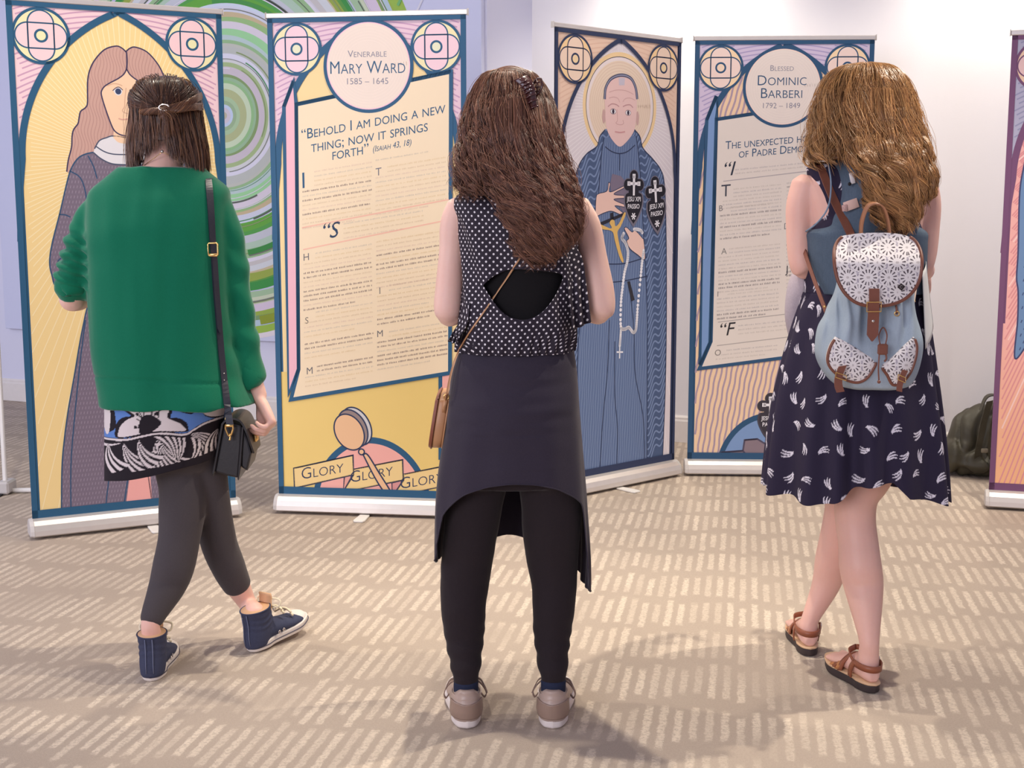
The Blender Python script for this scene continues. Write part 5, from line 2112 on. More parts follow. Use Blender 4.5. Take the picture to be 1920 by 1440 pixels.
def hair_a(person, HM, g):
    rng = np.random.default_rng(21)
    m = hair_mat('brown_hair', None, None, 0.34, 0.45)
    shades = [C(54, 36, 31), C(84, 57, 47), C(112, 78, 60), C(150, 106, 72)]
    q = g.q
    # inner mass, then the bob that hangs below the knot
    rows = [g.ring(296, 330, 141, .055, .03), g.ring(266, 356, 153, .06, .075), g.ring(252, 369, 178, .06, .098), g.ring(249, 374, 205, .055, .104), g.ring(246, 378, 235, .045, .100), g.ring(243, 383, 265, .035, .096), g.ring(242, 388, 295, .03, .092), g.ring(243, 392, 325, .025, .088)]
    V, F, _, _ = loft(cap_rows(rows[:6], .95), 40, 60)
    cap = mesh_np('hair', V, F, m, person, True, np.tile(np.array(C(58, 38, 32)), (len(V), 1)))

    def end(a):
        # shorter at the nape, long pointed sides
        d = abs(((a - 268) + 180) % 360 - 180)
        e = 0.775 + 0.20 * min(1.0, (d / 70.0)) ** 1.3
        if a % 360 > 285:
            e += 0.05
        return min(e, 0.995)
    P = curtain(rng, rows, 3400, 22, 160, 380, 0.30, end, (0.80, 1.0), (0.004, 1.2), (0.0, 0), 22, 0.003)
    strands('hair_lengths', P, rng.uniform(.0007, .0012, len(P)), hair_colors(rng, len(P), shades), m, cap)
    # crown hair swept back over the skull into the knot
    ctr = np.array(q(310, 192, .056))
    rad = np.array([(q(374, 200, .06).x - q(249, 200, .06).x) / 2, .112, ctr[2] * 0 + (q(310, 139, .056).z - ctr[2])])
    knot = np.array(q(306, 206, -.055)) - ctr
    kd = knot / rad
    kd /= np.linalg.norm(kd)
    n = 3200
    az = rng.uniform(-0.15, np.pi + .15, n)
    d0 = np.stack([np.cos(az), np.sin(az) * rng.uniform(.5, 1.0, n), np.zeros(n)], 1)
    d0[:, 2] = rng.uniform(-.05, .45, n)
    d0 /= np.linalg.norm(d0, axis=1, keepdims=True)
    om = np.arccos(np.clip(d0 @ kd, -.999, .999))[:, None, None]
    s = np.linspace(0, 1, 20)[None, :, None]
    D = (np.sin((1 - s) * om) * d0[:, None] + np.sin(s * om) * kd) / np.sin(om)
    D /= np.linalg.norm(D, axis=2, keepdims=True)
    lift = 0.10 * np.maximum(D[..., 2:3], 0) ** 1.0 * np.sin(np.pi * s) * 0.5
    off = rng.uniform(.95, 1.035, n)[:, None, None]
    P = ctr + D * rad * (off + lift * 0.5)
    P[:, :, 0] += 0.003 * np.sin(s[..., 0] * 9 + az[:, None] * 30)
    strands('crown_hair', P, rng.uniform(.0007, .0012, n), hair_colors(rng, n, shades[:3], .2), m, cap)
    # twisted side ropes pinned at the back
    for (pts, tw) in (([(247, 209, .05), (258, 211, -.02), (280, 209, -.052), (306, 207, -.062)], 1), ([(378, 180, .05), (366, 186, -.015), (342, 197, -.050), (308, 206, -.062)], -1), ([(380, 200, .04), (364, 200, -.02), (338, 204, -.054), (308, 208, -.062)], -1)):
        c = catmull([tuple(q(*p)) for p in pts], 30)
        n = 240
        ph, rr = rng.uniform(0, 6.28, n), np.sqrt(rng.random(n)) * .0095
        s = np.linspace(0, 1, 30)
        a = ph[:, None] + tw * 10 * s[None]
        P = np.repeat(c[None], n, 0)
        P[:, :, 2] += rr[:, None] * np.sin(a)
        P[:, :, 1] -= rr[:, None] * np.cos(a)
        strands('side_twist', P, np.full(n, .0010), hair_colors(rng, n, shades[1:], .15), m, cap)
    n = 300
    c = catmull([tuple(q(*p)) for p in ((306, 205, -.064), (310, 212, -.070), (318, 222, -.062), (322, 250, -.055))], 14)
    P = np.repeat(c[None], n, 0) + rng.normal(0, .005, (n, 1, 3)) * np.linspace(.6, 2.0, 14)[None, :, None]
    strands('pinned_tail', P, np.full(n, .0009), hair_colors(rng, n, shades[1:]), m, cap)
    b = MB()
    cc = q(308, 202, -.074)
    b.tube([cc + Vector((.013 * math.cos(a), -.002, .008 * math.sin(a))) for a in np.linspace(R(10), R(300), 18)], .0022, 8)
    b.build('hair_clip', M_STEEL, cap)
    # a few loose hairs
    P = curtain(rng, rows, 60, 16, 150, 390, 0.1, lambda a: min(end(a) + .02, 1), (1.02, 1.08), (0.008, 1.0), (0.003, 2), 1, 0.004)
    strands('loose_hair', P, np.full(len(P), .0005), hair_colors(rng, len(P), shades[2:]), m, cap)


PA = person_a()
# ------------------------------------------------------------------ woman in the polka-dot top
GB = Fig(3.06)


def dots_mat():
    k = N('polka_dot_chiffon', 0.75, 0.25)
    uv = k.n('ShaderNodeUVMap').outputs[0]
    sp = k.n('ShaderNodeSeparateXYZ')
    k.t.links.new(uv, sp.inputs[0])
    P = 0.0172
    u, v = k.math('DIVIDE', sp.outputs[0], P), k.math('DIVIDE', sp.outputs[1], P)

    def grid(du):
        a = k.math('SUBTRACT', k.math('FRACT', k.math('ADD', u, du)), 0.5)
        b = k.math('SUBTRACT', k.math('FRACT', k.math('ADD', v, du)), 0.5)
        return k.math('SQRT', k.math('ADD', k.math('MULTIPLY', a, a), k.math('MULTIPLY', b, b)))
    d = k.math('MINIMUM', grid(50.0), grid(50.5))
    f = k.ramp(d, 0.150, 0.125)
    nse = k.noise(260, 2, 0.6, k.coord())
    k.base(k.mix(f, k.mix(nse, C(34, 28, 38), C(52, 44, 56)), C(228, 222, 226)))
    k.bump(nse, 0.0005, 0.4)
    return k.m


M_BLACKJ = fabric('black_jersey', C(40, 33, 36), 0.92, 0.15, 320, 0.0004, 0.12)
M_WRAP = fabric('black_viscose', C(52, 46, 58), 0.85, 0.14, 300, 0.0005, 0.2)
M_TAUPE = leather('taupe_leather', C(172, 150, 138), 0.38, 0.5)
M_TAUPED = leather('taupe_heel_panel', C(146, 122, 108), 0.36, 0.5)
M_SHOEW = plain('white_foam_sole', C(232, 222, 216), 0.5)
M_TAN = leather('tan_leather', C(186, 136, 96))
M_BROWN = leather('brown_leather', C(132, 76, 54))
M_SOCK = fabric('navy_sock', C(38, 44, 66), 0.9, 0.15, 300)


def sneaker(person, M):
    L = 0.262
    out = sole_outline(L, .036, .047, .040, 60)
    fz = lambda y: 0.012 * sstep(np.array(y), .20, .262)
    rows = [(0, .052, .018, .034, .050, 2.4), (0, .050, .040, .0385, .051, 2.3), (0, .050, .062, .037, .050, 2.2), (0, .054, .082, .034, .048, 2.1), (0, .054, .094, .034, .048, 2.1)]
    V, F = loft(rows, 36, 30)[:2]
    toe = ((.03, .032, .055), (.08, .036, .082), (.12, .040, .076), (.16, .044, .064), (.20, .044, .054), (.235, .034, .046), (.256, .018, .036))
    n, TV, TF = 24, [], []
    for y, a, h in toe:
        for j in range(n):
            p = 2 * math.pi * j / n
            TV.append((a * math.cos(p), y, .016 + (h - .016) / 2 + (h - .016) / 2 * math.sin(p)))
    for i in range(len(toe) - 1):
        for j in range(n):
            k = (j + 1) % n
            TF.append((i * n + j, (i + 1) * n + j, (i + 1) * n + k, i * n + k))
    TF += [tuple(range(n)), tuple(range((len(toe) - 1) * n, len(toe) * n))[::-1]]
    Mi = M.inverted()

    def shape(V, Nn):
        l = np.array([tuple(Mi @ Vector(v)) for v in V])
        # collar scooped at the sides, raised heel tab; seam groove between tab and counter
        d = np.zeros(len(V))
        g = l[:, 2] - (.066 + .004 * np.cos(l[:, 0] * 90)) - 8.0 * l[:, 0] ** 2
        d -= 0.0016 * np.exp(-(g / .0022) ** 2) * (l[:, 1] < .05)
        up = sstep(l[:, 2], .078, .096) * sstep(np.abs(l[:, 0]), .014, .032) * (1 - sstep(l[:, 1], .06, .10))
        o = V + Nn * d[:, None]
        z = np.array(M.to_3x3() @ Vector((0, 0, 1)))
        return o - up[:, None] * .016 * z
    shoe = fuse('sneaker', [(place(M, V), F), (place(M, TV), TF)], 0.0034, M_TAUPE, person, 4, shape)
    b = MB()
    # heel counter: a raised panel hugging the back
    m_, n_ = 14, 28
    V = []
    for i in range(m_):
        z = .026 + (.068 - .026) * i / (m_ - 1)
        a, bb = np.interp(z, [.018, .040, .062], [.0365, .0408, .0392]), .053
        for j in range(n_):
            t = R(195) + R(150) * j / (n_ - 1)
            zz = z - (.012 if i == m_ - 1 else .012 * i / (m_ - 1)) * (1 - abs(math.cos(t))) * 0.5
            V.append(M @ Vector((a * math.cos(t), .0515 + bb * math.sin(t), zz)))
    F = [(i * n_ + j, i * n_ + j + 1, (i + 1) * n_ + j + 1, (i + 1) * n_ + j) for i in range(m_ - 1) for j in range(n_ - 1)]
    b.add(V, F)
    hp = b.build('heel_counter', M_TAUPED, shoe)
    so = hp.modifiers.new('s', 'SOLIDIFY'); so.thickness, so.offset = .003, 0
    b = MB()
    wl = lambda y: 0.0
    V, F = slab(out, 0.0, .030, .96, 1.0, L / 2, fz)
    b.add(place(M, V), F)
    s = b.build('sole', M_SHOEW, shoe)
    md = s.modifiers.new('b', 'BEVEL'); md.width, md.segments, md.angle_limit = .004, 2, R(40)
    b = MB()
    b.ribbon([M @ Vector(p) for p in ((0, .092, .085), (0, .098, .106), (0, .098, .122))], M.to_3x3() @ Vector((.042, 0, 0)), .006)
    b.build('tongue', M_TAUPE, shoe)
    for sg in (-1, 1):
        for k, pts in enumerate((((sg * .012, .100, .096), (sg * .036, .094, .092), (sg * .046, .082, .080), (sg * .053, .070, .066)), ((sg * .012, .100, .096), (sg * .038, .100, .080), (sg * .052, .092, .060), (sg * .048, .088, .048), (sg * .040, .096, .054)))):
            b = MB()
            b.ribbon([M @ p for p in smooth_path([Vector(p) for p in pts], 14)], M.to_3x3() @ Vector((.001, .006, .002)), .0022)
            b.build('lace', M_TAUPED, shoe)
    for i in range(4):
        y, z = .112 + i * .022, .088 - i * .010
        b = MB()
        b.tube([M @ Vector((-.026, y, z - .006)), M @ Vector((0, y + .006, z + .004)), M @ Vector((.026, y, z - .006))], .0028, 6)
        b.build('lace', M_TAUPED, shoe)
    return shoe


def theta_z(g, V, tab, cy):
    """lower hem: table of (angle in degrees, image row)"""
    pass


def person_b():
    g = GB
    q, li = g.q, g.li
    HM = Matrix.Translation(q(955, 232, .045)) @ Matrix.Rotation(R(-14), 4, 'X') @ Matrix.Rotation(R(6), 4, 'Z')
    parts = head_parts(HM, .95)
    parts.append(limb(li((956, 270, .04, 42), (958, 320, .02, 42), (960, 352, .01, 56), (962, 380, .0, 64))))
    tor = [g.ring(838, 1080, 880, 0, .112), g.ring(846, 1076, 800, 0, .128), g.ring(858, 1070, 720, 0, .118), g.ring(872, 1066, 645, 0, .098), g.ring(876, 1068, 560, .005, .098), g.ring(872, 1072, 480, .008, .105), g.ring(862, 1080, 420, .01, .100), g.ring(858, 1086, 385, .01, .084), g.ring(880, 1068, 362, .01, .066), g.ring(925, 1000, 345, .012, .05)]
    parts.append(loft(tor, 40, 50)[:2])
    # arms bent at the elbow, hands brought together over a phone
    parts.append(limb(li((866, 388, .012, 29), (852, 420, .01, 27), (847, 470, .008, 24), (843, 530, .005, 26), (840, 575, .0, 27), (841, 592, .0, 24))))
    parts.append(limb(li((1078, 388, .012, 29), (1100, 425, .01, 27), (1112, 480, .008, 26), (1122, 540, .005, 29), (1126, 575, .0, 28), (1124, 588, .0, 24))))
    for (e0, w0, h0, sd) in (((841, 589), (900, 560), (935, 548), 1), ((1124, 585), (1040, 558), (990, 546), -1)):
        e, wv, hv = q(*e0, .0), q(*w0, .22), q(*h0, .275)
        parts.append(limb([(e, .031), (e.lerp(wv, .3), .033), (e.lerp(wv, .65), .027), (wv, .0225)]))
        hand = basis(hv - wv, Vector((0, -.3, 1)), wv)
        if sd > 0:
            hand = hand @ Matrix.Scale(-1, 4, (0, 0, 1))
        hp = hand_parts(hand, (40, 50, 30))
        if sd > 0:
            hp = flip(hp)
        parts += hp
    hl, hr = onfloor(876, 1371), onfloor(1035, 1371)
    ML = Matrix.Translation(hl + Vector((0, .004, .001))) @ Matrix.Rotation(R(5), 4, 'Z')
    MR = Matrix.Translation(hr + Vector((0, .004, .001))) @ Matrix.Rotation(R(-5), 4, 'Z')
    ank = lambda M_: [(M_ @ Vector(p_), r_) for p_, r_ in (((0, .050, .118), .0305), ((0, .052, .085), .029), ((0, .055, .04), .028))]
    ll = join_leg(li((905, 820, .0, 66), (892, 915, -.002, 55), (887, 960, .0, 51), (882, 1000, .005, 49), (876, 1050, .012, 46.5), (871, 1095, .008, 43.5), (869, 1145, -.004, 40), (871, 1195, -.010, 35), (875, 1240, -.012, 28.5)), ank(ML))
    rl = join_leg(li((1020, 820, .0, 66), (1032, 915, .0, 57), (1034, 960, .0, 54), (1034, 1000, .005, 52), (1036, 1050, .012, 46.5), (1039, 1095, .008, 41), (1038, 1145, -.004, 37.5), (1035, 1195, -.010, 32.5), (1032, 1240, -.012, 27.5)), ank(MR))
    sk = lambda L_, k: [(p, r + k) for p, r in L_]
    parts += [limb(sk(ll, -.004)), limb(sk(rl, -.004))]
    for m_ in (ML, MR):
        parts += foot_parts(m_ @ Matrix.Translation((0, .022, .026)) @ Matrix.Diagonal((.7, .86, .55, 1)), .235)
    person = fuse('person', parts, 0.0045, SKIN_B, None, 5)
    tag(person, 'woman with long curly brown hair in a polka-dot top, black wrap skirt and leggings', 'person')
    add_face(HM, .95, person)
    sneaker(person, ML)
    sneaker(person, MR)
    for L_ in (ll, rl):
        b = MB()
        V, F = limb([(p, r + .0012) for p, r in L_ if p.z < .108], 24, 16)
        b.add(V, F)
        b.build('sock', M_SOCK, person)
    hips = loft([g.ring(842, 1078, 905, 0, .105), g.ring(838, 1084, 850, 0, .125), g.ring(848, 1078, 780, 0, .130), g.ring(866, 1070, 690, 0, .112)], 40, 24)[:2]
    lfold = lambda V, Nn: V + Nn * (0.0022 * np.sin(V[:, 2] * 150 + 3 * nz(V, 14, 10, 10, 4.0)) * (1 - sstep(V[:, 2], .12, .30)) + 0.0012 * nz(V, 16, 16, 30, 2))[:, None]
    fuse('leggings', [hips, limb(sleeve_of(ll, 9, .104, .003)), limb(sleeve_of(rl, 9, .104, .003))], 0.006, M_BLACKJ, person, 5, lfold)
    # ---- camisole
    cami = loft([g.ring(868, 1070, 665, 0, .106), g.ring(873, 1071, 600, .0, .107), g.ring(876, 1072, 540, 0, .110), g.ring(876, 1074, 470, 0, .110), g.ring(880, 1070, 420, .0, .102)], 60, 40)
    mesh_np('camisole', cami[0], cami[1], fabric('black_camisole', C(22, 20, 22), 0.85, 0.2, 260), person)
    # ---- polka-dot top with the oval opening
    rows = [g.ring(856, 1073, 656, .0, .124, 2.3), g.ring(856, 1076, 640, 0, .128, 2.3), g.ring(862, 1082, 600, 0, .128, 2.4), g.ring(865, 1083, 545, 0, .126, 2.4), g.ring(866, 1081, 490, .002, .125, 2.4), g.ring(862, 1082, 440, .004, .122, 2.4), g.ring(854, 1088, 405, .006, .112, 2.3), g.ring(849, 1092, 382, .008, .098, 2.2), g.ring(860, 1082, 364, .010, .080, 2.1), g.ring(892, 1052, 351, .012, .064, 2.0), g.ring(918, 1018, 344, .013, .054, 2.0)]
    n, m = 420, 230

    def drape(V, t, P):
        z = V[:, :, 2]
        f = sstep(-z, -q(960, 600).z, -q(960, 655).z)
        k = 0.0045 * f[:, :] * np.sin(t[None] * 34 + 2 * np.sin(t[None] * 5))
        k += 0.004 * np.sin(t[None] * 9 + z * 30) * (1 - sstep(z, q(960, 420).z, q(960, 390).z))
        cx, cy = P[:, 0][:, None], P[:, 1][:, None]
        d = np.stack([V[:, :, 0] - cx, V[:, :, 1] - cy], 2)
        d /= np.linalg.norm(d, axis=2, keepdims=True)
        V[:, :, :2] += d * k[..., None]
        return V
    V, F, _, UV = loft(rows, n, m, False, drape)
    hole = catmull([(905, 535), (915, 525), (932, 514), (960, 504), (1005, 506), (1053, 514), (1049, 540), (1030, 572), (1005, 594), (978, 601), (950, 592), (926, 568), (905, 535)], 160)
    c = np.array([978.0, 548.0])
    ha = np.arctan2(hole[:, 1] - c[1], hole[:, 0] - c[0])
    hr_ = np.hypot(hole[:, 0] - c[0], hole[:, 1] - c[1])
    o = np.argsort(ha)
    ha, hr_ = ha[o], hr_[o]
    px = np.array([proj(v) for v in V])
    back = V[:, 1] < g.Y - .02
    d = px - c
    an, ra = np.arctan2(d[:, 1], d[:, 0]), np.hypot(d[:, 0], d[:, 1])
    rb = np.interp(an, ha, hr_, period=2 * np.pi)
    ins = back & (ra < rb)
    keep = [f for f in F if not all(ins[i] for i in f)]
    for i in np.nonzero(ins)[0]:
        if ra[i] > rb[i] - 6:
            p = c + d[i] / max(ra[i], 1e-6) * rb[i]
            V[i] = at(p[0], p[1], V[i][1])
    top = mesh_np('polka_dot_top', V, keep, dots_mat(), person, True, None, UV)
    so = top.modifiers.new('s', 'SOLIDIFY'); so.thickness, so.offset = .0015, -1
    md = top.data.materials[0]
    # narrow turned edge round the opening
    b = MB()
    yb = np.interp(hole[:, 0], [866, 975, 1081], [g.Y - .06, g.Y - .128, g.Y - .07])
    b.tube([at(p[0], p[1], y - .001) for p, y in zip(hole[:-1], yb[:-1])], .0016, 6, closed=True)
    b.build('opening_edge', M_WRAP, top)
    # loose side ruffles below the arms
    for (pts, sg) in (([(1058, 440, -.075), (1090, 480, -.05), (1100, 540, -.05), (1108, 604, -.05)], 1), ([(868, 560, -.05), (862, 600, -.055), (848, 625, -.05), (840, 640, -.05)], -1)):
        outer = catmull([tuple(q(*p)) for p in pts], 40)
        inn = catmull([tuple(q(p[0] - sg * (34 if sg > 0 else 14), p[1] + (16 if sg > 0 else 6), p[2] - .075 + .03)) for p in pts], 40)
        V, UVr = [], []
        kx = 26
        for i in range(40):
            for j in range(kx):
                f = j / (kx - 1)
                p = outer[i] * f + inn[i] * (1 - f)
                p = p + np.array([0, -1, 0]) * (.010 * math.sin(f * 13 + i * .05) * sstep(np.array(i / 39), .2, 1.0) - .004)
                V.append(p)
                UVr.append((f * .045 + i * .0006, i * (.205 if sg > 0 else .10) / 39))
        F = [(i * kx + j, i * kx + j + 1, (i + 1) * kx + j + 1, (i + 1) * kx + j) for i in range(39) for j in range(kx - 1)]
        r_ = mesh_np('ruffle', V, F, md, top, True, None, UVr)
        so = r_.modifiers.new('s', 'SOLIDIFY'); so.thickness, so.offset = .0015, 0
    # ---- wrap skirt with long side drapes
    rows = [g.ring(818, 1104, 1120, 0, .150, 2.2), g.ring(816, 1104, 1050, 0, .150, 2.2), g.ring(815, 1101, 960, .0, .150, 2.2), g.ring(819, 1097, 900, .0, .148, 2.2), g.ring(826, 1093, 850, .0, .148, 2.2), g.ring(834, 1089, 800, .0, .146, 2.2), g.ring(839, 1086, 760, .0, .142, 2.2), g.ring(847, 1082, 700, .0, .130, 2.2), g.ring(858, 1077, 660, .0, .116, 2.2), g.ring(864, 1074, 640, .0, .110, 2.2)]
    n, m = 240, 150
    tab = np.array([(0, 1112), (20, 1090), (45, 1040), (90, 1000), (140, 1030), (165, 1050), (180, 1054), (194, 1050), (201, 1025), (207, 975), (213, 958), (236, 927), (254, 914), (270, 908), (288, 910), (306, 918), (323, 931), (337, 946), (343, 985), (349, 1090), (360, 1112)], float)
    RW = catmull(rows[::-1], 200)
    t = np.linspace(0, 2 * np.pi, n, endpoint=False)
    hy = np.interp(np.degrees(t), tab[:, 0], tab[:, 1])
    hy = np.convolve(np.concatenate([hy[-2:], hy, hy[:2]]), np.ones(5) / 5, 'valid')
    V = np.zeros((m, n, 3))
    for j in range(n):
        cs, sn = math.cos(t[j]), math.sin(t[j])
        zb = at(960, hy[j], g.Y + .15 * sn).z
        zt = RW[0, 2]
        for i in range(m):
            z = zt + (zb - zt) * i / (m - 1)
            w_ = np.interp(-z, -RW[:, 2], np.arange(200))
            i0 = min(int(w_), 198)
            x, y, _, a, b_, e = RW[i0] * (1 - (w_ - i0)) + RW[i0 + 1] * (w_ - i0)
            k = 2 / e
            hang = max(0.0, (RW[0, 2] - z) / .6)
            wv = 1 + .018 * hang * math.sin(t[j] * 11 + 1.5 * hang) + (.05 * max(0, hang - .62) * math.sin(t[j] * 30 + z * 20))
            V[i, j] = (x + a * wv * math.copysign(abs(cs) ** k, cs), y + b_ * wv * math.copysign(abs(sn) ** k, sn), z)
    Vf = V.reshape(-1, 3)
    cr = 0.004 * nz(Vf, 4, 4, 16, 3.0) * (Vf[:, 2] > q(960, 860).z) + .002 * nz(Vf, 9, 9, 40, 5.0) * (Vf[:, 2] > q(960, 800).z)
    Vf[:, 1] -= cr * 1.6
    F = grid_faces(m, n)[:, ::-1].copy()
    s = mesh_np('wrap_skirt', Vf, F, M_WRAP, person)
    so = s.modifiers.new('s', 'SOLIDIFY'); so.thickness, so.offset = .0016, -1
    b = MB()
    b.tube([Vector(V[m - 1, j]) for j in range(0, n, 2)], .0016, 6, closed=True)
    b.build('hem', M_WRAP, s)
    hair_b(person, g)
    return person


def hair_b(person, g):
    rng = np.random.default_rng(8)
    m = hair_mat('curly_brown_hair', None, None, 0.40, 0.35)
    shades = [C(52, 34, 31), C(84, 55, 47), C(112, 76, 62), C(150, 106, 82)]
    rows = [g.ring(936, 978, 131, .045, .03), g.ring(908, 1002, 141, .045, .085), g.ring(886, 1026, 180, .04, .112), g.ring(874, 1038, 230, .022, .122), g.ring(866, 1048, 280, .005, .122), g.ring(860, 1060, 325, -.02, .114), g.ring(862, 1072, 365, -.065, .088), g.ring(880, 1078, 402, -.10, .066), g.ring(902, 1074, 440, -.112, .056), g.ring(925, 1056, 476, -.12, .046), g.ring(940, 1038, 505, -.122, .040)]
    V, F, _, _ = loft(cap_rows(rows[:7], .90), 40, 60)
    cap = mesh_np('hair', V, F, m, person, True, np.tile(np.array(C(46, 30, 27)), (len(V), 1)))

    def end(a):
        a = a % 360
        if 130 < a < 250:
            return .575
        if 250 <= a < 262:
            return .575 + .37 * (a - 250) / 12
        if 262 <= a < 320:
            return .95 - .05 * abs(a - 285) / 35
        return .80
    P = curtain(rng, rows, 7200, 48, 140, 400, .0, end, (.84, 1.06), (.008, 6.0), (.012, 9.0), 40, .0015, 0, 2.3)
    strands('curls', P, rng.uniform(.0007, .0013, len(P)), hair_colors(rng, len(P), shades), m, cap)
    P = curtain(rng, rows, 3000, 48, 246, 352, .22, end, (.98, 1.13), (.010, 5.0), (.016, 8.0), 34, .0015, 0, 2.0)
    strands('curls', P, rng.uniform(.0007, .0012, len(P)), hair_colors(rng, len(P), shades[1:]), m, cap)
    P = curtain(rng, rows, 420, 34, 140, 400, .05, lambda a: min(end(a) + .03, 1), (1.02, 1.12), (.014, 4.0), (.013, 6.0), 2, .006, 0)
    strands('loose_hair', P, rng.uniform(.0004, .0007, len(P)), hair_colors(rng, len(P), shades[2:]), m, cap)
    # hair drawn across the crown to the claw clip
    n = 700
    q = g.q
    c = catmull([tuple(q(*p)) for p in ((898, 172, .03), (912, 150, -.015), (940, 136, -.035), (968, 137, -.045), (992, 152, -.06))], 22)
    w = rng.random(n)
    P = np.repeat(c[None], n, 0)
    P[:, :, 1] += (w[:, None] * .12) * np.linspace(1, .25, 22)[None]
    P[:, :, 2] += (.016 * np.sin(w * 3.1))[:, None] * np.linspace(.3, 1, 22)[None]
    P += rng.normal(0, .0022, (n, 1, 3))
    strands('crown_hair', P, rng.uniform(.0007, .0012, n), hair_colors(rng, n, shades), m, cap)
    # claw clip: two curved toothed jaws with a spring
    tort = plain('tortoiseshell_plastic', C(70, 36, 36), 0.18, 0.6)
    clip = MB()
    for k, (x0, x1, dy) in enumerate(((972, 998, -.085), (1003, 1012, -.055))):
        pass
    a = smooth_path([q(976, 146, -.075), q(988, 158, -.092), q(995, 176, -.098), q(1000, 204, -.095)], 16)
    clip.ribbon(a, [Vector((.030 - .016 * i / 15, -.008, .010)) for i in range(16)], .004)
    root = clip.build('hair_clip', tort, cap)
    for i in range(7):
        b = MB()
        p = a[2 + i * 2]
        b.tube(smooth_path([p + Vector((.012, -.002, 0)), p + Vector((.0, -.008, -.004)), p + Vector((-.014, .004, -.012))], 8), [.0028, .0028, .0026, .0024, .002, .0016, .0012, .0008], 6)
        b.build('tooth', tort, root)
    b = MB()
    cc, ey = q(1007, 163, -.07), .017
    ring = [cc + Vector((.0105 * math.cos(t) + .004 * math.sin(t), -.010 * math.cos(t), .0195 * math.sin(t))) for t in np.linspace(0, 2 * math.pi, 26, endpoint=False)]
    b.tube(ring, .0026, 7, closed=True)
    for f in (-.5, 0., .5):
        h = math.sqrt(1 - f * f)
        b.tube([cc + Vector((-.0105 * h + .004 * f, .010 * h, .0195 * f)), cc + Vector((.0105 * h + .004 * f, -.010 * h, .0195 * f))], .0018, 6)
    b.tube([cc + Vector((0, 0, -.019)), cc + Vector((0, 0, .019))], .0018, 6)
    b.build('clip_wing', tort, root)


PB = person_b()
# ------------------------------------------------------------------ woman with the backpack
GC = Fig(3.37)
M_DENIM = None


def denim(name, col, var=0.3):
    k = N(name, 0.9, 0.15)
    v = k.coord()
    f = k.noise(7, 4, 0.6, v)
    g = k.noise(300, 2, 0.7, v)
    mp = k.n('ShaderNodeMapping')
    mp.inputs['Scale'].default_value = (60, 60, 5)
    k.t.links.new(v, mp.inputs['Vector'])
    s = k.noise(6, 2, 0.5, mp.outputs[0])
    h = k.math('ADD', k.math('MULTIPLY', f, .55), k.math('ADD', k.math('MULTIPLY', g, .25), k.math('MULTIPLY', s, .25)))
    k.base(k.mix(k.ramp(h, .25, .8), tuple(c * (1 - var) for c in col[:3]) + (1,), tuple(min(1, c * (1 + var)) for c in col[:3]) + (1,)))
    k.bump(g, .0006, .5)
    return k.m


def banana(U, Vv, seed=4, pitch=.062):
    """white three-fingered motifs scattered over cloth measured in metres"""
    rng = np.random.default_rng(seed)
    N_ = 64
    off = rng.uniform(-.26, .26, (N_, N_, 2))
    rot = rng.uniform(0, 6.283, (N_, N_))
    siz = rng.uniform(.90, 1.15, (N_, N_))
    res = np.zeros(U.shape, bool)
    gi, gj = np.floor(U / pitch).astype(int), np.floor(Vv / pitch).astype(int)
    for di in (-1, 0, 1):
        for dj in (-1, 0, 1):
            i, j = gi + di, gj + dj
            a, b = i % N_, j % N_
            st = (j % 2) * .5
            cx, cy = (i + .5 + st + off[a, b, 0]) * pitch, (j + .5 + off[a, b, 1]) * pitch
            x, y = U - cx, Vv - cy
            r = rot[a, b]
            s = .0142 * siz[a, b]
            p, q = (x * np.cos(r) + y * np.sin(r)) / s, (-x * np.sin(r) + y * np.cos(r)) / s
            q = q + .30 * p * p - .1
            for k, (o, L) in enumerate(((-.52, .85), (0.0, 1.08), (.52, .92))):
                oo = o * (.50 + .60 * (p + 1) / 2)
                wd = .135 * np.sqrt(np.clip(1 - (p / L) ** 2, 0, 1))
                res |= (np.abs(p) < L) & (np.abs(q - oo) < wd)
            res |= (p < -.60) & (p > -1.15) & (np.abs(q) < .26)
    return res


def print_cols(U, Vv, base=(46, 40, 60), seed=4):
    m = banana(U, Vv, seed)
    c = np.tile(np.array(C(*base)), U.shape + (1,))
    c[m] = C(222, 216, 226)
    return c


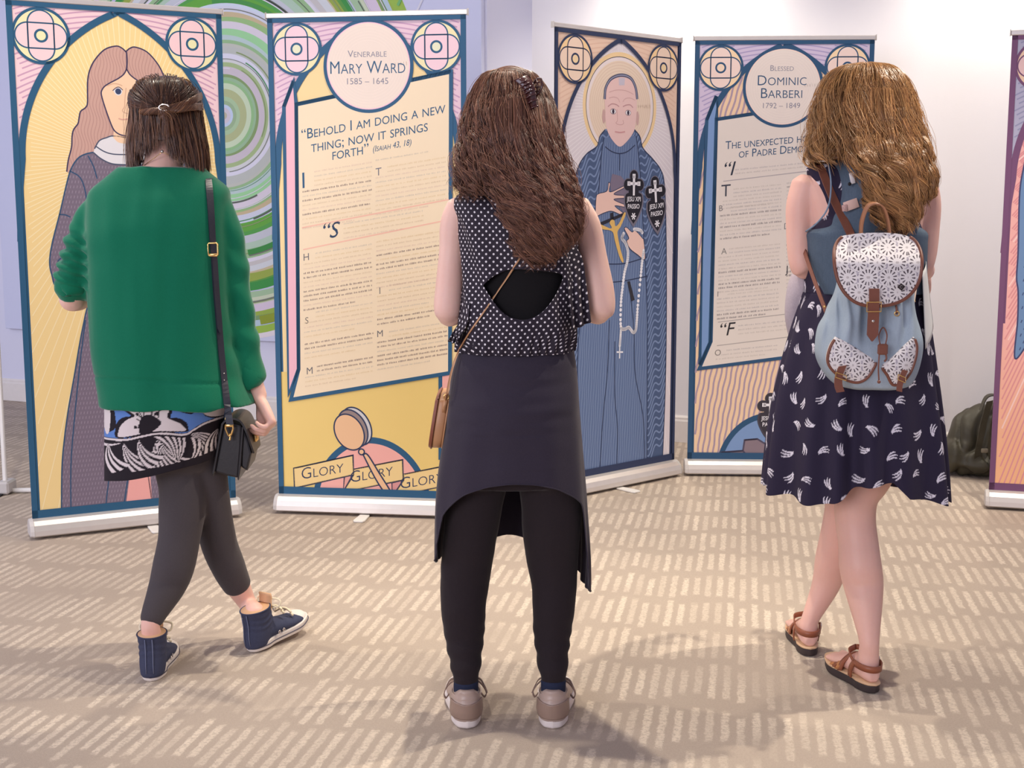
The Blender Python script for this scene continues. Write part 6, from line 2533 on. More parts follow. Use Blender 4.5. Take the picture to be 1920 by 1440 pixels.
def sandal(person, M, side):
    L = .245
    out = sole_outline(L, .032, .043, .036, 60)
    b = MB()
    V, F = slab(out, 0.0, .023, .95, 1.0, L / 2, lambda y: .010 * sstep(np.array(y), .19, .245) - .008 * sstep(np.array(y), .06, .16) * 0)
    b.add(place(M, V), F)
    sole = b.build('sandal', plain('dark_rubber_sole', C(62, 52, 52), .6), person)
    md = sole.modifiers.new('b', 'BEVEL'); md.width, md.segments, md.angle_limit = .003, 2, R(40)
    b = MB()
    V, F = slab(out, .0235, .0295, 1.0, 1.0, L / 2, lambda y: .010 * sstep(np.array(y), .19, .245))
    b.add(place(M, V), F)
    ins = b.build('insole', leather('tan_insole', C(216, 178, 140)), sole)
    mat_ = M_STRAP
    # heel strap round the back of the ankle, side straps, fanned vamp
    t = np.linspace(R(172), R(368), 26)
    pts = [Vector((.0365 * math.cos(a), .052 + .050 * math.sin(a), .075 + .006 * math.sin(a))) for a in t]
    b = MB()
    b.ribbon([M @ p for p in pts], M.to_3x3() @ Vector((0, -.002, .018)), .003)
    b.build('heel_strap', mat_, sole)
    for sg in (-1, 1):
        b = MB()
        b.ribbon([M @ p for p in smooth_path([Vector((sg * .0365, .058, .078)), Vector((sg * .0385, .072, .055)), Vector((sg * .036, .080, .028))], 12)], M.to_3x3() @ Vector((0, .016, .004)), .003)
        b.build('side_strap', mat_, sole)
        b = MB()
        b.ribbon([M @ p for p in smooth_path([Vector((sg * .0365, .062, .078)), Vector((sg * .034, .090, .098)), Vector((0, .112, .100))], 12)], M.to_3x3() @ Vector((0, .006, .014)), .003)
        b.build('instep_strap', mat_, sole)
    for i, (y0, y1, h) in enumerate(((.108, .128, .086), (.122, .145, .076), (.138, .162, .066), (.156, .178, .056))):
        b = MB()
        p = smooth_path([Vector((-.041, y0 + .02, .028)), Vector((-.036, y0 + .006, h * .72)), Vector((-.004, y0, h)), Vector((.034, y1, h * .74)), Vector((.043, y1 + .02, .028))], 18)
        b.ribbon([M @ v for v in p], M.to_3x3() @ Vector((0, .022, -.006)), .0035)
        b.build('vamp_strap', M_STRAP2 if i % 2 else mat_, sole)
    b = MB()
    cc = Vector((side * .040, .060, .078))
    b.tube([M @ (cc + Vector((0, .009 * math.cos(a), .011 * math.sin(a)))) for a in np.linspace(0, 6.28, 14, endpoint=False)], .0016, 6, closed=True)
    b.build('buckle', M_STEEL, sole)
    return sole


M_STRAP = leather('brown_sandal_leather', C(146, 84, 58))
M_STRAP2 = leather('tan_sandal_leather', C(198, 132, 82))


def person_c():
    g = GC
    q, li = g.q, g.li
    HM = Matrix.Translation(q(1620, 216, .045)) @ Matrix.Rotation(R(-18), 4, 'X') @ Matrix.Rotation(R(4), 4, 'Z')
    parts = head_parts(HM, .97)
    parts.append(limb(li((1622, 250, .035, 40), (1622, 290, .015, 40), (1622, 318, .01, 56), (1622, 345, 0, 62))))
    tor = [g.ring(1500, 1738, 800, 0, .112), g.ring(1496, 1742, 720, 0, .125), g.ring(1506, 1736, 640, 0, .115), g.ring(1518, 1722, 555, 0, .096), g.ring(1520, 1722, 480, .003, .098), g.ring(1516, 1728, 420, .006, .10), g.ring(1506, 1740, 370, .008, .092), g.ring(1504, 1742, 342, .010, .078), g.ring(1530, 1718, 322, .010, .064), g.ring(1576, 1668, 308, .012, .05)]
    parts.append(loft(tor, 40, 50)[:2])
    parts.append(limb(li((1514, 345, .01, 30), (1502, 385, .01, 28), (1499, 430, .008, 25), (1500, 470, .005, 24), (1504, 498, .0, 23), (1507, 505, .0, 20))))
    parts.append(limb(li((1728, 345, .01, 30), (1738, 385, .01, 26), (1737, 430, .008, 24), (1734, 470, .005, 23), (1728, 498, .0, 22), (1726, 506, .0, 20))))
    e = q(1507, 502, 0)
    wv = q(1560, 500, .22)
    parts.append(limb([(e, .030), (e.lerp(wv, .3), .032), (e.lerp(wv, .65), .026), (wv, .022)]))
    hb = basis(q(1600, 500, .27) - wv, Vector((0, -.2, 1)), wv)
    parts += flip(hand_parts(hb @ Matrix.Scale(-1, 4, (0, 0, 1)), (35, 45, 30)))
    e = q(1727, 503, 0)
    wv = q(1734, 512, .19)
    parts.append(limb([(e, .030), (e.lerp(wv, .3), .032), (e.lerp(wv, .65), .026), (wv, .0215)]))
    hb = basis(q(1736, 530, .27) - wv, Vector((-.2, 0, 1)), wv)
    parts += hand_parts(hb, (45, 60, 35))
    MR = Matrix.Translation(onfloor(1643, 1304) + Vector((0, .004, .001))) @ Matrix.Rotation(R(16), 4, 'Z') @ Matrix.Scale(.93, 4)
    ML = Matrix.Translation(onfloor(1520, 1234) + Vector((0, .004, .001))) @ Matrix.Rotation(R(-2), 4, 'Z') @ Matrix.Scale(.93, 4)
    ank = lambda M_: [(M_ @ Vector(p_), r_) for p_, r_ in (((0, .046, .150), .0275), ((0, .044, .105), .0265), ((0, .046, .060), .030))]
    rl = join_leg(li((1650, 780, .0, 62), (1628, 880, -.01, 50), (1606, 930, -.02, 41), (1604, 975, -.025, 37.5), (1609, 1015, -.04, 37), (1613, 1060, -.06, 39), (1620, 1105, -.07, 36), (1630, 1160, -.08, 28.5)), ank(MR))
    ll = join_leg(li((1590, 780, .02, 60), (1592, 880, .06, 44), (1583, 950, .09, 36), (1572, 1000, .11, 33), (1560, 1050, .13, 31.5), (1549, 1095, .145, 26.5), (1536, 1138, .16, 20.5)), [(ML @ Vector((.010, .048, .115)), .0258), (ML @ Vector((.001, .046, .085)), .0265), (ML @ Vector((0, .046, .055)), .030)])
    parts += [limb(rl), limb(ll)]
    for m_ in (MR, ML):
        parts += foot_parts(m_ @ Matrix.Translation((0, .006, .028)) @ Matrix.Scale(.96, 4), .235)
    person = fuse('person', parts, 0.0045, SKIN_C, None, 5)
    tag(person, 'woman with wavy golden hair in a denim vest, navy printed dress and sandals', 'person')
    add_face(HM, .97, person)
    sandal(person, MR, 1)
    sandal(person, ML, 1)
    # ---- dress: bodice and pleated skirt in one printed cloth
    cot = vcol('printed_navy_cotton', .85, .2, .0004)
    rows = [g.ring(1508, 1730, 560, 0, .112, 2.3), g.ring(1511, 1729, 500, 0, .112, 2.4), g.ring(1511, 1730, 450, 0, .116, 2.5), g.ring(1518, 1722, 425, 0, .116, 2.5), g.ring(1530, 1712, 400, .003, .110, 2.5), g.ring(1526, 1716, 375, .005, .104, 2.6), g.ring(1520, 1722, 350, .006, .095, 2.6), g.ring(1515, 1728, 325, .008, .082, 2.6), g.ring(1514, 1730, 312, .010, .066, 2.6), g.ring(1526, 1718, 304, .012, .045, 2.4)]
    V, F, sh, UV = loft(rows, 360, 200, True)
    dress = mesh_np('dress', V, F, cot, person, True, print_cols(UV[:, 0], UV[:, 1], seed=9))
    n, m = 900, 240
    RW = catmull([g.ring(1507, 1731, 548, 0, .114, 2.2), g.ring(1498, 1736, 575, 0, .122, 2.2), g.ring(1484, 1742, 620, 0, .138, 2.2), g.ring(1467, 1750, 680, 0, .158, 2.1), g.ring(1454, 1757, 740, 0, .176, 2.1), g.ring(1445, 1763, 800, 0, .190, 2.1), g.ring(1439, 1768, 860, 0, .200, 2.1), g.ring(1435, 1771, 920, 0, .208, 2.1), g.ring(1433, 1773, 960, 0, .212, 2.1)], 200)
    tab = np.array([(0, 936), (45, 915), (90, 900), (140, 905), (180, 912), (200, 925), (223, 940), (239, 946), (252, 936), (262, 916), (268, 909), (280, 907), (284, 918), (290, 934), (302, 941), (330, 942), (360, 936)], float)
    t = np.linspace(0, 2 * np.pi, n, endpoint=False)
    hy = np.interp(np.degrees(t), tab[:, 0], tab[:, 1])
    V = np.zeros((m, n, 3))
    zt = RW[0, 2]
    pl = np.sin(t * 15 + 1.2 * np.sin(t * 4 + 1)) * .6 + np.sin(t * 9 + 2.2) * .5
    for j in range(n):
        cs, sn = math.cos(t[j]), math.sin(t[j])
        zb = at(1602, hy[j], g.Y + .205 * sn).z
        z = zt + (zb - zt) * np.linspace(0, 1, m)
        w_ = np.interp(-z, -RW[:, 2], np.arange(200.))
        i0 = np.minimum(w_.astype(int), 198)
        f = (w_ - i0)[:, None]
        Q = RW[i0] * (1 - f) + RW[i0 + 1] * f
        k = 2 / Q[:, 5]
        h = np.linspace(0, 1, m)
        wv = 1 + pl[j] * (.012 + .105 * h ** .8) * sstep(h, 0, .15)
        V[:, j, 0] = Q[:, 0] + Q[:, 3] * (1 + (wv - 1) * .55) * math.copysign(1, cs) * np.abs(cs) ** k
        V[:, j, 1] = Q[:, 1] + Q[:, 4] * wv * math.copysign(1, sn) * np.abs(sn) ** k
        V[:, j, 2] = z - .007 * pl[j] * h * (1 if sn < 0 else .5)
    d = np.linalg.norm(np.diff(np.concatenate([V, V[:, :1]], 1), axis=1), axis=2)
    low = np.cumsum(d[m * 2 // 3])
    U = np.broadcast_to((low - low[n * 3 // 4])[None], (m, n))
    Vv = V[:, :, 2]
    sk = mesh_np('dress_skirt', V.reshape(-1, 3), grid_faces(m, n)[:, ::-1].copy(), cot, dress, True, print_cols(U, Vv + 3.0, seed=5).reshape(-1, 4))
    so = sk.modifiers.new('s', 'SOLIDIFY'); so.thickness, so.offset = .0018, -1
    # ---- denim vest
    vd = denim('blue_denim', C(86, 100, 116), .32)
    rows = [g.ring(1513, 1734, 548, 0, .122, 2.3), g.ring(1511, 1733, 500, 0, .122, 2.4), g.ring(1509, 1733, 455, 0, .126, 2.5), g.ring(1509, 1732, 436, 0, .127, 2.5), g.ring(1530, 1712, 420, .0, .128, 2.6), g.ring(1549, 1698, 395, .0, .130, 3.2), g.ring(1557, 1692, 360, .002, .126, 3.4), g.ring(1556, 1692, 325, .004, .114, 3.4), g.ring(1552, 1694, 306, .008, .096, 3.0), g.ring(1562, 1684, 292, .012, .066, 2.4)]
    V, F, _, _ = loft(rows, 160, 140)
    V += np.stack([np.zeros(len(V)), -.002 * nz(V, 10, 10, 14, 2.0), np.zeros(len(V))], 1)
    vest = mesh_np('denim_vest', V, F, vd, person)
    pale = denim('pale_denim', C(128, 146, 166), .2)
    b = MB()
    yb = lambda x, y: -.131 + .02 * sstep(np.array(-y), -360, -300)
    edge = [(1553, 306), (1558, 340), (1556, 375), (1548, 398), (1530, 420), (1511, 434)]
    for sg in (0, 1):
        b = MB()
        P = [((x if not sg else 3245 - x), y) for x, y in edge]
        b.tube(smooth_path([q(x, y, float(np.interp(y, [306, 340, 375, 398, 420, 434], [-.062, -.088, -.098, -.092, -.066, -.020])) - .012) for x, y in P], 30), .0022, 6)
        b.build('armhole_stitching', pale, vest)
    # loose white tab with a stud, and a pink cloth patch
    b = MB()
    b.box(q(1598, 334, -.122), (.012, .004, .028), .0015, Matrix.Rotation(R(-14), 3, 'Y'))
    b.build('tab', plain('white_cloth_tab', C(222, 216, 216), .8), vest)
    MB().ball(q(1593, 345, -.126), .0045, 8, (1, .5, 1)).build('stud', M_DARK, vest)
    b = MB()
    b.box(q(1596, 384, -.134), (.036, .003, .024), .001, Matrix.Rotation(R(-20), 3, 'Y'))
    b.build('patch', plain('pink_cloth_patch', C(226, 190, 176), .85), vest)
    b = MB()
    b.box(q(1584, 390, -.137), (.014, .003, .016), .001, Matrix.Rotation(R(-8), 3, 'Y'))
    b.build('patch', fabric('checked_patch', C(196, 160, 152), .85, .5, 240), vest)
    hair_c(person, g)
    return person


def hair_c(person, g):
    rng = np.random.default_rng(33)
    m = hair_mat('golden_hair', None, None, 0.36, 0.45)
    shades = [C(104, 70, 44), C(138, 96, 60), C(166, 120, 76), C(200, 152, 98)]
    rows = [g.ring(1606, 1636, 118.5, .045, .03), g.ring(1572, 1668, 128, .045, .085), g.ring(1549, 1692, 155, .04, .112), g.ring(1536, 1704, 190, .03, .120), g.ring(1528, 1713, 230, .012, .122), g.ring(1521, 1722, 265, -.008, .118), g.ring(1518, 1732, 298, -.045, .104), g.ring(1545, 1738, 335, -.085, .076), g.ring(1578, 1730, 372, -.112, .056), g.ring(1596, 1720, 408, -.122, .050), g.ring(1606, 1708, 440, -.13, .046)]
    V, F, _, _ = loft(cap_rows(rows[:7], .90), 40, 60)
    cap = mesh_np('hair', V, F, m, person, True, np.tile(np.array(C(104, 70, 44)), (len(V), 1)))

    def end(a):
        a = a % 360
        if 130 < a < 246:
            return .60
        if 246 <= a < 256:
            return .60 + .36 * (a - 246) / 10
        if 256 <= a < 312:
            return .95
        return .78
    P = curtain(rng, rows, 6400, 48, 140, 400, .0, end, (.84, 1.05), (.014, 4.0), (.012, 5.5), 48, .0015, 0, 2.8)
    strands('waves', P, rng.uniform(.0007, .0013, len(P)), hair_colors(rng, len(P), shades), m, cap)
    P = curtain(rng, rows, 2800, 48, 250, 390, .25, end, (.98, 1.13), (.018, 3.4), (.019, 4.8), 40, .0015, 0, 2.4)
    strands('waves', P, rng.uniform(.0007, .0012, len(P)), hair_colors(rng, len(P), shades[1:]), m, cap)
    P = curtain(rng, rows, 420, 34, 140, 400, .05, lambda a: min(end(a) + .02, 1), (1.03, 1.14), (.018, 2.4), (.012, 3.2), 2, .006, 0)
    strands('loose_hair', P, rng.uniform(.0004, .0007, len(P)), hair_colors(rng, len(P), shades[2:]), m, cap)


PC = person_c()
# ------------------------------------------------------------------ bags and other things
from mathutils.bvhtree import BVHTree


class Hug:
    """finds where a sight line meets the clothes, so that straps lie on them"""
    def __init__(self, person, names):
        self.t = []
        st = [person]
        while st:
            o = st.pop()
            st += list(o.children)
            if o.type == 'MESH' and o.name.split('.')[0] in names:
                me = o.data
                V = np.empty(len(me.vertices) * 3)
                me.vertices.foreach_get('co', V)
                W = o.matrix_world if False else parent_world(o)
                self.t.append(BVHTree.FromPolygons([W @ Vector(v) for v in V.reshape(-1, 3)], [tuple(p.vertices) for p in me.polygons]))

    def __call__(self, px, py, off=.003, Y=None):
        o, d = Vector((0, 0, CAM_H)), ray(px, py).normalized()
        best = None
        for t in self.t:
            h = t.ray_cast(o, d)
            if h[0] is not None and (best is None or h[3] < best):
                best = h[3]
        if best is None or (Y is not None and abs((o + d * best).y - Y) > .25):
            return at(px, py, Y)
        return o + d * (best - off)


def smooth_seq(P, k=2):
    P = [Vector(p) for p in P]
    for _ in range(k):
        P = [P[0]] + [(P[i - 1] + P[i] * 2 + P[i + 1]) / 4 for i in range(1, len(P) - 1)] + [P[-1]]
    return P


def px_path(pts, n):
    return catmull(pts, n)


M_BLK = leather('black_leather', C(34, 32, 36), .38, .5)
M_NAVYL = leather('dark_navy_leather', C(40, 42, 54), .40, .5)


def handbag():
    g = GA
    q = g.q
    root = empty('handbag', q(432, 850, .06), 'small black leather handbag hanging by the green sweater from a long strap', 'bag')
    w = Vector((-.008, .15, 0))
    dy = -.045

    def prism(pts, w0, w1, name, m, bev=.004):
        P = [q(x, y, dy) for x, y in pts]
        n = len(P)
        V = [p + w * w0 for p in P] + [p + w * w1 for p in P]
        F = [tuple(range(n))[::-1], tuple(range(n, 2 * n))] + [(i, (i + 1) % n, n + (i + 1) % n, n + i) for i in range(n)]
        o = MB().add(V, F).build(name, m, root, False, bevel=bev)
        return o
    body = prism([(420, 792), (453, 798), (452, 840), (447, 898), (424, 893), (401, 886), (408, 850)], 0.03, 1, 'back_compartment', M_BLK, .006)
    prism([(454, 800), (466, 830), (471, 852), (463, 886), (450, 876), (450, 840)], 0.05, .97, 'front_compartment', M_BLK, .006)
    for pts in ([(414, 795), (420, 791), (403, 884), (406, 889), (399, 894), (397, 888)], [(453, 800), (457, 801), (451, 880), (458, 884), (447, 902), (445, 898)]):
        prism([(pts[0]), (pts[1]), (pts[2]), (pts[4]), (pts[5])], 0.0, 1.0, 'edge_panel', M_BLK, .002)
    path = px_path([(416, 796), (424, 788), (438, 785), (452, 791), (462, 810), (469, 832), (474, 852)], 26)
    V, F = [], []
    P = [q(x, y, dy) for x, y in path]
    nrm = []
    for i, p in enumerate(P):
        t = P[min(i + 1, len(P) - 1)] - P[max(i - 1, 0)]
        nrm.append(Vector((-t.z, 0, t.x)).normalized() * -1)
    n = len(P)
    for k, (wf, of) in enumerate(((-.02, .0025), (1.02, .0025), (1.02, -.0025), (-.02, -.0025))):
        for i, p in enumerate(P):
            f = max(0.0, (i - n * .62) / (n * .38))
            ww = wf if wf < .5 else wf
            mid = .5 + (ww - .5) * (1 - .30 * f * f)
            V.append(p + w * mid + nrm[i] * of)
    for k in range(4):
        a, b = k * n, ((k + 1) % 4) * n
        F += [(a + i, a + i + 1, b + i + 1, b + i) for i in range(n - 1)]
    F += [(0, n, 2 * n, 3 * n), (n - 1, 4 * n - 1, 3 * n - 1, 2 * n - 1)]
    flap = MB().add(V, F).build('flap', M_BLK, root, False)
    b = MB()
    b.box(q(473, 828, dy) + w * .45, (.012, .03, .022), .003)
    b.build('clasp', M_GOLD, flap)
    # dog clip and strap
    b = MB()
    c = q(430, 806, dy - .012)
    s = g.sc(806)
    b.tube([c + Vector((s * x, 0, s * z)) for x, z in ((-7, 9), (7, 9), (7, 2), (3, -9), (0, -12), (-3, -9), (-7, 2))], .0028, 8, closed=True)
    b.box(c + Vector((0, 0, s * 8)), (s * 16, .006, s * 5), .001)
    b.tube([c + Vector((s * x, -.003, s * z)) for x, z in ((0, -6), (2, -11), (1, -18), (-1, -18))], .0026, 8)
    b.build('strap_clip', M_GOLD, root)
    hug = Hug(PA, ('sweater', 'sleeve_cuff', 'mini_skirt', 'neckband'))
    pts = px_path([(431, 796), (426, 760), (421, 715), (415, 660), (411, 610), (405, 540), (402, 490), (398, 440), (396, 400), (393, 360), (391, 337)], 60)
    P, W = [], []
    for i, (x, y) in enumerate(pts):
        P.append(hug(x, y, .0045, g.Y - .12))
        a, bb = hug(x - 5, y, .004, g.Y - .12), hug(x + 5, y, .004, g.Y - .12)
        d = bb - a
        if abs(d.y) > .012:
            d.y = math.copysign(.012, d.y)
        W.append(d.normalized() * .0185)
    P = smooth_seq(P, 6)
    P += [P[-1] + Vector((-.001, .03, .006)), P[-1] + Vector((-.002, .075, -.004)), P[-1] + Vector((-.004, .105, -.05))]
    W += [W[-1]] * 3
    strap_ = MB().ribbon(P, W, .003).build('strap', M_NAVYL, root, False)
    tip = [p + Vector((0.002, -.004, 0)) for p in P[22:37]]
    MB().ribbon(tip, [W[25] * (.35 if i == 0 else .9) for i in range(len(tip))], .003).build('strap_end', M_NAVYL, strap_, False)
    b = MB()
    c = P[38] + Vector((0, -.007, 0))
    b.tube([c + Vector((x * .0125, 0, z * .0165)) for x, z in ((-1, -.8), (-.8, -1), (.8, -1), (1, -.8), (1, .8), (.8, 1), (-.8, 1), (-1, .8))], .0022, 8, closed=True)
    b.box(c + Vector((0, .001, -.0135)), (.024, .004, .006), .001)
    b.build('strap_buckle', M_GOLD, strap_)
    for dz in (0, .018):
        MB().ball(P[12] + Vector((0, -.002, dz)), .002, 6).build('rivet', M_STEEL, strap_)


handbag()


def shoulder_bag():
    g = GB
    q = g.q
    root = empty('shoulder_bag', q(842, 790, .05), 'tan and brown leather shoulder bag peeking out at the hip of the black skirt', 'bag')
    c = q(826, 784, .055)
    s = g.sc(790)
    # a flat pouch facing sideways: outline in the depth-height plane
    out = []
    for y, z in catmull([(-.085, .058), (-.095, .0), (-.085, -.048), (-.04, -.066), (.04, -.066), (.085, -.048), (.095, .0), (.085, .058), (.04, .064), (-.04, .064), (-.085, .058)], 60)[:-1]:
        out.append((y, z))
    lean = lambda z: -.0 + z * .16

    def shell(x0, x1, k, name, m, par, bev):
        n = len(out)
        V = [c + Vector((x0 + lean(z), y * k, z * k)) for y, z in out] + [c + Vector((x1 + lean(z), y * k, z * k)) for y, z in out]
        F = [tuple(range(n)), tuple(range(n, 2 * n))[::-1]] + [(i, n + i, n + (i + 1) % n, (i + 1) % n) for i in range(n)]
        return MB().add(V, F).build(name, m, par, True, bevel=bev)
    body = shell(-.010, .016, 1.0, 'pouch', M_TAN, root, .006)
    shell(-.017, -.0095, .99, 'outer_flap', M_BROWN, body, .003)
    for x in (-.0105, .0165):
        MB().tube([c + Vector((x + lean(z), y * 1.01, z * 1.01)) for y, z in out], .0022, 6, closed=True).build('piping', M_BROWN if x < 0 else M_TAN, body)
    hug = Hug(PB, ('polka_dot_top', 'camisole', 'wrap_skirt', 'ruffle'))
    a = px_path([(838, 738), (842, 715), (848, 690), (858, 662), (874, 634), (893, 605), (912, 578), (932, 548), (953, 518), (972, 488), (995, 455), (1020, 420), (1042, 385), (1052, 366)], 70)
    P = smooth_seq([hug(x, y, .005, g.Y - .06) for x, y in a], 6)
    P = [q(836, 752, -.035)] + P + [P[-1] + Vector((.004, .05, .012)), P[-1] + Vector((.004, .10, -.01))]
    wv = [Vector((.0062, 0, .0062)) if i < 50 else Vector((.0075, 0, .004)) for i in range(len(P))]
    st = MB().ribbon(P, wv, .003).build('strap', M_TAN, root, False)
    MB().tube([p + Vector((.0032, -.0016, .0032)) for p in P], .0009, 5).build('strap_piping', leather('pale_tan_leather', C(222, 180, 138)), st)
    b = MB()
    b.tube([q(837, 744, -.04) + Vector((.006 * math.cos(t), 0, .006 * math.sin(t))) for t in np.linspace(0, 6.28, 14, endpoint=False)], .0018, 6, closed=True)
    b.build('ring', M_GOLD, root)
    MB().ribbon([q(836, 750, -.04), q(833, 762, -.036), q(832, 775, -.034)], Vector((.009, 0, 0)), .004).build('tab', M_TAN, root)


shoulder_bag()


def lace(X, Y, p=37.0):
    """white lace read in the bag's own plane (p: spacing of the flowers); True where the cloth shows through"""
    ph = p * .76
    col = np.tile(np.array(C(232, 226, 224)), (len(X), 1))
    row = np.floor(Y / ph)
    best = np.full(len(X), 1e9)
    bx, by, sd = np.zeros(len(X)), np.zeros(len(X)), np.zeros(len(X))
    for dr in (-1, 0, 1):
        r = row + dr
        st = np.where(r % 2 == 0, 0.0, .5)
        ci = np.floor(X / p - st)
        for dc in (0, 1):
            cx, cy = (ci + dc + st) * p, (r + .5) * ph
            cx = cx + 2.0 * np.sin(r * 2.1 + ci * 1.3)
            d = np.hypot(X - cx, Y - cy)
            k = d < best
            best = np.where(k, d, best)
            bx, by = np.where(k, X - cx, bx), np.where(k, Y - cy, by)
            sd = np.where(k, ci * 3 + r, sd)
    a = np.arctan2(by, bx)
    R1 = p * .485 * (1 + .055 * np.cos(12 * a))
    net = best > R1
    fl = (np.sin(X * 1.9 + 2 * np.sin(Y * .7)) * np.sin(Y * 2.1 + 2 * np.sin(X * .8))) > .15
    col[net] = C(206, 200, 206)
    col[net & fl] = C(120, 108, 122)
    u = best / (p * .485)
    slot = (u > .46) & (u < .84) & (np.cos(12 * a + sd) > .35 + .9 * np.abs(u - .70))
    col[slot] = C(88, 78, 84)
    col[(u < .13)] = C(196, 188, 186)
    return col


def pad(g, outline, dyf, th, name, m, parent, bulge=.01, rings=60, n=240, lace_p=None):
    """a softly domed panel cut to an outline seen from behind"""
    o = catmull(outline + outline[:1], n + 1)[:-1]
    c = o.mean(0)
    V, Cc = [], []
    for k in range(rings + 1):
        s = k / rings
        P = c + (o - c) * s
        for x, y in P:
            V.append(at(x, y, g.Y + dyf(x, y) - bulge * (1 - s ** 2.5)))
    pxs = np.vstack([c + (o - c) * (k / rings) for k in range(rings + 1)])
    nf = len(V)
    F = []
    for k in range(rings):
        for i in range(n):
            j = (i + 1) % n
            F.append((k * n + i, k * n + j, (k + 1) * n + j, (k + 1) * n + i))
    for x, y in o:
        V.append(at(x, y, g.Y + dyf(x, y)) + Vector((0, th, 0)))
    for i in range(n):
        j = (i + 1) % n
        F.append((rings * n + i, rings * n + j, nf + j, nf + i))
    F.append(tuple(range(nf, nf + n)))
    cols = None
    if lace_p:
        cols = np.vstack([lace(pxs[:, 0], pxs[:, 1], lace_p), np.tile(np.array(C(220, 214, 214)), (n, 1))])
    ob = mesh_np(name, V, F, m, parent, True, cols)
    return ob, o


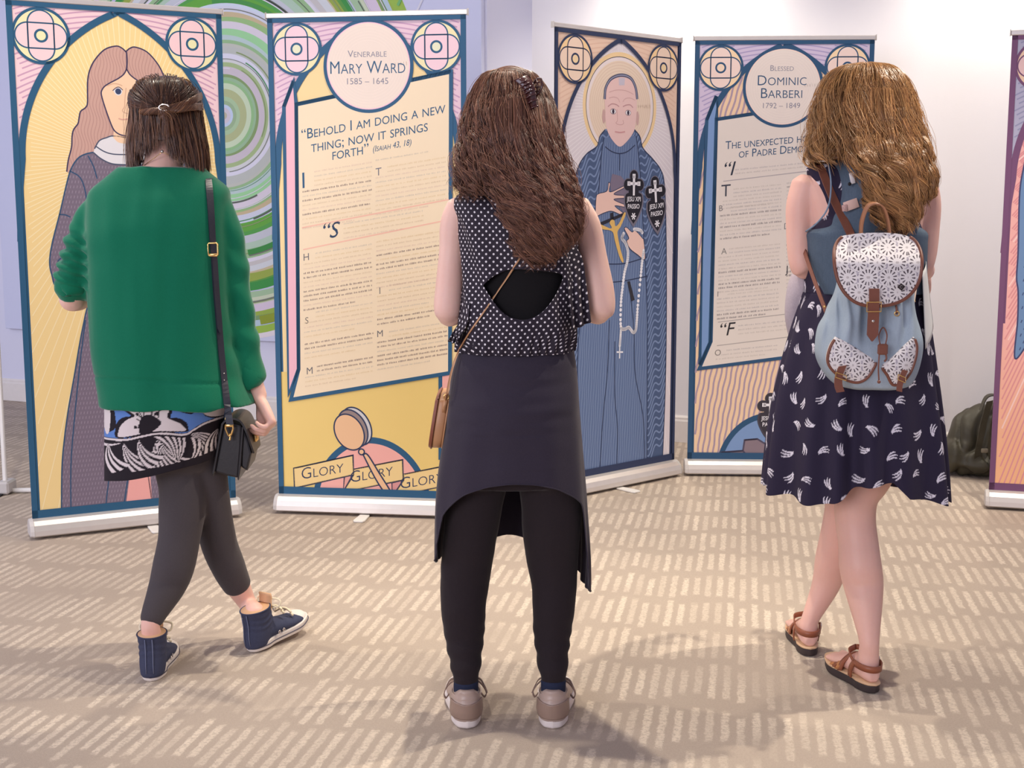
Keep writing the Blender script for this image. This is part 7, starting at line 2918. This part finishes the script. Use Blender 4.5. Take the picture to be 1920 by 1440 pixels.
def backpack():
    g = GC
    q = g.q
    root = empty('backpack', q(1632, 727, -.2), 'pale denim backpack with white lace flap and brown leather straps', 'backpack')
    chm = denim('washed_denim', C(160, 174, 186), .16)
    rows = [g.ring(1590, 1684, 727, -.215, .045, 2.4), g.ring(1566, 1704, 720, -.215, .066, 2.6), g.ring(1546, 1716, 700, -.215, .076, 2.7), g.ring(1533, 1724, 672, -.215, .080, 2.7), g.ring(1531, 1726, 645, -.214, .080, 2.7), g.ring(1535, 1722, 615, -.212, .077, 2.6), g.ring(1547, 1716, 588, -.21, .072, 2.5), g.ring(1560, 1712, 560, -.208, .068, 2.5), g.ring(1572, 1712, 520, -.205, .062, 2.5), g.ring(1578, 1708, 480, -.203, .055, 2.4), g.ring(1590, 1700, 448, -.20, .042, 2.3)]
    V, F, _, _ = loft(rows, 200, 160)
    z0, z1 = q(1630, 690, -.28).z, q(1630, 560, -.28).z
    f = sstep(V[:, 2], z0, z1)
    pxv = np.array([proj(v) for v in V])
    # gathered cloth pulls into a dark hollow under the flap
    hol = np.exp(-(((pxv[:, 0] - 1640) / 26) ** 2 + ((pxv[:, 1] - 600) / 42) ** 2)) * (V[:, 1] < g.Y - .2)
    V[:, 1] += .050 * hol
    V[:, 1] += .006 * f * np.sin(pxv[:, 0] * .26 + .6 * np.sin(pxv[:, 1] * .06)) + .004 * np.sin(pxv[:, 0] * .09 + pxv[:, 1] * .05)
    body = mesh_np('body', V, F, chm, root)
    lc = vcol('white_lace', .85, .15, .0005)
    lt = leather('chestnut_leather', C(122, 74, 58), .42, .45)
    dyf = lambda x, y: -.245 - .052 * float(sstep(np.array(y), 440, 500)) - .012 * float(sstep(np.array(y), 500, 575)) + .00018 * abs(x - 1646) * .6
    fo = [(1582, 442), (1620, 437), (1670, 437), (1702, 443), (1719, 456), (1728, 480), (1727, 512), (1718, 538), (1700, 558), (1675, 570), (1645, 574), (1615, 571), (1592, 558), (1575, 535), (1566, 505), (1564, 472), (1570, 453)]
    flap, o = pad(g, fo, dyf, .008, 'flap', lc, root, .010, 110, 420, 37.0)
    i0 = [k for k in range(len(o)) if not (o[k][1] < 446 and 1580 < o[k][0] < 1705)]
    st = next(k for k in range(len(i0)) if i0[k] != i0[k - 1] + 1 and k) if any(i0[k] != i0[k - 1] + 1 for k in range(1, len(i0))) else 0
    seq = i0[st:] + i0[:st]
    MB().tube([at(*o[k], g.Y + dyf(*o[k])) for k in seq[::4]], .0042, 8).build('flap_trim', lt, flap)
    # maker's square tag and the closing strap with buckle
    b = MB()
    b.box(at(1690, 538, g.Y - .322), (.013, .002, .013), .0005, Matrix.Rotation(R(38), 3, 'Y'))
    tg = b.build('sewn_tag', plain('black_cloth_tag', C(44, 36, 38), .8), flap)
    b = MB()
    b.tube([at(1690, 538, g.Y - .324) + Vector((.003 * math.cos(t), 0, .003 * math.sin(t))) for t in np.linspace(.6, 5.6, 12)], .0006, 5)
    b.build('tag_mark', plain('pale_thread', C(150, 140, 140), .8), tg)
    W = Vector((g.sc(570) * 17, 0, 0))
    MB().ribbon([at(1639, 541, g.Y - .326), at(1639, 556, g.Y - .326), at(1639, 569, g.Y - .325)], W, .004).build('strap_upper', lt, flap, False)
    pth = [at(1638, 566, g.Y - .328), at(1638, 585, g.Y - .325), at(1637, 605, g.Y - .322), at(1636, 625, g.Y - .322), at(1635, 640, g.Y - .322)]
    cs = MB().ribbon(smooth_path(pth, 20), [W * (1.12 if i < 16 else (1.12 - .25 * (i - 15))) for i in range(20)], .004).build('closing_strap', lt, root, False)
    MB().ball(at(1637, 602, g.Y - .325), .0038, 8, (1, .6, 1)).build('stud', M_STEEL, cs)
    b = MB()
    c, s = at(1639, 571, g.Y - .331), g.sc(571)
    b.tube([c + Vector((s * x, 0, s * z)) for x, z in ((-12, 4), (12, 4), (12, -12), (-12, -12))], .0016, 6, closed=True)
    b.build('buckle', M_GOLD, cs)
    # lace pockets with trim, straps and buckles
    for side, pts, st, bk in ((-1, [(1568, 632), (1588, 642), (1618, 661), (1641, 677), (1636, 694), (1624, 710), (1606, 717), (1582, 710), (1560, 693), (1552, 675), (1557, 651)], [(1580, 686), (1573, 704), (1572, 722), (1576, 735)], (1577, 706)), (1, [(1714, 632), (1696, 648), (1672, 671), (1655, 687), (1664, 704), (1674, 721), (1690, 718), (1706, 700), (1716, 674), (1719, 650)], [(1697, 694), (1691, 708), (1687, 722), (1686, 734)], (1691, 710))):
        df = lambda x, y: -.296 + .00035 * abs(x - 1632) ** 1.0 * .35 - (.004 if side > 0 else 0)
        pk, o = pad(g, pts, df, .02, 'pocket', lc, root, .012, 60, 260, 34.0)
        lo = [k for k in range(len(o))]
        top_pts = pts[:4] if side < 0 else pts[:4]
        def near_top(p):
            a = np.array(top_pts, float)
            return min(np.hypot(*(p - (a[i] * (1 - t) + a[i + 1] * t))) for i in range(len(a) - 1) for t in np.linspace(0, 1, 12)) < 2.2
        keep = [k for k in lo if not near_top(o[k])]
        st_ = next((k for k in range(1, len(keep)) if keep[k] != keep[k - 1] + 1), 0)
        seq = keep[st_:] + keep[:st_]
        MB().tube([at(*o[k], g.Y + df(*o[k])) for k in seq[::4]], .0038, 8).build('pocket_trim', lt, pk)
        sp = [at(x, y, g.Y - .322 - (.002 if side > 0 else 0)) for x, y in st]
        ps = MB().ribbon(smooth_path(sp, 14), Vector((.0185 if side < 0 else .013, 0, -.003 * side)), .004).build('pocket_strap', lt, pk, False)
        b = MB()
        c = at(*bk, g.Y - .327 - (.002 if side > 0 else 0))
        k_ = .0125 if side < 0 else .009
        b.tube([c + Vector((x * k_, 0, z * .006 - x * .004)) for x, z in ((-1, 1), (1, 1), (1, -1), (-1, -1))], .0013, 6, closed=True)
        b.build('buckle', M_GOLD, ps)
    # drawcord, leather toggle, eyelet
    b = MB()
    b.tube(smooth_path([at(1650, 645, g.Y - .318), at(1648, 628, g.Y - .312), at(1656, 614, g.Y - .300), at(1663, 628, g.Y - .312), at(1660, 648, g.Y - .318)], 24), .0017, 6)
    b.tube(smooth_path([at(1649, 660, g.Y - .320), at(1647, 690, g.Y - .326), at(1648, 714, g.Y - .322)], 14), .0018, 6)
    b.tube(smooth_path([at(1660, 660, g.Y - .320), at(1662, 672, g.Y - .322), at(1658, 678, g.Y - .322)], 10), .0024, 6)
    b.ball(at(1648, 716, g.Y - .323), .0042, 8)
    cord = b.build('drawcord', lt, root)
    MB().box(at(1655, 655, g.Y - .322), (.024, .010, .026), .003).build('toggle', lt, cord, False)
    b = MB()
    e = at(1681, 588, g.Y - .286)
    b.tube([e + Vector((.0055 * math.cos(t), -.002, .0055 * math.sin(t))) for t in np.linspace(0, 6.28, 16, endpoint=False)], .0014, 6, closed=True)
    b.build('eyelet', M_GOLD, root)
    MB().tube([at(1681, 588, g.Y - .284), at(1681, 580, g.Y - .290), at(1680, 573, g.Y - .285)], .0024, 6).build('cord_end', lt, root)
    # carrying loop
    lp = smooth_path([q(1614, 444, -.215), q(1616, 415, -.225), q(1626, 388, -.232), q(1640, 381, -.235), q(1655, 388, -.232), q(1664, 412, -.225), q(1668, 444, -.215)], 30)
    MB().ribbon(lp, Vector((0, .026, .004)), .0035).build('carrying_loop', leather('worn_tan_leather', C(168, 116, 84)), root)
    # shoulder straps
    hug = Hug(PC, ('denim_vest', 'dress', 'person', 'dress_skirt'))
    for pts, wd in ((px_path([(1598, 446), (1590, 428), (1578, 404), (1564, 376), (1552, 348), (1543, 324), (1537, 311)], 34), .019), (px_path([(1688, 446), (1702, 428), (1716, 404), (1728, 376), (1738, 348), (1742, 328), (1743, 318)], 34), .016)):
        P = [hug(x, y, .007, g.Y - .10) for x, y in pts]
        P[0] = at(*pts[0], g.Y - .185)
        P = smooth_seq(P, 6)
        sg = -1 if pts[-1][0] < 1630 else 1
        P += [P[-1] + Vector((0, .03, .008)), P[-1] + Vector((0, .075, -.006)), P[-1] + Vector((0, .10, -.06)), P[-1] + Vector((0, .10, -.14))]
        Wv = [Vector((wd, -.003 * sg, wd * .30 * -sg * (1 if i < 28 else .3))) for i in range(len(P))]
        MB().ribbon(P, Wv, .004).build('shoulder_strap', lt, root, False)
    for pts in ([(1506, 462, -.01), (1513, 485, -.05), (1525, 520, -.10), (1538, 555, -.15), (1548, 582, -.19)], [(1722, 470, .02), (1722, 500, -.05), (1718, 535, -.11), (1712, 572, -.18)]):
        P = smooth_path([q(*p) for p in pts], 16)
        ls = MB().ribbon(P, Vector((.005, .003, .013)), .0035).build('lower_strap', lt, root, False)
        MB().box(P[0] + Vector((0, -.004, 0)), (.006, .006, .026), .001).build('strap_adjuster', M_GOLD, ls)
        MB().ball(P[-2] + Vector((0, -.003, 0)), .0035, 7).build('rivet', M_GOLD, ls)


backpack()


def leaflet():
    g = GC
    q = g.q
    m = plain('white_card', C(226, 226, 222), .6)
    root = empty('leaflet', q(1736, 640, .05), 'white folded leaflet held at the side by the woman in the dress', 'leaflet')
    n = 12
    for name, cols in (('cover', ((1734, 480, -.05), (1749, 610, -.05), (1735, 655, -.11), (1729, 512, -.11))), ('inner_page', ((1735, 481, -.05), (1750, 611, -.05), (1741, 640, .11), (1733, 506, .11)))):
        a, b_, c, d = [q(*p) for p in cols]
        V = []
        for i in range(n + 1):
            for j in range(n + 1):
                u, v = i / n, j / n
                p = (a * (1 - u) + b_ * u) * (1 - v) + (d * (1 - u) + c * u) * v
                p.x += .006 * math.sin(v * 3.1) * (1 if name == 'cover' else .5)
                V.append(p)
        F = [(i * (n + 1) + j, i * (n + 1) + j + 1, (i + 1) * (n + 1) + j + 1, (i + 1) * (n + 1) + j) for i in range(n) for j in range(n)]
        o = mesh_np(name, V, F, m, root)
        so = o.modifiers.new('s', 'SOLIDIFY'); so.thickness, so.offset = .0008, 0


leaflet()


def jacket():
    g = GC
    q = g.q
    m = fabric('grey_mauve_cloth', C(176, 164, 170), .9, .12, 220)
    pts = [(1512, 508, .06), (1503, 530, .05), (1497, 560, .045), (1494, 600, .05), (1498, 640, .06)]
    P = [(q(a, b, d), r) for (a, b, d), r in zip(pts, (.030, .034, .034, .030, .020))]
    P2 = [(q(1560, 508, .20), .034), (q(1530, 512, .12), .038), (q(1512, 512, .06), .032)]
    o = fuse('jacket', [limb(P), limb(P2)], .006, m, None, 4, lambda V, Nn: V + Nn * (.004 * nz(V, 30, 30, 8, 1))[:, None])
    tag(o, 'greyish mauve jacket draped over the forearm beside the navy dress', 'jacket')


jacket()


def duffel():
    m = leather('black_olive_nylon', C(66, 62, 48), .42, .45)
    k = N('olive_nylon', .45, .4)
    v = k.coord()
    k.base(k.mix(k.noise(5, 3, .6, v), C(38, 35, 28), C(80, 75, 58)))
    k.bump(k.noise(180, 2, .6, v), .0008, .4)
    m = k.m
    Y = 5.93
    b = MB()
    f = lambda px, py, dy=0.: at(px, py, Y + dy)
    root = empty('duffel_bag', f(1860, 880), 'slumped dark olive holdall on the carpet against the wall', 'bag')
    parts = []
    for (x, y, dy, rx, ry, rz) in ((1850, 806, .02, .155, .13, .155), (1815, 838, .0, .105, .12, .085), (1900, 818, .03, .17, .13, .15), (1840, 852, -.02, .15, .12, .055), (1960, 835, .03, .16, .12, .12), (1800, 852, -.01, .075, .10, .055)):
        V, F = ball(14)
        c = f(x, y, dy)
        c.z = max(c.z - .035, rz * .96)
        parts.append(([c + Vector((a[0] * rx, a[1] * ry, a[2] * rz)) for a in V], F))

    def crumple(V, Nn):
        d = .020 * nz(V, 6, 5, 4, 9.0) - .040 * np.exp(-(nz(V, 8, 7, 3, 3.0) / .10) ** 2) * .5 + .008
        d += .007 * nz(V, 26, 18, 12, 6.0)
        o = V + Nn * d[:, None]
        o[:, 2] = np.maximum(o[:, 2], .001)
        return o
    body = fuse('body', parts, .009, m, root, 6, crumple)
    for pts in ([(1856, 752), (1845, 790), (1836, 835), (1832, 862)], [(1872, 758), (1862, 800), (1858, 840), (1862, 868)]):
        P = [f(x, y, -.17 + .02 * i) for i, (x, y) in enumerate(pts)]
        MB().ribbon(smooth_path(P, 20), Vector((.030, .004, .006)), .004).build('strap', m, root, False)
    MB().box(f(1846, 845, -.155), (.030, .012, .02), .003).build('buckle', plain('grey_plastic_buckle', C(120, 112, 96), .4), root)
    P = smooth_path([f(1838, 770, -.10), f(1850, 744, -.06), f(1870, 742, -.02), f(1885, 760, -.06)], 18)
    MB().ribbon(P, Vector((0, .03, .004)), .005).build('carry_handle', m, root, False)


duffel()


def display_stand():
    p = onfloor(9, 925)
    Y = p.y
    root = empty('display_stand', p, 'white tubular display stand at the edge beside the woman portrait banner', 'stand')
    x = at(10, 905, Y).x
    MB().box((x, Y, .62), (.018, .018, 1.14), .004).build('post', M_WHITE, root, False)
    MB().box((x - .9, Y, .62), (.018, .018, 1.14), .004).build('post', M_WHITE, root, False)
    MB().box((x - .45, Y, 1.19), (.918, .018, .018), .004).build('top_bar', M_WHITE, root, False)
    b = MB()
    b.box((x + .004, Y, .032), (.055, .10, .055), .008)
    b.build('foot', M_CAP, root, False)
    MB().box((x - .9, Y, .032), (.055, .10, .055), .008).build('foot', M_CAP, root, False)
    MB().tube([Vector((x + .02, Y, .014)), Vector((x + .55, Y + .02, .014))], .010, 10).build('floor_rail', M_WHITE, root)
    MB().ribbon([Vector((x - .004, Y - .04, .004)), Vector((x - .012, Y - .35, .004)), Vector((x - .02, Y - .6, .004))], Vector((.018, 0, 0)), .006).build('floor_strip', M_DARK, root, False)


display_stand()
